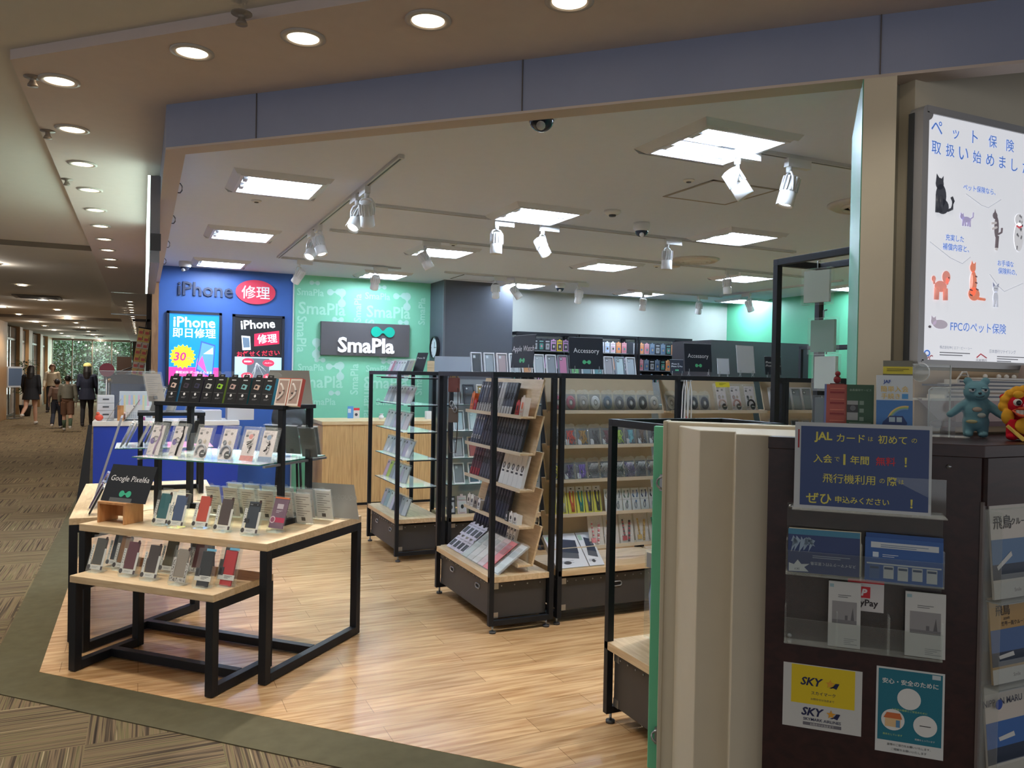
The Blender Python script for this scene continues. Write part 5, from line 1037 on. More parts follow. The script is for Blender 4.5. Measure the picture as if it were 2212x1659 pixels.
m = MB(); m.bb(-w_ / 2 + .03, w_ / 2 - .03, -.03, -.02, .03, h_ - .03, lit((16, 136, 224))); m.bb(-w_ / 2 + .03, w_ / 2 - .03, -.0305, -.03, .03, .26, lit((236, 60, 150)))
m.prism([(.0, -.031, .12), (.1, -.031, .12), (.2, -.031, .34), (.1, -.031, .52), (.03, -.031, .34)], (0, -.0004, 0), lit((226, 110, 190)))
m.prism([(.02, -.0315, .22), (.21, -.0315, .14), (.235, -.0315, .53), (.075, -.0315, .575)], (0, -.0004, 0), lit((60, 90, 210))); m.prism([(.035, -.032, .24), (.2, -.032, .17), (.222, -.032, .515), (.085, -.032, .555)], (0, -.0004, 0), lit((90, 150, 230)))
m.prism([(.04, -.0325, .30), (.15, -.0325, .18), (.09, -.0325, .40)], (0, -.0003, 0), lit((236, 90, 170))); m.prism([(.1, -.0325, .42), (.205, -.0325, .5), (.21, -.0325, .42)], (0, -.0003, 0), lit((210, 230, 250)))
m.build('artwork', t)
m = MB(); m.prism([((.145 if k % 2 else .118) * math.cos(2 * PI * k / 36) - .125, -.033, (.145 if k % 2 else .118) * math.sin(2 * PI * k / 36) + .385) for k in range(36)], (0, -.0005, 0), lit((244, 240, 40))); m.build('starburst', t)
m = MB(); WL = lit((246, 250, 252), .9)
m.text('iPhone', (0, -.034, .79), None, WL, wid=.46, bold=.018); m.text('即日修理', (0, -.034, .665), None, WL, wid=.47, bold=.010); m.text('30', (-.155, -.035, .385), .105, lit((236, 50, 120)), bold=.03, shear=.15); m.text('分~', (-.045, -.035, .365), .042, lit((236, 50, 120)), bold=.02)
m.text('最短30分 データそのまま', (0, -.034, .20), None, lit((250, 230, 244)), wid=.4, bold=.01); m.build('lettering', t)
t, w_, h_ = poster('lit black poster with red repair box, right of the two on the blue wall', .977, 1.585, 1.27, 2.18)
m = MB(); m.bb(-w_ / 2 + .03, w_ / 2 - .03, -.03, -.02, .40, h_ - .03, lit((22, 22, 26), .3)); m.bb(-w_ / 2 + .03, w_ / 2 - .03, -.03, -.02, .03, .40, lit((170, 216, 236)))
m.prism([(-.05, -.031, .53), (.245, -.031, .57), (.24, -.031, .73), (-.05, -.031, .68)], (0, -.001, 0), lit((228, 36, 72)))
m.prism([(-.185, -.031, .48), (-.09, -.031, .485), (-.1, -.031, .65), (-.2, -.031, .655)], (0, -.001, 0), lit((236, 236, 238))); m.prism([(-.175, -.0325, .51), (-.1, -.0325, .515), (-.11, -.0325, .63), (-.188, -.0325, .635)], (0, -.0005, 0), lit((90, 110, 130)))
m.bb(-.13, .13, -.0315, -.03, .03, .385, lit((90, 96, 104)))
for k in range(9): m.tube([(-.02 + rnd.uniform(-.01, .01), -.032, .33), (rnd.uniform(-.11, .11), -.032, rnd.uniform(.1, .3))], .0012, lit((220, 224, 228)), 4)
for x, z in ((-.12, .345), (.12, .33), (-.13, .17), (.13, .16)): m.prism([(x + .07 * math.cos(2 * PI * k / 20), -.033, z + .042 * math.sin(2 * PI * k / 20)) for k in range(20)], (0, -.0004, 0), lit((228, 50, 80)))
m.build('artwork', t)
m = MB(); m.text('iPhone', (-.01, -.034, .80), None, WL, wid=.40, bold=.02, rot=R(5)); m.text('修理', (.10, -.034, .628), None, WL, wid=.23, bold=.010, rot=R(6)); m.text('お任せください', (0, -.034, .445), None, lit((232, 44, 70)), wid=.5, bold=.012, rot=R(4))
for x, z, s in ((-.12, .345, '画面割れ'), (.12, .33, 'バッテリー'), (-.13, .17, '水没'), (.13, .16, 'カメラ')): m.text(s, (x, -.0345, z), None, WL, wid=.09, bold=.015)
m.build('lettering', t)
t = wall_thing('shop_sign', 'dark grey shop sign with white lettering and teal logo on the green wall', 'sign', 2.606, 1.93)
m = MB(); m.bb(-.577, .577, -.055, 0, -.212, .212, M((84, 80, 82), .45, noise=.05)); m.build('panel', t, .004)
m = MB(); m.text('SmaPla', (0, -.056, -.075), None, M((244, 244, 246), .4, emit=.25), wid=.735, bold=.026, depth=.02); m.build('lettering', t)
m = MB(); m.logo((.212, -.056, .105), .315, M((0, 176, 150), .35), None, .02); m.build('logo', t)
t = thing('wall_clock', 'round wall clock with black rim on the side of the dark pillar', 'clock', (3.474, 9.93, 1.85), (0, 0, RL))
m = MB(); m.add([(r * math.cos(a), y, r * math.sin(a)) for r, y in ((.15, 0), (.15, -.04), (.132, -.04)) for a in [2 * PI * k / 36 for k in range(36)]], [(j * 36 + k, j * 36 + (k + 1) % 36, (j + 1) * 36 + (k + 1) % 36, (j + 1) * 36 + k) for j in range(2) for k in range(36)], M((30, 32, 36), .4)); m.build('rim', t)
m = MB(); m.disc((0, -.02, 0), .135, .135, M((216, 226, 232), .5), n=36); m.build('face', t)
m = MB(); m.bb(-.004, .004, -.024, -.022, -.01, .075, INK); m.bb(-.01, .1, -.024, -.022, -.003, .003, INK)
for k in range(12): m.disc((.115 * math.cos(R(30 * k)), -.022, .115 * math.sin(R(30 * k))), .007, .007, INK, n=8)
m.build('hands', t)
m = MB(); m.bb(2.24, 2.31, 9.55, 9.552, .955, 1.10, M((90, 150, 210), .5)); m.bb(2.245, 2.28, 9.548, 9.5495, 1.02, 1.07, M((214, 226, 236), .5)); m.build('leaflet', None, label='blue leaflet standing on the wooden counter', category='leaflet')
m = MB(); m.bb(2.313, 2.385, 9.55, 9.552, .955, 1.08, M((226, 222, 220), .5)); m.bb(2.313, 2.385, 9.548, 9.5495, 1.05, 1.08, M((206, 50, 60), .5)); m.disc((2.345, 9.548, 1.0), .018, .018, M((60, 64, 80), .5)); m.build('leaflet', None, label='white leaflet with red header standing on the wooden counter', category='leaflet')
m = MB(); m.lathe([(.03, .9545), (.03, .99), (.018, 1.0), (.018, 1.015), (.03, 1.02)], M((232, 232, 232), .4), 16, Matrix.Translation((2.60, 9.35, 0))); m.build('white_pump_pot', None, label='small white pot on the wooden counter', category='pot')
m = MB(); m.bb(2.72, 2.98, 9.3, 9.5, .9545, .975, M((226, 226, 224), .5)); m.bb(2.78, 2.95, 9.33, 9.48, .975, .985, M((40, 44, 52), .4)); m.build('paper_tray', None, label='white tray with a dark tablet on the wooden counter', category='tray')
m = MB(); m.bb(3.15, 3.22, 9.3, 9.37, .9545, 1.05, M((232, 230, 226), .5)); m.build('tissue_box', None, label='small white box at the right end of the wooden counter', category='box')
# standing shelf signs
def stand_sign(label, x, y, z, w_, h_, rz, lines, logo=True, col=(44, 48, 56), tx=(236, 236, 238)):
    t = thing('shelf_sign', label, 'sign', (x, y, z), (R(-6), 0, rz), 'shelf signs')
    m = MB(); m.bb(-w_ / 2, w_ / 2, 0, .003, .02, h_ + .02, M(col, .45, spec=.2)); m.bb(-w_ / 2, w_ / 2, -.0008, .0038, h_ + .0185, h_ + .021, M((170, 174, 178), .3)); m.build('panel', t)
    m = MB()
    for k, (s, zz, ww) in enumerate(lines): m.text(s, (0 if ww > .6 or len(lines) == 1 else -.1 * w_, -.001, .02 + h_ * zz), None, M(tx, .5), wid=w_ * ww)
    if lines: m.build('lettering', t)
    if logo: m = MB(); m.logo((0, -.001, .02 + h_ * .22), w_ * .25, M((84, 186, 130), .5)); m.build('logo', t)
    m = MB()
    for sx in (-1, 1):
        m.tube([(sx * w_ * .36, -.006, .04), (sx * w_ * .36, -.004, .006), (sx * w_ * .36, .006, .0), (sx * w_ * .36, .008, .06)], .0022, STEEL, 6); m.cyl((sx * w_ * .36, .003, -.0), (sx * w_ * .36, .003, -.012), .009, CLEAR)
    m.build('clip', t)
RZ = 1.535
stand_sign('dark sign lettered Apple Watch standing on the watch band rack', 2.247, 4.74, RZ, .29, .215, RL + R(4), [('Apple Watch', .56, .98)])
stand_sign('dark sign lettered Accessory above the coiled cords, left of the two', 2.72, 4.70, RZ, .255, .215, R(-3), [('Accessory', .56, .76)])
stand_sign('dark sign lettered Accessory reflecting lights, right of the two', 3.65, 4.70, RZ, .235, .205, R(-2), [('Accessory', .54, .76)])
stand_sign('large blank white sign standing on the middle rack bay', 4.09, 4.70, RZ, .205, .205, R(12), [], False, (218, 222, 230))
stand_sign('small blank white sign standing left of the large blank one', 3.88, 4.705, RZ - .012, .105, .115, R(-2), [], False, (214, 222, 232))
stand_sign('dark sign lettered iPhone mini, partly behind the tall black frame', 4.35, 4.70, RZ - .01, .155, .14, R(-2), [('iPhone 12 mini', .68, .9), ('iPhone 13 mini', .5, .9)])
stand_sign('small dark sign lettered iPhone 12 on the rear rack run', 4.60, 6.25, 1.535, .15, .13, R(-3), [('iPhone 12', .68, .56), ('iPhone 12 Pro', .5, .82)])
# ================================================================== travel counter on the right
MAHO = wood((58, 32, 30), (42, 24, 24), (1.5, 12, 12), .38, 'dark_mahogany')
t = thing('travel_counter', 'dark mahogany travel counter with brochure pockets at the right edge', 'counter', (0, 0, 0))
def P2(*a): return [(x, y, 0) for x, y in a]
body = [ab(-.106, 2.5), ab(.449, 2.5), (4.0, 1.45, 0), (4.0, 1.86, 0), (2.30, 1.86, 0), ab(.2517, 2.895), ab(.11, 2.875), ab(.11, 2.54), ab(-.10, 2.535)]
m = MB(); m.prism([(p[0], p[1], 0.0) for p in body], (0, 0, 1.30), MAHO); m.build('body', t)
top = [ab(-.108, 2.49), ab(.454, 2.49), (4.0, 1.44, 0), (4.0, 1.86, 0), (2.30, 1.86, 0), ab(.2517, 2.895), ab(.11, 2.875), ab(.11, 2.54), ab(-.10, 2.535)]
m = MB(); m.prism([(p[0], p[1], 1.30) for p in top], (0, 0, .035), MAHO); m.build('countertop', t, .002)
m = MB(); q = MAHO
m.bb(2.09, 4.0, 1.435, 1.45, 1.17, 1.30, q); m.build('fascia', t)
def onD(t_, z, d=2.5): return ab(t_, d, z)
K = clear((246, 248, 247), .03, .05)
h = thing('brochure_holder', 'clear wall pocket with two tiers on the dark counter front', 'brochure holder', onD(.154, .742, 2.499), (0, 0, RAB))
m = MB(); m.bb(-.204, .204, -.004, -.001, 0, .40, K); m.build('back_plate', h)
for z0, z1, nm in ((.0, .075, 'lower_pocket'), (.20, .27, 'upper_pocket')):
    m = MB(); m.bb(-.204, .204, -.05, -.047, z0, z1, K); m.bb(-.204, .204, -.05, -.004, z0, z0 + .003, K)
    for x in (-.204, -.01 if z0 else -.065, .07, .201) if z0 == 0 else (-.204, -.005, .201): m.bb(x, x + .003, -.05, -.004, z0, z1 + .03, K)
    m.build(nm, h)
m = MB(); m.bb(-.18, .2, -.075, -.072, .395, .50, K); m.bb(-.19, .205, -.075, -.01, .392, .395, K); m.build('sign_slot', h)
m = MB()
for x, z in ((-.195, .39), (.215, .53), (-.19, .01), (.19, .01)): m.cyl((x, -.006, z), (x, -.001, z), .006, STEEL)
m.build('screws', h)
# sign
t = thing('card_sign', 'blue sign with yellow Japanese lettering in a white frame on the counter front', 'sign', onD(.146, 1.142, 2.42), (R(-2), 0, RAB + R(1)))
BL = M((34, 62, 120), .35)
m = MB(); m.bb(-.178, .172, 0, .003, 0, .243, M((206, 210, 212), .5)); m.bb(-.162, .165, -.0006, 0, .009, .232, BL); m.bb(-.17, -.166, -.0006, 0, .17, .222, M((170, 40, 50), .5)); m.build('panel', t)
m = MB(); YE = M((226, 216, 96), .5); RE = M((214, 48, 60), .5)
def segs(z, parts, c=YE):
    for s, x, hh, b, col in parts: m.text(s, (x, -.0012, z), hh, col or c, bold=b, res=3)
segs(.202, [('JAL', -.103, .03, .03, None), ('カード', -.032, .022, .01, None), ('は', .019, .012, 0, None), ('初めて', .074, .024, .012, None), ('の', .128, .012, 0, None)])
segs(.142, [('入会', -.103, .024, .012, None), ('で', -.066, .012, 0, None), ('1', -.047, .03, .02, None), ('年間', -.008, .024, .012, None), ('無料', .058, .024, .012, RE), ('！', .108, .026, .02, None)])
segs(.088, [('飛行機利用', -.035, .026, .004, None), ('の', .05, .012, 0, None), ('際', .075, .024, .012, None), ('は', .098, .012, 0, None)])
segs(.03, [('ぜひ', -.112, .03, .016, None), ('申込みください', -.0, .019, .012, None), ('！', .124, .024, .03, None)])
m.build('lettering', t)
# brochures in the upper tier
t = thing('brochure_stack', 'dark blue sea brochures upside down in the upper left pocket', 'brochures', onD(.052, .945, 2.462), (R(-4), 0, RAB + R(2)))
m = MB(); m.bb(-.095, .098, .002, .008, .006, .13, M((214, 206, 180), .6)); m.bb(-.097, .095, 0, .002, .004, .128, M((40, 60, 112), .4)); m.bb(-.097, .095, -.0005, 0, .112, .128, M((60, 130, 160), .4)); m.build('booklets', t)
m = MB()
for k in range(14): x = -.09 + rnd.uniform(0, .05); m.prism([(x, -.001, rnd.uniform(.06, .105)), (x + .018, -.001, rnd.uniform(.08, .1)), (x + .006, -.001, rnd.uniform(.1, .112))], (0, -.0002, 0), M((150, 170, 190), .5))
m.prism([(-.094, -.001, .006), (-.04, -.001, .008), (-.052, -.001, .02), (-.038, -.001, .03), (-.06, -.001, .028), (-.07, -.001, .04), (-.08, -.001, .026), (-.094, -.001, .03)], (0, -.0003, 0), M((216, 220, 222), .5)); m.text('SKY', (-.072, -.0016, .014), .006, M((30, 40, 80), .5), rot=PI)
m.build('artwork', t)
m = MB(); m.text('スカイマークで行く宮古島', (.025, -.001, .032), None, M((214, 220, 228), .5), wid=.12, rot=PI); dashes(m, -.03, .055, .1, 2, (170, 180, 196), -.0008); m.build('lettering', t)
t = thing('brochure_stack', 'blue brochures with white chart panels in the upper right pocket', 'brochures', onD(.26, .945, 2.462), (R(-4), 0, RAB + R(-2)))
m = MB(); m.bb(-.098, .096, .002, .01, .0, .132, M((44, 84, 150), .5)); m.bb(-.1, .096, 0, .002, 0, .12, M((52, 96, 164), .45)); m.build('booklets', t)
m = MB(); m.bb(-.085, .085, -.0008, 0, .092, .108, M((206, 212, 216), .5)); dashes(m, -.06, .102, .12, 2, (110, 130, 160), -.001); m.bb(-.08, -.065, -.0008, 0, .066, .08, M((206, 220, 232), .5)); m.text('ANA', (-.045, -.001, .073), .008, M((220, 226, 232), .5)) if False else dashes(m, -.055, .075, .04, 2, (206, 214, 226), -.001)
for k in range(5): m.bb(-.088 + .036 * k, -.062 + .036 * k, -.0008, 0, .006 + .003 * (k % 2), .044, M((200, 204, 206) if k != 0 else (80, 110, 160), .5)); m.bb(-.086 + .036 * k, -.064 + .036 * k, -.001, -.0008, .034, .04, M((60, 80, 110), .5))
m.bb(-.095, .092, -.0007, 0, .046, .05, M((206, 212, 216), .5)); m.build('artwork', t)
def leaflet(t_, d_, z, w_, h_, label, rz=0):
    t = thing('city_leaflet', label, 'leaflet', onD(t_, z, d_), (R(-3), 0, RAB + R(rz)), 'white city leaflets')
    m = MB(); m.bb(-w_ / 2, w_ / 2, 0, .006, 0, h_, M((206, 206, 202), .5)); m.build('sheets', t)
    m = MB(); m.bb(-w_ * .38, w_ * .38, -.0008, 0, h_ * .36, h_ * .7, M((150, 148, 148), .5)); m.bb(-w_ * .38, w_ * .38, -.001, -.0008, h_ * .36, h_ * .42, M((122, 120, 122), .5)); m.prism([(w_ * .2, -.001, h_ * .42), (w_ * .3, -.001, h_ * .42), (w_ * .26, -.001, h_ * .62)], (0, -.0004, 0), M((96, 94, 96), .5)); m.bb(w_ * .02, w_ * .1, -.0012, -.0008, h_ * .42, h_ * .49, M((104, 102, 104), .5)); m.bb(-w_ * .46, -w_ * .34, -.001, 0, h_ * .91, h_ * .96, M((150, 180, 186), .5)); m.build('photo', t)
    m = MB(); dashes(m, -w_ * .2, h_ * .8, w_ * .4, 2, (120, 120, 120), -.0008); dashes(m, w_ * .0, h_ * .14, w_ * .4, 4, (160, 160, 160), -.0008); m.build('lettering', t)
leaflet(.11, 2.462, .747, .085, .184, 'white leaflet with grey skyline photo, left one, covering a red and white sticker', 1)
leaflet(.316, 2.462, .747, .10, .176, 'stack of white leaflets with grey skyline photo in the lower right pocket', -1)
def sheet(name, label, cat, t_, z, w_, h_, col, d_=2.4985): 
    t = thing(name, label, cat, onD(t_, z, d_), (0, 0, RAB)); m = MB(); m.bb(-w_ / 2, w_ / 2, 0, .001, 0, h_, M(col, .5)); m.build('sheet', t); return t
t = sheet('payment_sticker', 'white PayPay sticker with red mark half hidden behind a leaflet', 'sticker', .166, .848, .095, .09, (214, 210, 208), 2.4935)
m = MB(); m.bb(-.0475, .0475, -.0006, 0, .08, .09, M((196, 40, 50), .5)); m.bb(-.02, .012, -.0006, 0, .038, .07, M((206, 40, 52), .5)); m.build('mark', t)
m = MB(); m.text('P', (-.004, -.001, .054), .02, M((236, 230, 230), .5), bold=.05, shear=.2); m.text('PayPay', (-.002, -.001, .022), None, M((50, 40, 44), .5), wid=.07, bold=.02); m.build('lettering', t)
t = sheet('airline_sheet', 'white sheet with yellow SKY airline block stuck on the dark counter', 'notice', .056, .486, .214, .186, (206, 206, 202))
NV = M((28, 34, 78), .5); m = MB(); m.bb(-.084, .088, -.0006, 0, .072, .184, M((226, 198, 30), .5)); m.build('yellow_block', t)
def star(m, x, z, r):
    m.prism([(x + (r if k % 2 == 0 else r * .42) * math.sin(PI * k / 5), -.0014, z + (r if k % 2 == 0 else r * .42) * math.cos(PI * k / 5)) for k in range(10)], (0, -.0003, 0), M((226, 160, 50), .5)); m.prism([(x - .2 * r, -.0018, z - .9 * r), (x + r * .3, -.0018, z - .9 * r), (x + r * 1.1, -.0018, z + .3 * r), (x + r * 1.9, -.0018, z + .3 * r), (x + r * 1.3, -.0018, z - 1.0 * r), (x + r * .6, -.0018, z - .75 * r)], (0, -.0003, 0), NV)
m = MB(); m.text('SKY', (-.028, -.001, .138), None, NV, wid=.062, bold=.03, shear=.25); star(m, .022, .138, .013); m.text('スカイマーク', (.004, -.001, .106), None, NV, wid=.066, bold=.01); m.text('お問合せは当店まで', (.002, -.001, .088), None, NV, wid=.064)
m.text('SKY', (-.024, -.001, .05), None, NV, wid=.062, bold=.03, shear=.25); star(m, .026, .05, .013); m.text('SKYMARK AIRLINES', (.002, -.001, .028), None, NV, wid=.102, bold=.01); m.bb(-.05, .054, -.0008, 0, .01, .019, M((110, 108, 116), .5)); m.text('お問合せは当店まで', (.002, -.0012, .0145), None, PAPER, wid=.064); m.build('lettering', t)
t = sheet('safety_notice', 'teal safety notice with white circles stuck on the dark counter', 'notice', .286, .455, .173, .241, (214, 216, 214))
m = MB(); m.bb(-.081, .081, -.0006, 0, .034, .236, M((30, 116, 136), .5)); m.build('teal_field', t)
m = MB(); WS = M((224, 224, 220), .5)
for x, z, r in ((-.002, .158, .03), (-.042, .094, .03), (.04, .088, .03)): m.disc((x, -.001, z), r, r, WS, n=28)
m.bb(-.062, -.022, -.0016, -.001, .074, .098, M((226, 190, 140), .5)); m.prism([(-.066, -.0016, .098), (-.018, -.0016, .098), (-.024, -.0016, .114), (-.058, -.0016, .114)], (0, -.0003, 0), M((206, 110, 60), .5)); m.bb(-.034, -.024, -.002, -.0016, .074, .094, M((90, 140, 180), .5)); m.bb(.026, .054, -.0016, -.001, .087, .089, INK)
m.bb(.055, .076, -.001, 0, .222, .234, M((196, 206, 210), .5)); m.build('pictograms', t)
m = MB(); m.text('安心・安全のために', (0, -.001, .203), None, WS, wid=.142, bold=.02); m.text('お客様の健康とご安全のために', (0, -.001, .124), None, M((190, 220, 130), .5), wid=.09); m.text('換気をしています', (-.042, -.001, .052), None, M((190, 220, 130), .5), wid=.05); m.text('距離をとっています', (.04, -.001, .048), None, WS, wid=.05); m.text('皆様のご協力をお願いいたします。', (0, -.001, .024), None, M((60, 66, 70), .5), wid=.11); m.text('ご理解をお願いいたします', (0, -.001, .011), None, M((90, 96, 100), .5), wid=.09); m.build('lettering', t)
# brochure stand on the right face
t = thing('brochure_stand', 'tall clear stand of cruise brochures at the right edge of the photo', 'brochure stand', (2.085, 1.449, 0.25), (0, 0, 0))
m = MB(); m.bb(0, .62, -.006, -.003, 0, .91, K); m.bb(0, .003, -.06, -.003, 0, .91, K); m.bb(-.003, .006, -.008, 0, .1, .93, M((120, 110, 108), .3)); m.build('back_plate', t)
for z in (.66, .425, .15): m = MB(); m.bb(.02, .60, -.05, -.047, z, z + .08, K); m.bb(.02, .60, -.05, -.006, z - .003, z, M((170, 176, 176), .2)); m.build('tray', t)
def cruise(label, x, z, w_, h_, sky, base, title, ship, strip):
    t = thing('cruise_brochure', label, 'brochure', (2.085 + x + w_ / 2, 1.425, .25 + z), (R(-5), 0, 0), 'cruise brochures')
    m = MB(); m.bb(-w_ / 2, w_ / 2, 0, .006, 0, h_, M(base, .4)); m.build('booklet', t)
    m = MB(); m.bb(-w_ / 2, w_ / 2, -.0006, 0, h_ * .2, h_ * .62, M(sky, .45)); m.bb(-w_ / 2, w_ / 2, -.0008, 0, h_ * .2, h_ * .36, M((40, 52, 74), .45)); m.bb(-w_ / 2, w_ / 2, -.0008, 0, 0, h_ * .17, M(strip, .5))
    m.prism([(-w_ * .40 + ship[0], -.0012, h_ * ship[1]), (-w_ * .1 + ship[0], -.0012, h_ * (ship[1] + ship[2])), (-w_ * .12 + ship[0], -.0012, h_ * (ship[1] + ship[2] + .05)), (-w_ * .42 + ship[0], -.0012, h_ * (ship[1] + .04))], (0, -.0003, 0), M((206, 206, 204), .5)); m.build('artwork', t)
    m = MB()
    for s, xx, zz, hh, c in title: m.text(s, (xx - w_ / 2, -.001, h_ * zz), hh, M(c, .5), bold=.01, res=3)
    m.build('lettering', t)
cruise('cruise brochure with large kanji title, top tier of the clear stand', .03, .664, .21, .26, (86, 120, 160), (206, 198, 188), [('飛鳥', .05, .80, .038, (40, 36, 36)), ('クルーズ', .13, .80, .02, (40, 36, 36)), ('Smile', .10, .08, .01, (110, 104, 100))], (.0, .30, .14), (200, 196, 190))
cruise('gold cruise brochure with a white ship, middle tier of the clear stand', .035, .43, .21, .235, (70, 100, 150), (176, 140, 84), [('飛鳥', .055, .84, .03, (50, 36, 28)), ('2024年', .07, .74, .009, (60, 44, 32)), ('世界一周クルーズ', .10, .68, .013, (60, 44, 32)), ('Smile', .10, .08, .01, (110, 104, 100))], (.01, .28, .02), (206, 202, 196))
cruise('cruise brochure with a sea and hills photo, bottom tier of the clear stand', .028, .155, .22, .265, (60, 104, 170), (206, 196, 186), [('NIPP   N MARU', .075, .82, .018, (40, 44, 70))], (.03, .42, .02), (190, 180, 166))
m = MB(); m.prism([(2.155 + .014 * math.cos(2 * PI * k / 20), 1.432, .62 + .014 * math.sin(2 * PI * k / 20)) for k in range(20)], (0, -.001, 0), M((50, 80, 160), .5)); m.build('round_mark', None, label='blue dot in the title of the bottom cruise brochure', category='mark')
# things on the counter top
ZT = 1.3355
def upright(name, label, cat, t_, d_, w_, h_, col, th=.002, rz=0, tilt=6):
    t = thing(name, label, cat, ab(t_, d_, ZT), (R(-tilt), 0, RAB + R(rz)), None); m = MB(); m.bb(-w_ / 2, w_ / 2, 0, th, 0, h_, M(col, .5)); m.build('sheet', t); return t
t = upright('road_club_brochure', 'blue and white JAF brochure with a car drawing on the counter', 'brochure', .236, 2.56, .096, .188, (206, 214, 220), .006, 2)
m = MB(); m.bb(-.048, .048, -.0006, 0, 0, .115, M((70, 120, 180), .5)); m.prism([(-.036, -.001, .03), (.03, -.001, .03), (.034, -.001, .05), (.022, -.001, .07), (-.012, -.001, .07), (-.03, -.001, .052)], (0, -.0003, 0), M((44, 62, 110), .5)); m.bb(-.014, .002, -.0016, -.001, .052, .066, M((170, 190, 200), .5)); m.bb(.006, .02, -.0016, -.001, .052, .066, M((170, 190, 200), .5))
for r, c in ((.05, (220, 190, 120)), (.046, (150, 180, 110)), (.042, (110, 150, 190))): m.prism([(.03 + r * math.cos(a), -.0008 - (.05 - r) * .02, .05 + r * math.sin(a)) for a in [PI * .45 + PI * .55 * k / 10 for k in range(11)]] + [(.03 + (r - .004) * math.cos(a), -.0008 - (.05 - r) * .02, .05 + (r - .004) * math.sin(a)) for a in [PI - PI * .55 * k / 10 for k in range(11)]], (0, -.0002, 0), M(c, .5))
m.build('drawing', t)
m = MB(); m.text('JAF', (-.02, -.001, .168), .013, M((40, 80, 160), .5), bold=.03); YK = M((220, 186, 90), .5); m.text('簡単入会', (0, -.001, .148), None, YK, wid=.074, bold=.008); m.text('手続き', (-.01, -.001, .127), None, YK, wid=.05, bold=.008); m.bb(.02, .036, -.001, 0, .12, .134, M((80, 150, 206), .5)); m.build('lettering', t)
t = upright('red_pamphlet', 'red pamphlet box with stacked red headings, left on the counter', 'pamphlet', .082, 2.60, .06, .158, (166, 84, 74), .02, -4, 3)
m = MB(); m.bb(-.036, -.030, .0, .02, 0, .158, M((110, 120, 170), .5)); m.build('spine', t)
m = MB()
for k in range(4): m.bb(-.02, .02, -.0006, 0, .035 + .032 * k, .040 + .032 * k, M((130, 40, 44), .5)); dashes(m, -.02, .05 + .032 * k, .04, 1, (206, 130, 110), -.0006)
m.build('print', t)
m = MB(); m.ell((0, 0, .012), (.012, .01, .012), M((130, 46, 50), .8), 12); m.ell((0, -.002, .03), (.009, .008, .008), M((130, 46, 50), .8), 12); m.build('red_ornament', None, 0, ab(.083, 2.66, ZT + .16), label='tiny dark red ornament peeking over the red pamphlet', category='ornament')
m = MB(); m.bb(-.02, .02, -.01, .01, 0, .1605, M((90, 60, 60), .5)); m.build('ornament_box', None, 0, ab(.083, 2.66, ZT), (0, 0, RAB), label='dark box behind the red pamphlet carrying the ornament', category='box')
t = upright('green_pamphlet', 'dark green pamphlet with a grey photo, between red pamphlet and JAF brochure', 'pamphlet', .146, 2.59, .074, .158, (52, 84, 62), .004, 0, 4)
m = MB(); m.bb(-.036, -.006, -.0006, 0, .052, .11, M((150, 152, 150), .5)); m.bb(-.036, -.006, -.0008, 0, .075, .098, M((56, 56, 58), .5)); m.disc((-.02, -.0012, .088), .008, .008, M((100, 102, 104), .5))
for z in (.05, .075, .098): m.bb(-.002, .01, -.0006, 0, z, z + .012, M((120, 140, 124), .5))
m.bb(-.03, -.006, -.0006, 0, .004, .014, M((160, 170, 160), .5)); m.bb(.01, .034, -.0006, 0, .004, .014, M((160, 170, 160), .5)); m.build('photo', t)
m = MB(); m.text('会員優待サービス', (0, -.001, .142), None, M((150, 170, 150), .5), wid=.06); dashes(m, -.03, .045, .06, 2, (130, 150, 132), -.0006); m.build('lettering', t)
t = upright('yellow_card', 'grey card with a yellow band standing behind the JAF brochure', 'card', .25, 2.64, .08, .232, (120, 118, 104), .003, 0, 3)
m = MB(); m.bb(-.04, .04, -.0006, 0, .192, .214, M((206, 190, 60), .5)); dashes(m, -.03, .208, .06, 2, (110, 100, 50), -.0008); m.build('band', t)
t = thing('counter_guard', 'clear upright acrylic sheet on the counter behind the JAF brochure', 'acrylic sheet', (2.225, 1.745, ZT), (0, 0, R(-20)))
m = MB(); m.bb(-.06, .09, 0, .003, 0, .225, K); m.bb(.087, .09, -.001, .004, 0, .225, M((210, 216, 214), .2)); m.bb(-.06, .09, -.001, .004, .223, .226, M((200, 206, 206), .2)); m.build('sheet', t)
m = MB(); m.lathe([(.02, 0), (.028, .003), (.03, .012), (.02, .02)], clear((236, 240, 240), .1, .05), 20); o = m.build('suction_cup', t, 0, (-.03, -.02, .2), (R(90), 0, 0))
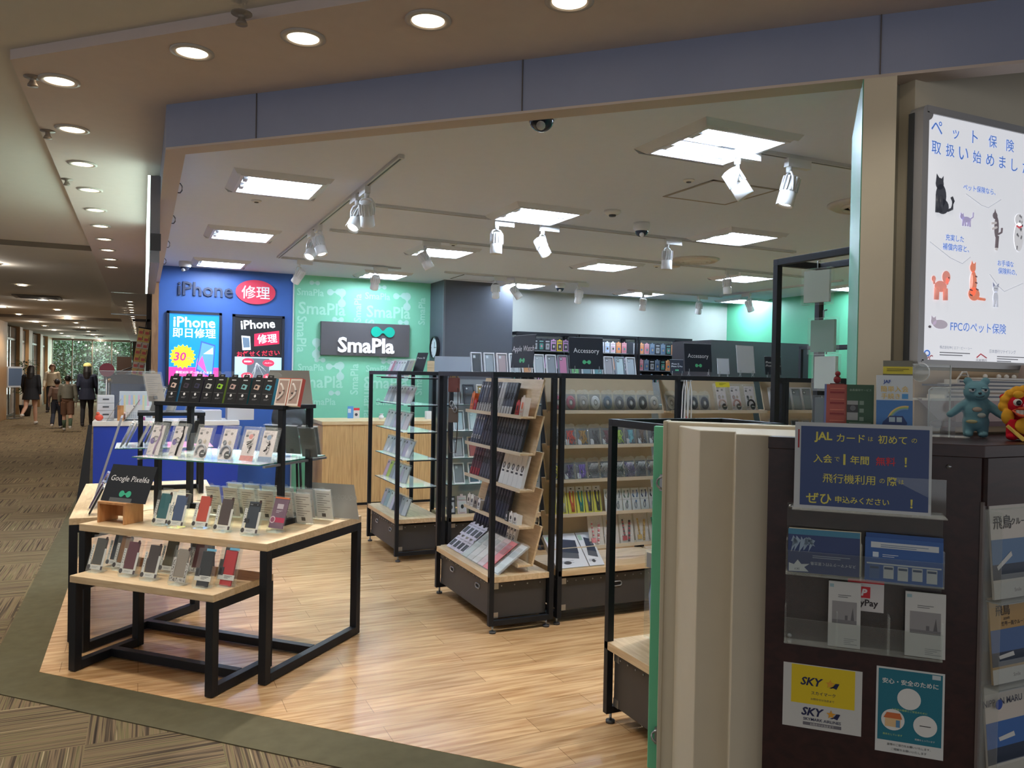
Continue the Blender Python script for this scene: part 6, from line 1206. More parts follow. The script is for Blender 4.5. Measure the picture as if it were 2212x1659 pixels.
# blue bear plush
def remesh(o, v, sm=6):
    r = o.modifiers.new('one_skin', 'REMESH'); r.mode = 'VOXEL'; r.voxel_size = v; r.use_smooth_shade = True
    s = o.modifiers.new('soften', 'SMOOTH'); s.factor = .5; s.iterations = sm
    return o
FUR = M((122, 170, 184), .95, spec=.1, noise=.35)
t = thing('bear_plush', 'standing blue teddy bear plush with arms spread on the counter', 'soft toy', (2.36, 1.665, ZT), (0, 0, R(-52)))
m = MB(); m.ell((0, 0, .078), (.036, .030, .046), FUR, 20); m.ell((0, .002, .05), (.038, .031, .03), FUR, 20); m.ell((0, -.002, .142), (.037, .032, .034), FUR, 20); m.ell((.008, -.022, .132), (.022, .018, .016), FUR, 16)
for sx in (-1, 1):
    m.ell((sx * .024, .002, .175), (.013, .009, .013), FUR, 14); m.tube([(sx * .022, 0, .108), (sx * .045, -.004, .092), (sx * .062, -.008, .076), (sx * .07, -.01, .07)], [.016, .014, .012, .010], FUR, 12)
    m.ell((sx * .07, -.01, .07), (.012, .012, .011), FUR, 12); m.tube([(sx * .019, 0, .05), (sx * .02, -.002, .02), (sx * .02, -.006, .01)], [.019, .016, .014], FUR, 12); m.ell((sx * .02, -.012, .0105), (.015, .021, .010), FUR, 14)
remesh(m.build('body', t), .0028)
m = MB()
for sx in (-1, 1): m.ell((sx * .017 + .004, -.0315, .148), (.0085, .005, .0075), M((214, 222, 226), .4), 14); 
m.build('eye_whites', t); m = MB()
for sx in (-1, 1): m.ell((sx * .017 + .006, -.0355, .149), (.0042, .003, .0042), M((40, 48, 60), .3), 10)
m.build('pupils', t)
m = MB()
for sx in (-1, 1): m.ell((sx * .017 + .004, -.033, .1535), (.010, .0055, .0042), FUR, 12)
m.build('eyelids', t)
m = MB(); m.ell((.008, -.041, .138), (.005, .004, .004), M((40, 50, 60), .3), 12); m.build('nose', t); m = MB(); m.tube([(-.002, -.0385, .128), (.006, -.0405, .1255), (.014, -.0395, .127), (.02, -.036, .131)], .0012, M((46, 62, 74), .5)); m.build('mouth', t)
m = MB(); m.ell((.002, -.0292, .088), (.014, .004, .008), M((176, 164, 150), .9), 12); m.ell((.014, -.028, .07), (.012, .004, .008), M((170, 178, 172), .9), 12); m.ell((-.012, -.032, .05), (.016, .004, .006), M((176, 170, 130), .9), 12); m.build('belly_patches', t)
t = thing('plush_stand', 'clear acrylic easel standing behind the blue bear plush', 'display stand', (2.30, 1.715, ZT), (0, 0, R(-46)))
m = MB(); m.bb(-.055, .055, 0, .003, 0, .15, K); m.tube([(-.055, 0, .0), (-.055, 0, .145), (-.048, 0, .152), (.048, 0, .152), (.055, 0, .145), (.055, 0, 0)], .0022, M((206, 214, 214), .2)); m.build('sheet', t); m = MB(); m.bb(-.055, .055, -.05, 0, 0, .003, K); m.build('base', t)
# red lion-dog plush
RD = M((206, 36, 52), .9, spec=.1, noise=.2); YW = M((240, 176, 44), .85, noise=.15)
t = thing('lion_dog_plush', 'red and yellow grinning lion-dog plush cut by the right photo edge', 'soft toy', (2.405, 1.545, ZT), (0, 0, R(-50)))
m = MB(); m.ell((0, .01, .045), (.045, .045, .045), RD, 20); m.ell((0, -.022, .105), (.045, .034, .036), RD, 20)
for sx in (-1, 1): m.tube([(sx * .028, -.03, .06), (sx * .032, -.04, .02), (sx * .034, -.046, .012)], [.019, .018, .016], RD, 12); m.ell((sx * .034, -.05, .0125), (.017, .02, .012), RD, 14); m.ell((sx * .046, -.004, .128), (.02, .014, .012), RD, 12)
m.ell((0, -.052, .085), (.03, .016, .016), RD, 14); remesh(m.build('body', t), .003)
m = MB()
for k in range(9): a = PI * k / 8; m.ell((.052 * math.cos(a), -.012, .10 + .05 * math.sin(a)), (.017, .016, .017), YW, 12)
for sx in (-1, 1): m.ell((sx * .044, -.03, .07), (.018, .016, .024), YW, 12); m.ell((sx * .02, -.05, .137), (.016, .01, .012), YW, 12)
m.ell((0, -.055, .045), (.03, .014, .026), YW, 14); remesh(m.build('mane', t), .003, 3)
m = MB(); m.bb(-.028, .028, -.07, -.064, .079, .092, M((214, 206, 190), .4))
for k in range(6): m.bb(-.027 + .0092 * k, -.0265 + .0092 * k, -.0705, -.07, .079, .092, M((120, 90, 70), .6))
m.build('teeth', t); m = MB(); m.tube([(-.034, -.062, .09), (-.02, -.07, .076), (.0, -.072, .073), (.02, -.07, .076), (.034, -.062, .09), (.02, -.069, .096), (0, -.07, .097), (-.02, -.069, .096)], .0045, M((214, 84, 50), .8), 8, None, True); m.build('lips', t)
m = MB()
for sx in (-1, 1): m.ell((sx * .022, -.054, .114), (.012, .006, .011), M((226, 222, 214), .4), 12)
m.build('eye_whites', t); m = MB()
for sx in (-1, 1): m.ell((sx * .02, -.06, .113), (.007, .004, .008), M((30, 28, 32), .3), 12)
m.build('pupils', t); m = MB(); m.ell((0, -.066, .105), (.011, .009, .009), M((232, 120, 150), .7), 14); m.build('nose', t)
m = MB(); m.prism([(-.05, -.055, .04), (-.045, -.06, .046), (.0, -.085, .005), (-.012, -.088, .0015)], (0, .004, .002), M((226, 190, 90), .7)); m.build('tag', t)
# model ship
t = thing('model_ship', 'white cruise ship model with pinkish hull behind the plush toys', 'model ship', (2.25, 1.79, ZT), (0, 0, 0))
HUL = M((214, 190, 186), .4); DK = M((226, 222, 214), .4)
m = MB(); m.add([(0, 0, .118), (.13, -.035, .112), (.68, -.035, .112), (.68, .035, .112), (.13, .035, .112), (.11, 0, .045), (.16, -.022, .042), (.66, -.022, .042), (.66, .022, .042), (.16, .022, .042)], [(0, 1, 2, 3, 4), (5, 9, 8, 7, 6), (0, 5, 6, 1), (0, 4, 9, 5), (1, 6, 7, 2), (3, 8, 9, 4), (2, 7, 8, 3)], HUL); m.bb(.02, .68, -.036, .036, .111, .118, DK); m.build('hull', t)
m = MB(); m.bb(.10, .66, -.018, .018, .025, .043, M((96, 40, 44), .4)); m.ell((.10, 0, .034), (.03, .016, .014), M((96, 40, 44), .4), 14); m.build('keel', t)
m = MB(); NVY = M((60, 66, 84), .3)
for k, (x0, x1) in enumerate(((.09, .66), (.10, .65), (.11, .64), (.13, .62), (.16, .58))):
    z = .118 + .0125 * k; m.bb(x0, x1, -.032 + .002 * k, .032 - .002 * k, z, z + .0125, DK); m.bb(x0 + .01, x1, -.0325 + .002 * k, -.032 + .002 * k, z + .003, z + .009, NVY if k != 1 else M((150, 130, 110), .4))
m.bb(.075, .13, -.04, .04, .158, .164, NVY); m.bb(.27, .60, -.03, .03, .182, .188, DK); m.build('decks', t)
m = MB(); m.tube([(.19, 0, .18), (.215, 0, .205), (.235, 0, .206), (.25, 0, .18)], .003, DK); m.tube([(.20, 0, .195), (.25, 0, .195)], .002, STEEL)
m.build('mast', t)
for x in (.33, .40, .44, .48): m = MB(); m.ell((x, 0, .193), (.008, .008, .008), DK, 10); m.build('radar_dome', t)
m = MB(); m.prism([(.52, -.015, .188), (.57, -.015, .188), (.58, -.015, .235), (.54, -.015, .235)], (0, .03, 0), M((160, 140, 130), .4)); m.build('funnel', t)
m = MB(); m.bb(.14, .16, -.02, .02, .0005, .025, M((110, 70, 60), .4)); m.bb(.60, .62, -.02, .02, .0005, .025, M((110, 70, 60), .4)); m.build('cradle', t)
m = MB(); m.bb(2.31, 3.4, 1.845, 1.858, 1.3355, 1.545, M((214, 184, 146), .6)); m.build('back_board', None, label='warm beige board behind the model ship below the lightbox', category='board')
# pet insurance lightbox
t = thing('lightbox_poster', 'backlit white pet insurance poster in a steel frame above the counter', 'poster', (2.284, 1.868, 1.555))
W_, H_ = .66, .85
m = MB(); FS = M((172, 172, 174), .35, .25); f_ = .03
pts = [(f_ * (1 - math.cos(a)), 0, f_ * (1 - math.sin(a))) for a in [PI / 2 * k / 5 for k in range(6)]]
for x0, x1, z0, z1 in ((0, .028, .02, H_ - .02), (W_ - .028, W_, .02, H_ - .02), (.02, W_ - .02, 0, .024), (.02, W_ - .02, H_ - .024, H_)): m.bb(x0, x1, -.052, 0, z0, z1, FS)
for cx, cz in ((.024, .024), (W_ - .024, .024), (.024, H_ - .024), (W_ - .024, H_ - .024)): m.cyl((cx, 0, cz), (cx, -.0512, cz), .024, FS, n=20, smooth=False)
m.bb(-.004, 0, -.02, 0, .02, H_ - .02, M((70, 72, 74), .4)); m.build('frame', t)
y = -.046
m = MB(); m.bb(.026, W_ - .026, y, y + .01, .02, H_ - .02, M((232, 234, 240), .3, emit=.42)); m.build('lit_face', t)
def e_(c): return M(c, .4, emit=.35)
m = MB(); BT = e_((84, 128, 206)); z0 = 1.555
for s, x, z in (('ペ', .071, 2.341), ('ッ', .164, 2.330), ('ト', .259, 2.335), ('保', .350, 2.333), ('険', .442, 2.331), ('取', .071, 2.274), ('扱', .138, 2.274), ('い', .204, 2.272), ('始', .272, 2.270), ('め', .339, 2.269), ('ま', .403, 2.269), ('し', .468, 2.267), ('た', .532, 2.266)):
    m.text(s, (x, y - .001, z - z0), .03 if s == 'ッ' else .042, BT, bold=.005, res=3)
for s, x, z, w_ in (('ペット保険なら、', .289, 2.162, .165), ('充実した', .171, 1.987, .09), ('補償内容と、', .178, 1.956, .13), ('お手頃な', .434, 1.922, .085), ('保険料の、', .445, 1.895, .10), ('FPCのペット保険', .302, 1.694, .285)): m.text(s, (x, y - .001, z - z0), None, BT, wid=w_, bold=.008 if w_ < .2 else .004, res=3)
GT = e_((120, 126, 140)); m.text('株式会社FPC エフ・ピー・シー', (.19, y - .001, 1.622 - z0), None, GT, wid=.16); m.text('日本旅行リテイリング', (.43, y - .001, 1.616 - z0), None, GT, wid=.14); m.text('FPC', (.056, y - .001, 1.584 - z0), None, e_((150, 70, 80)), wid=.045, bold=.02); m.text('日本旅行', (.32, y - .001, 1.582 - z0), None, e_((90, 90, 100)), wid=.055)
for x, z, n_ in ((.11, 1.606, 2), (.40, 1.600, 3)): dashes(m, x, z - z0, .15, n_, (170, 172, 180), y - .0008, .003, .008)
m.tube([(.05 + .012 * math.cos(a), y - .001, 1.60 - z0 + .009 * math.sin(a)) for a in [2 * PI * k / 12 for k in range(12)]], .0025, BT, 5, None, True); m.tube([(.295, y - .001, 1.592 - z0), (.315, y - .001, 1.605 - z0), (.345, y - .001, 1.592 - z0)], .002, e_((170, 70, 80)), 5)
m.build('lettering', t)
def pet(x, z, k, c, parts, lab=None):
    """flat printed animal from ellipses, polygons and strokes"""
    for p in parts:
        cc = e_(p[-1] if isinstance(p[-1], tuple) and len(p[-1]) == 3 and max(p[-1]) > 20 else c)
        if p[0] == 'e': m.disc((x + p[1] * k, y - .0015, z - z0 + p[2] * k), p[3] * k, p[4] * k, cc, n=18)
        elif p[0] == 'p': m.add([(x + a * k, y - .0012, z - z0 + b * k) for a, b in p[1]], [tuple(range(len(p[1])))], cc)
        else: m.tube([(x + a * k, y - .001, z - z0 + b * k) for a, b in p[1]], p[2] * k, cc, 6)
SIT = [('e', 0, .1, .34, .52), ('e', .1, -.35, .42, .34), ('e', -.1, .62, .26, .26), ('p', [(-.34, .7), (-.3, 1.05), (-.1, .85)]), ('p', [(.02, .86), (.14, 1.0), (.14, .66)]), ('s', [(.45, -.5), (.72, -.4), (.8, -.05), (.68, .12)], .07), ('s', [(-.22, .1), (-.24, -.65)], .1), ('s', [(-.02, .1), (-.02, -.65)], .1)]
m = MB(); pet(.098, 2.112, .075, (60, 62, 70), SIT); m.build('pet_drawing', t)
STAND = [('e', 0, 0, .5, .22), ('e', -.5, .18, .22, .2), ('p', [(-.68, .28), (-.66, .5), (-.5, .36)]), ('p', [(-.46, .36), (-.34, .48), (-.32, .24)]), ('s', [(-.35, 0), (-.4, -.5)], .07), ('s', [(.35, 0), (.4, -.5)], .07), ('s', [(-.2, -.1), (-.1, -.5)], .07), ('s', [(.2, -.1), (.14, -.48)], .07), ('s', [(.45, .1), (.72, .25), (.75, .6)], .05)]
m = MB(); pet(.226, 2.054, .045, (176, 168, 206), STAND); m.build('pet_drawing', t)
m = MB(); pet(.38, 2.035, .075, (116, 106, 112), [('e', 0, .1, .16, .5), ('e', -.12, .62, .17, .16), ('p', [(-.2, .7), (-.12, .95), (-.02, .72)]), ('s', [(-.05, .3), (-.35, .25)], .06, (206, 200, 200)), ('s', [(0, .1), (-.3, 0)], .06, (206, 200, 200)), ('s', [(.06, -.3), (.02, -.85)], .09), ('s', [(.14, -.2), (.36, -.1), (.38, .1)], .05), ('s', [(.05, -.7), (0, -.95)], .08, (214, 210, 210))]); m.build('pet_drawing', t)
m = MB(); pet(.107, 1.822, .062, (232, 150, 136), [('e', 0, 0, .48, .3), ('e', .42, .52, .32, .34), ('e', -.55, .38, .16, .16), ('s', [(-.5, .1), (-.55, .35)], .06), ('s', [(-.32, -.1), (-.34, -.72)], .16), ('s', [(.34, -.1), (.36, -.72)], .16), ('e', .5, .3, .12, .2), ('e', .62, .5, .05, .05, (60, 50, 54))]); m.build('pet_drawing', t)
m = MB(); pet(.268, 1.842, .085, (236, 140, 110), [('e', 0, .0, .2, .5), ('e', .05, -.42, .34, .26), ('e', -.05, .62, .17, .18), ('p', [(-.16, .72), (-.12, .92), (-.02, .78)]), ('p', [(.02, .78), (.12, .88), (.12, .66)]), ('s', [(.3, -.58), (.7, -.6)], .06), ('e', -.12, .1, .09, .3, (226, 222, 222)), ('s', [(.1, .3), (.2, .28)], .03, (110, 80, 80)), ('s', [(.1, .05), (.22, .03)], .03, (110, 80, 80)), ('s', [(.15, -.2), (.3, -.24)], .03, (110, 80, 80)), ('s', [(-.2, -.25), (-.05, -.28)], .03, (80, 76, 80)), ('s', [(-.2, -.45), (-.05, -.48)], .03, (80, 76, 80))]); m.build('pet_drawing', t)
m = MB(); pet(.385, 1.80, .045, (206, 210, 222), [('e', 0, 0, .3, .5), ('e', -.02, .7, .3, .28), ('p', [(-.3, .8), (-.36, 1.2), (-.08, .92)], (110, 116, 150)), ('p', [(.06, .92), (.34, 1.15), (.26, .74)], (110, 116, 150)), ('e', -.1, .72, .05, .05, (50, 50, 60)), ('e', .1, .72, .05, .05, (50, 50, 60)), ('s', [(-.15, -.2), (-.17, -.7)], .1), ('s', [(.15, -.2), (.17, -.7)], .1)]); m.build('pet_drawing', t)
m = MB(); pet(.50, 2.02, .085, (226, 226, 230), [('e', 0, 0, .3, .6), ('e', 0, .7, .27, .25)] + [('e', rnd.uniform(-.22, .22), rnd.uniform(-.5, .9), .045, .055, (60, 60, 66)) for k in range(16)] + [('s', [(-.16, .45), (0, .38), (.16, .45)], .04, (220, 90, 100))]); m.build('pet_drawing', t)
m = MB(); pet(.10, 1.697, .045, (186, 176, 190), [('e', .2, 0, .8, .34), ('e', -.5, .2, .3, .28), ('p', [(-.76, .3), (-.74, .62), (-.52, .44)]), ('p', [(-.46, .44), (-.28, .6), (-.26, .3)]), ('e', -.9, -.22, .16, .1, (90, 84, 90))]); m.build('pet_drawing', t)
m = MB(); pet(.545, 2.18, .04, (236, 60, 110), [('e', -.2, .2, .3, .3), ('e', .25, .2, .3, .3), ('p', [(-.48, .1), (.02, -.6), (.53, .1)])]); m.build('pet_drawing', t)
for pp in (((.22, 2.14), (.30, 2.11), (.335, 2.105), (.40, 2.14)), ((.05, 1.965), (.15, 1.92), (.21, 1.905), (.25, 1.93)), ((.35, 1.88), (.40, 1.84), (.43, 1.825), (.53, 1.86))): m = MB(); m.tube([(a, y - .001, b - z0) for a, b in pp], .0012, e_((190, 192, 200)), 5); m.build('swirl_line', t)
lamp('poster_light', 'AREA', (2.6, 1.80, 1.98), 1.4, (.96, .97, 1), (R(90), 0, 0), shape='RECTANGLE', size=.5, size_y=.7) if False else None
# ================================================================== corridor: counter clutter, neighbour shop, people, plants, trees
ZC = .9545
t = thing('desk_calendar', 'white desk calendar on a dark base on the blue counter', 'calendar', (-.075, 9.36, ZC), (0, 0, 0))
m = MB(); m.bb(-.085, .085, -.005, .07, 0, .012, M((40, 42, 46), .5)); m.build('base', t)
m = MB(); m.prism([(-.08, 0, .012), (.08, 0, .012), (.08, .03, .165), (-.08, .03, .165)], (0, .003, 0), PAPER); m.build('sheet', t)
m = MB()
for r_ in range(5):
    for c_ in range(7): m.bb(-.066 + .019 * c_, -.054 + .019 * c_, -.002 + .0052 * r_ + .004, -.001 + .0052 * r_ + .004, .03 + .02 * r_, .042 + .02 * r_, M((190, 194, 200), .6))
m.disc((0, .026, .15), .006, .006, INK, n=10); m.build('print', t)
t = thing('drawer_organiser', 'white plastic drawer organiser at the left end of the blue counter', 'organiser', (-.345, 9.5, ZC), (0, 0, R(5)))
m = MB(); m.bb(-.08, .08, 0, .16, 0, .26, M((224, 226, 228), .4)); m.build('body', t)
for z in (.02, .1, .18): m = MB(); m.bb(-.072, .072, -.006, 0, z, z + .065, M((214, 216, 220), .4)); m.bb(-.03, .03, -.008, -.006, z + .03, z + .045, M((70, 74, 80), .5)); m.build('drawer', t)
t = thing('document_rack', 'pale document rack with coloured dividers on the blue counter', 'document rack', (-.06, 9.62, ZC), (0, 0, 0))
m = MB(); m.bb(-.16, .16, 0, .1, 0, .30, M((206, 214, 218), .4)); m.build('case', t)
m = MB()
for k in range(12): m.bb(-.14 + .023 * k, -.122 + .023 * k, -.002, 0, .05, .26, M(((190, 206, 230), (226, 214, 170), (190, 220, 200), (226, 190, 206))[k % 4], .5))
m.build('dividers', t)
m = MB(); m.ell((0, 0, .035), (.04, .035, .034), M((226, 84, 60), .6), 16); m.ell((-.01, -.01, .075), (.018, .016, .02), M((226, 100, 70), .6), 12); m.build('red_ornament', None, 0, (-.40, 9.32, ZC), label='small red-orange ornament at the left end of the blue counter', category='ornament')
m = MB(); m.bb(-.03, .03, -.03, .03, 0, .16, LW); m.build('wooden_block', None, 0, (-.2, 9.33, ZC), label='upright wooden block left of the desk calendar', category='block')
m = MB(); m.ell((0, 0, .03), (.03, .025, .03), M((206, 150, 140), .7), 12); m.ell((0, -.01, .065), (.022, .02, .022), M((226, 190, 180), .7), 12); m.build('small_figurine', None, 0, (-.17, 9.45, ZC), label='small pinkish figurine in front of the document rack', category='figurine')
m = MB(); m.lathe([(.02, 0), (.024, .03), (.02, .035)], M((226, 110, 180), .4), 12); m.build('pink_cup', None, 0, (.03, 9.4, ZC), label='small pink cup right behind the desk calendar', category='cup')
m = MB(); m.bb(-.035, .035, 0, .05, 0, .15, M((222, 224, 228), .5)); m.bb(-.025, .025, -.001, 0, .03, .08, M((120, 130, 150), .5)); m.build('white_carton', None, 0, (.07, 9.36, ZC), label='white carton right of the desk calendar', category='box')
for i, (x, y, a) in enumerate(((-.33, 9.36, 30), (-.17, 9.3, 34))):
    m = MB(); m.bb(-.1, .1, 0, .004, 0, .27, M((150, 140, 124), .4)); m.build('slanted_sign', None, 0, (x, y, ZC), (R(-a), 0, RL), label='slanted sign seen edge-on on the blue counter, %s one' % ('left' if i == 0 else 'right'), category='sign', group='slanted signs on the blue counter')
t = thing('counter_screen', 'clear acrylic screen standing along the blue counter', 'acrylic screen', (-.15, 9.72, ZC), (0, 0, 0))
m = MB(); m.bb(-.28, .28, 0, .004, 0, .52, K); m.bb(-.28, .28, -.001, .005, .517, .521, M((206, 214, 216), .2)); m.bb(-.281, -.277, -.001, .005, 0, .52, M((206, 214, 216), .2)); m.build('sheet', t); m = MB(); m.bb(-.2, -.1, -.04, .04, 0, .004, K); m.bb(.1, .2, -.04, .04, 0, .004, K); m.build('foot', t)
m = MB()
for k in range(2): m.bb(.52 + .34 * k, .80 + .34 * k, 9.35, 9.6, ZC, 1.06 + .03 * k, M((206, 206, 208), .5))
m.build('document_pile', None, label='pile of white papers on the right half of the blue counter', category='papers')
t = thing('backpack', 'dark grey backpack shape on the stool between the two counters', 'bag', (1.52, 9.3, .75), (0, 0, 0))
m = MB(); m.ell((0, 0, .22), (.2, .13, .24), M((58, 62, 64), .4), 20); m.ell((0, -.1, .14), (.14, .06, .1), M((52, 56, 58), .4), 16); remesh(m.build('body', t), .012); m = MB(); m.tube([(-.06, 0, .44), (-.05, 0, .5), (.05, 0, .5), (.06, 0, .44)], .01, M((40, 42, 44), .5)); m.build('handle', t)
t = thing('stool', 'dark stool carrying the backpack', 'stool', (1.52, 9.3, 0), (0, 0, 0))
m = MB(); m.lathe([(.18, .70), (.19, .72), (.18, .745)], BLACK, 24); m.build('seat', t)
for a in range(4): m = MB(); m.cyl((.14 * math.cos(PI / 4 + a * PI / 2), .14 * math.sin(PI / 4 + a * PI / 2), .7), (.18 * math.cos(PI / 4 + a * PI / 2), .18 * math.sin(PI / 4 + a * PI / 2), .0), .013, BLACK); m.build('leg', t)
# neighbour shop behind the counter
t = thing('low_partition', 'low blue-grey partition with dark cap beyond the blue counter', 'partition', (0, 11.9, 0))
m = MB(); m.bb(-.44, .09, 0, .12, 0, 1.30, M((84, 104, 150), .6)); m.build('panel', t); m = MB(); m.bb(-.46, .09, -.02, .16, 1.30, 1.42, M((74, 64, 62), .5)); m.build('cap', t)
t = thing('round_sign', 'dusty pink round sign on a pole at the corridor', 'sign', (-.41, 11.5, 0)); m = MB(); m.cyl((0, -.01, 1.48), (0, .01, 1.48), .088, M((190, 92, 104), .5), n=28, smooth=False); m.build('disc', t)
m = MB(); m.cyl((0, .015, .02), (0, .015, 1.44), .01, STEEL); m.build('pole', t); m = MB(); m.lathe([(.12, 0), (.12, .015), (.02, .025)], BLACK, 20); m.build('base', t)
t = thing('price_banner', 'hanging banner of pink and yellow price cards by the wood post', 'banner', (-.055, 11.2, 1.42), (R(4), R(8), 0))
for k in range(7):
    m = MB(); z = .085 * k
    for q in range(2): m.bb(-.072 + .072 * q, -.002 + .072 * q, 0, .002, z, z + .083, M(((236, 196, 120), (232, 214, 190), (240, 206, 110))[(k) % 3], .6)); m.bb(-.062 + .072 * q, -.02 + .072 * q, -.001, 0, z + .015, z + .05, M((226, 110, 100), .6)); m.bb(-.016 + .072 * q, -.010 + .072 * q, -.001, 0, z + .02, z + .07, M((60, 50, 60), .6))
    m.build('price_card', t)
m = MB(); m.bb(-.08, .08, .003, .008, .594, .61, BLACK); m.tube([(0, .005, .6), (0, .005, .72)], .004, BLACK); m.build('hanger', t)
m = MB(); m.bb(-.12, .08, 11.19, 11.25, 2.1, 2.13, M((60, 50, 44), .6)); m.bb(.04, .08, 11.19, 11.25, 0, 2.71, M((60, 50, 44), .6)); m.build('banner_frame', None, label='dark timber frame carrying the price banner', category='frame')
t = thing('desk_lamp', 'black shaded desk lamp on the dark partition cap', 'lamp', (-.08, 11.95, 1.4205), (0, 0, 0))
m = MB(); m.lathe([(.02, .09), (.035, .085), (.05, .06), (.12, .015), (.125, .005)], M((36, 40, 46), .35), 24, None, True, False); m.build('lamp_shade', t)
m = MB(); m.tube([(-.3, 0, .0), (-.22, 0, .03), (0, 0, .12), (0, 0, .09)], .008, M((30, 32, 36), .4)); m.build('arm', t); m = MB(); m.lathe([(.05, 0), (.05, .012), (.01, .016)], M((30, 32, 36), .4), 20, Matrix.Translation((-.3, 0, 0))); m.build('base', t)
t = thing('stanchion', 'dark stanchion post with brass ball in front of the blue partition', 'stanchion', (-.36, 11.0, 0)); m = MB(); m.cyl((0, 0, .02), (0, 0, 1.33), .014, M((44, 42, 44), .4)); m.build('post', t); m = MB(); m.ell((0, 0, 1.35), (.026, .026, .026), M((170, 130, 70), .3, .8), 14); m.build('finial', t); m = MB(); m.lathe([(.14, 0), (.14, .012), (.03, .03)], BLACK, 24); m.build('base', t)
m = MB(); m.bb(-.09, .09, -.01, .01, 0, .24, M((84, 62, 48), .5)); m.build('dark_menu_board', None, 0, (-.22, 12.0, 1.4205), (R(-8), 0, R(4)), label='dark framed menu board standing on the partition cap', category='board')
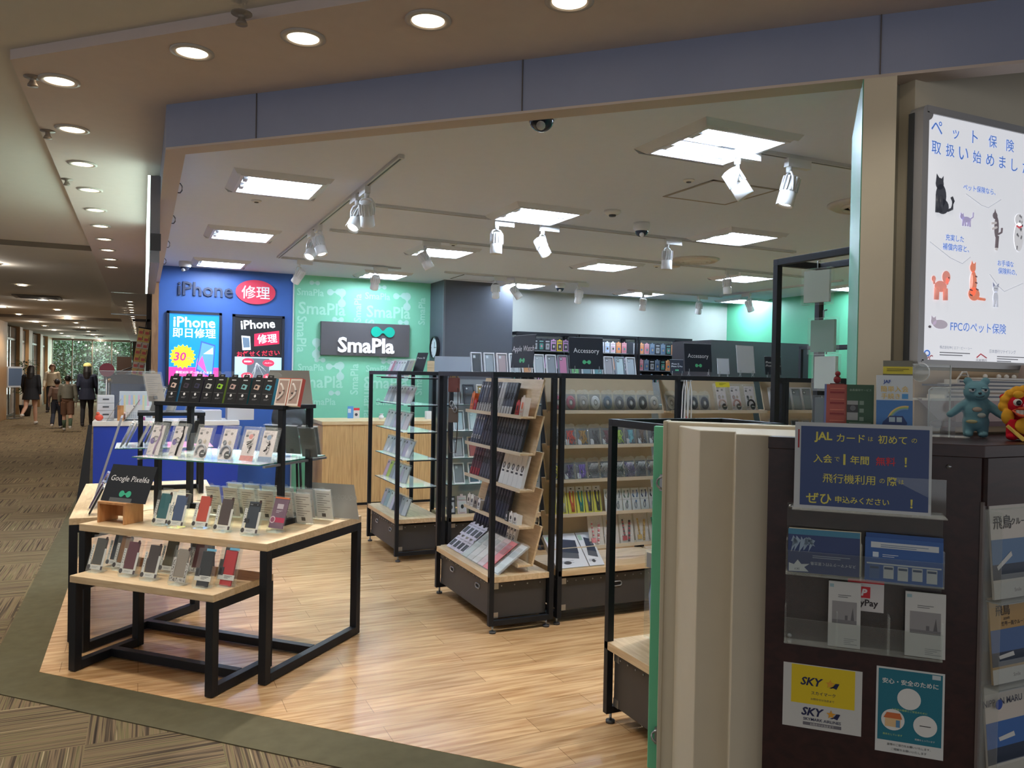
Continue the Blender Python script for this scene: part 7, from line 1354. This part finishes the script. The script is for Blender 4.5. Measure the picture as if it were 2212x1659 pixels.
# people -------------------------------------------------------------
def person(label, loc, heading, H, top, bottom, skin=(214, 170, 146), hair=(28, 24, 26), long_hair=False, coat=.0, legs='trousers', shoe=(226, 224, 220), stride=(14, -14), lift=(0, 0), arms=(10, -10), face=False, cap=None, bag=None, sock=None):
    k = H / 1.7; t = thing('person', label, 'person', loc, (0, 0, R(heading)))
    SK = M(skin, .6); CL = M(top, .8, noise=.2); BT_ = M(bottom, .8, noise=.15); HR = M(hair, .5)
    def v(x, y, z): return (x * k, y * k, z * k)
    hip, kn = .90, .48
    J = {}
    for i, sx in enumerate((-1, 1)):
        a = R(stride[i]); b = a - R(lift[i])      # positive swings forward (-y); lift bends the knee back
        h_ = Vector((sx * .085, 0, hip)); n_ = h_ + Vector((sx * .006, -math.sin(a) * .42, -math.cos(a) * .42)); f_ = n_ + Vector((0, -math.sin(b) * .41, -math.cos(b) * .41))
        J[sx] = (h_, n_, f_)
    low = min(J[-1][2].z, J[1][2].z) - .065; dz = -low
    def q(p): return ((p[0]) * k, p[1] * k, (p[2] + dz) * k)
    def rr(*r): return [x * k for x in r]
    m = MB(); m.ell(q((0, 0, .95)), v(.155, .105, .12), SK, 18); m.ell(q((0, 0, 1.22)), v(.15, .1, .2), SK, 18); m.tube([q((0, 0, 1.05)), q((0, 0, 1.15))], rr(.13, .13), SK, 14); m.tube([q((0, 0, 1.36)), q((0, -.005, 1.5))], rr(.06, .05), SK, 12)
    m.ell(q((0, -.01, 1.585)), v(.076, .092, .115), SK, 20); m.ell(q((0, -.03, 1.535)), v(.055, .06, .06), SK, 14); m.tube([q((0, -.095, 1.60)), q((0, -.118, 1.572)), q((0, -.1, 1.565))], rr(.008, .014, .01), SK, 8)
    for sx in (-1, 1): m.ell(q((sx * .078, 0, 1.585)), v(.012, .022, .03), SK, 10)
    A = {}
    for i, sx in enumerate((-1, 1)):
        h_, n_, f_ = J[sx]; m.tube([q(h_), q(h_.lerp(n_, .5)), q(n_), q(n_.lerp(f_, .35)), q(f_)], rr(.085, .075, .052, .055, .034), SK, 12)
        m.tube([q(f_ + Vector((0, .045, -.025))), q(f_ + Vector((0, -.05, -.03))), q(f_ + Vector((0, -.15, -.045)))], rr(.034, .038, .026), SK, 10)
        a = R(arms[i]); s_ = Vector((sx * .175, 0, 1.385)); e = s_ + Vector((sx * .05, -math.sin(a) * .28, -math.cos(a) * .28)); b = a + R(18); w_ = e + Vector((sx * .005, -math.sin(b) * .25, -math.cos(b) * .25)); A[sx] = (s_, e, w_)
        m.ell(q(s_), v(.055, .055, .055), SK, 12); m.tube([q(s_), q(e), q(w_)], rr(.048, .038, .026), SK, 10)
        d = (w_ - e).normalized(); pc = w_ + d * .045; m.ell(q(pc), v(.017, .036, .046), SK, 10)
        for j in range(4):
            p0 = w_ + d * .08 + Vector((0, -.025 + .017 * j, 0)); L = (.055, .066, .062, .048)[j]; m.tube([q(p0), q(p0 + d * L * .55), q(p0 + d * L + Vector((-sx * .012, 0, .004)))], rr(.0092, .0088, .0082), SK, 6)
        p0 = w_ + d * .03 + Vector((0, -.03, 0)); m.tube([q(p0), q(p0 + d * .03 + Vector((-sx * .008, -.018, 0))), q(p0 + d * .055 + Vector((-sx * .012, -.02, 0)))], rr(.011, .010, .009), SK, 6)
    remesh(m.build('body', t), .0085 * k, 2)
    m = MB(); zb = 1.0 - coat; m.tube([q((0, 0, 1.43)), q((0, 0, 1.38)), q((0, 0, 1.22)), q((0, 0, 1.05)), q((0, 0, zb))], rr(.08, .15, .17, .165, .165 + coat * .22), CL, 18); m.ell(q((0, 0, 1.36)), v(.2, .1, .09), CL, 16)
    for sx in (-1, 1): s_, e, w_ = A[sx]; m.ell(q(s_), v(.066, .066, .066), CL, 12); m.tube([q(s_), q(e), q(e.lerp(w_, .92))], rr(.064, .056, .044), CL, 12)
    o = remesh(m.build('coat' if coat > .05 else 'sweater', t), .010 * k, 3)
    if legs != 'bare':
        m = MB(); m.ell(q((0, 0, .95)), v(.168, .12, .1), BT_, 16); f = {'trousers': .97, 'shorts': .5, 'tights': 1.0}[legs]; th = .012 if legs != 'tights' else .004
        for sx in (-1, 1):
            h_, n_, f_ = J[sx]
            if legs == 'shorts': m.tube([q(h_), q(h_.lerp(n_, .5)), q(h_.lerp(n_, .95))], rr(.105, .1, .098), BT_, 12)
            else: m.tube([q(h_), q(h_.lerp(n_, .5)), q(n_), q(n_.lerp(f_, .4)), q(n_.lerp(f_, f))], rr(.095 + th, .08 + th, .056 + th, .057 + th, .038 + th * 2), BT_, 12)
        remesh(m.build({'trousers': 'trousers', 'shorts': 'shorts', 'tights': 'tights'}[legs], t), .010 * k, 2)
    for sx in (-1, 1):
        f_ = J[sx][2]; m = MB(); SH = M(shoe, .6); m.tube([q(f_ + Vector((0, .058, -.03))), q(f_ + Vector((0, 0, -.022))), q(f_ + Vector((0, -.08, -.034))), q(f_ + Vector((0, -.17, -.046)))], rr(.034, .046, .044, .024), SH, 12); m.tube([q(f_ + Vector((0, 0, -.02))), q(f_ + Vector((0, .005, .015)))], rr(.044, .042), SH, 12); remesh(m.build('shoe', t), .008 * k, 2)
        if sock: m = MB(); m.tube([q(J[sx][1].lerp(f_, .35)), q(J[sx][1].lerp(f_, .6)), q(f_)], rr(.06, .052, .042), M(sock, .8), 12); m.build('sock', t)
    m = MB(); m.ell(q((0, .018, 1.615)), v(.088, .098, .108), HR, 20)
    if long_hair: m.tube([q((0, .03, 1.62)), q((0, .065, 1.48)), q((0, .075, 1.34)), q((0, .08, 1.2))], rr(.09, .1, .095, .06), HR, 14)
    elif face: 
        for sx in (-1, 1): m.tube([q((sx * .06, .0, 1.65)), q((sx * .085, -.005, 1.57)), q((sx * .075, -.01, 1.48))], rr(.04, .036, .022), HR, 10)
        m.tube([q((-.06, -.07, 1.66)), q((0, -.09, 1.665)), q((.06, -.07, 1.66))], rr(.03, .03, .03), HR, 10)
    remesh(m.build('hair', t), .009 * k, 3)
    m = MB(); EY = M((30, 26, 26), .3)
    for sx in (-1, 1): m.ell(q((sx * .03, -.097, 1.592)), v(.011, .006, .006), EY, 10)
    m.build('eyes', t); m = MB(); m.tube([q((-.02, -.094, 1.535)), q((0, -.099, 1.533)), q((.02, -.094, 1.535))], .004 * k, M((176, 96, 90), .5)); m.build('mouth', t)
    if cap: m = MB(); m.lathe([(.1, 0), (.102, .02), (.092, .065), (.06, .1), (.001, .112)], M(cap, .7), 22, Matrix.Translation(q((0, .012, 1.64))) @ Matrix.Scale(k, 4)); m.build('cap', t)
    if bag: m = MB(); m.tube([q((-.16, -.04, 1.42)), q((0, -.13, 1.25)), q((.14, -.15, 1.05)), q((.2, -.1, .95))], .012 * k, M(bag, .5)); m.bb(.16 * k, .26 * k, -.16 * k, -.02 * k, (.8 + dz) * k, (.98 + dz) * k, M(bag, .5)); m.build('shoulder_bag', t)
    return t
person('woman with long dark hair in a black coat walking away, bare legs', (-2.643, 24.4, 0), 172, 1.55, (28, 30, 38), (30, 30, 34), coat=.28, legs='bare', long_hair=True, stride=(10, -22), lift=(0, 40), arms=(-8, 14))
person('woman with brown bob and cream jacket walking towards the camera', (-2.735, 30.9, 0), -8, 1.62, (206, 190, 164), (50, 46, 48), hair=(84, 56, 40), face=True, coat=.06, stride=(12, -10), lift=(0, 18), shoe=(60, 52, 50), bag=(90, 50, 44))
person('small child in a brownish sweater and dark jeans walking away', (-1.902, 22.7, 0), 176, 1.22, (120, 96, 84), (40, 46, 62), stride=(10, -14), lift=(0, 22), arms=(14, -14))
person('boy in a grey-green sweater and brown shorts walking away', (-1.607, 21.8, 0), 182, 1.33, (134, 134, 122), (110, 80, 62), legs='shorts', stride=(-14, 12), lift=(24, 0), arms=(-6, 10), sock=(84, 104, 84), shoe=(214, 212, 206))
person('woman in a long navy coat and pale yellow cap, black tights', (-1.28, 23.3, 0), 178, 1.60, (34, 40, 62), (38, 38, 44), coat=.26, legs='tights', long_hair=True, stride=(8, -8), lift=(0, 10), cap=(236, 222, 140), shoe=(44, 44, 50))
# potted plants behind the left glass
def plant(label, loc, h, n):
    t = thing('potted_plant', label, 'plant', loc, (0, 0, 0), 'corridor plants')
    m = MB(); m.lathe([(.13, 0), (.17, .3), (.175, .34), (.15, .34), (.14, .28)], M((40, 38, 38), .5), 20); m.build('pot', t)
    m = MB(); 
    for k in range(5): a = k * 1.26; m.tube([(0, 0, .3), (.08 * math.cos(a), .08 * math.sin(a), h * .5), (.2 * math.cos(a), .2 * math.sin(a), h * .85)], [.014, .01, .005], M((90, 74, 54), .7))
    m.build('stems', t)
    m = MB(); GL = [M((52, 84, 50), .5), M((72, 104, 62), .5)]
    for k in range(n):
        z = rnd.uniform(.4 * h, h); a = rnd.uniform(0, 2 * PI); r = rnd.uniform(.03, .3) * (1.2 - abs(z / h - .75)); c = Vector((r * math.cos(a), r * math.sin(a), z)); d = Vector((math.cos(a), math.sin(a), rnd.uniform(-.5, .5))).normalized(); s_ = d.cross(Vector((0, 0, 1))).normalized() * .03
        m.add([c, c + d * .08 + s_, c + d * .17 - Vector((0, 0, .02)), c + d * .08 - s_], [(0, 1, 2, 3)], GL[k % 2])
    m.build('foliage', t)
plant('tall potted plant by the glass, nearest on the left side of the corridor', (-3.22, 28.4, 0), 1.7, 260)
plant('potted plant by the far timber pillar near the end of the corridor', (-3.0, 36.5, 0), 1.45, 220)
m = MB(); m.bb(-.3, .3, 0, .03, .9, 1.5, M((200, 206, 214), .5)); m.bb(-.27, .27, -.002, 0, .95, 1.45, M((90, 110, 140), .5)); m.bb(-.02, .02, 0, .02, 0, .9, STEEL); m.bb(-.25, .25, -.1, .12, 0, .02, STEEL); m.build('notice_stand', None, 0, (-3.32, 27.0, 0), (0, 0, R(60)), label='pale notice stand beside the nearest glass front on the left', category='notice stand')
# trees outside
def tree(label, x, y, h, seed):
    r_ = random.Random(seed); t = thing('garden_tree', label, 'tree', (x, y, -.02), (0, 0, 0), 'trees beyond the end glass')
    m = MB(); m.tube([(0, 0, 0), (.04, 0, h * .3), (-.03, .02, h * .6), (0, 0, h * .9)], [.07, .06, .045, .02], M((120, 108, 92), .8), 10)
    for k in range(5): a = r_.uniform(0, 6.28); z = h * (.3 + .1 * k); m.tube([(0, 0, z), (.3 * math.cos(a), .3 * math.sin(a), z + .35), (.6 * math.cos(a), .6 * math.sin(a), z + .6)], [.03, .02, .01], M((120, 108, 92), .8), 6)
    m.build('trunk', t)
    m = MB(); G_ = [M(c, .6) for c in ((74, 118, 80), (98, 142, 96), (54, 92, 64), (130, 160, 120))]
    for k in range(1500):
        z = r_.uniform(.28, 1.0) * h; a = r_.uniform(0, 6.28); r = (r_.random() ** .5) * (.5 + .6 * math.sin(PI * min(1, (z / h - .2) / .85))) * .95
        c = Vector((r * math.cos(a), r * math.sin(a), z)); d = Vector((r_.uniform(-1, 1), r_.uniform(-1, 1), r_.uniform(-1, .4))).normalized(); s_ = d.cross(Vector((.3, .2, 1))).normalized() * .045
        m.add([c, c + d * .07 + s_, c + d * .16, c + d * .07 - s_], [(0, 1, 2, 3)], G_[r_.randrange(4)])
    m.build('crown', t)
for i, (x, y, h) in enumerate(((-3.2, 41.2, 3.4), (-2.3, 42.0, 3.8), (-1.4, 41.0, 3.5), (-.5, 42.0, 3.7), (-3.9, 42.6, 3.6))):
    tree('leafy green tree outside the end glass, %s from the left' % ORD[(2, 3, 4, 5, 1)[i]], x, y, h, i)
m = MB(); 
r_ = random.Random(3); G_ = [M(c, .6) for c in ((74, 118, 80), (98, 142, 96), (54, 92, 64))]
for k in range(5000):
    c = Vector((r_.uniform(-6, 3), r_.uniform(43.6, 44.4), r_.uniform(0, 4.2))); d = Vector((r_.uniform(-1, 1), r_.uniform(-1, .4), r_.uniform(-1, .4))).normalized(); s_ = d.cross(Vector((.3, .2, 1))).normalized() * .07
    m.add([c, c + d * .1 + s_, c + d * .26, c + d * .1 - s_], [(0, 1, 2, 3)], G_[r_.randrange(3)])
m.build('foliage', None, label='dense green foliage closing the view outside the end glass', category='foliage', kind='stuff')
# details that belong to a part go one level down
INNER = (('pupils', 'eye_whites'), ('hands', 'face'), ('camera_ring', 'phone_case'), ('sticker', 'package'), ('lens', 'can'), ('bulb', 'reflector'), ('rivets', 'body'), ('corner_cap', 'body'), ('handle', 'body'), ('yellow_block', 'sheet'), ('teal_field', 'sheet'), ('artwork', 'frame'), ('starburst', 'frame'))
ON = ('lettering', 'logo', 'artwork', 'pictograms', 'photo', 'drawing', 'mark', 'print', 'strap_print', 'band', 'pet_drawing', 'swirl_line')
BASE = ('lit_face', 'panel', 'sheet', 'sheets', 'booklet', 'booklets', 'carton', 'box', 'card')
def stem_(o): return o.name.split('.')[0]
for o in [x for x in COL.objects if x.parent is None and x.type == 'EMPTY']:
    kids = {}
    for c in o.children: kids.setdefault(stem_(c), c)
    base = next((kids[b] for b in BASE if b in kids), None)
    for c in list(o.children):
        n = stem_(c); q = next((kids[b] for a, b in INNER if a == n and b in kids and o.name.split('.')[0] != 'backpack'), None)
        if q is None and n in ON and base is not None and base is not c: q = base
        if q is not None and q is not c: c.parent = q
for o in list(COL.objects):
    if o.type == 'EMPTY' and 'label' in o and not o.children: bpy.data.objects.remove(o)
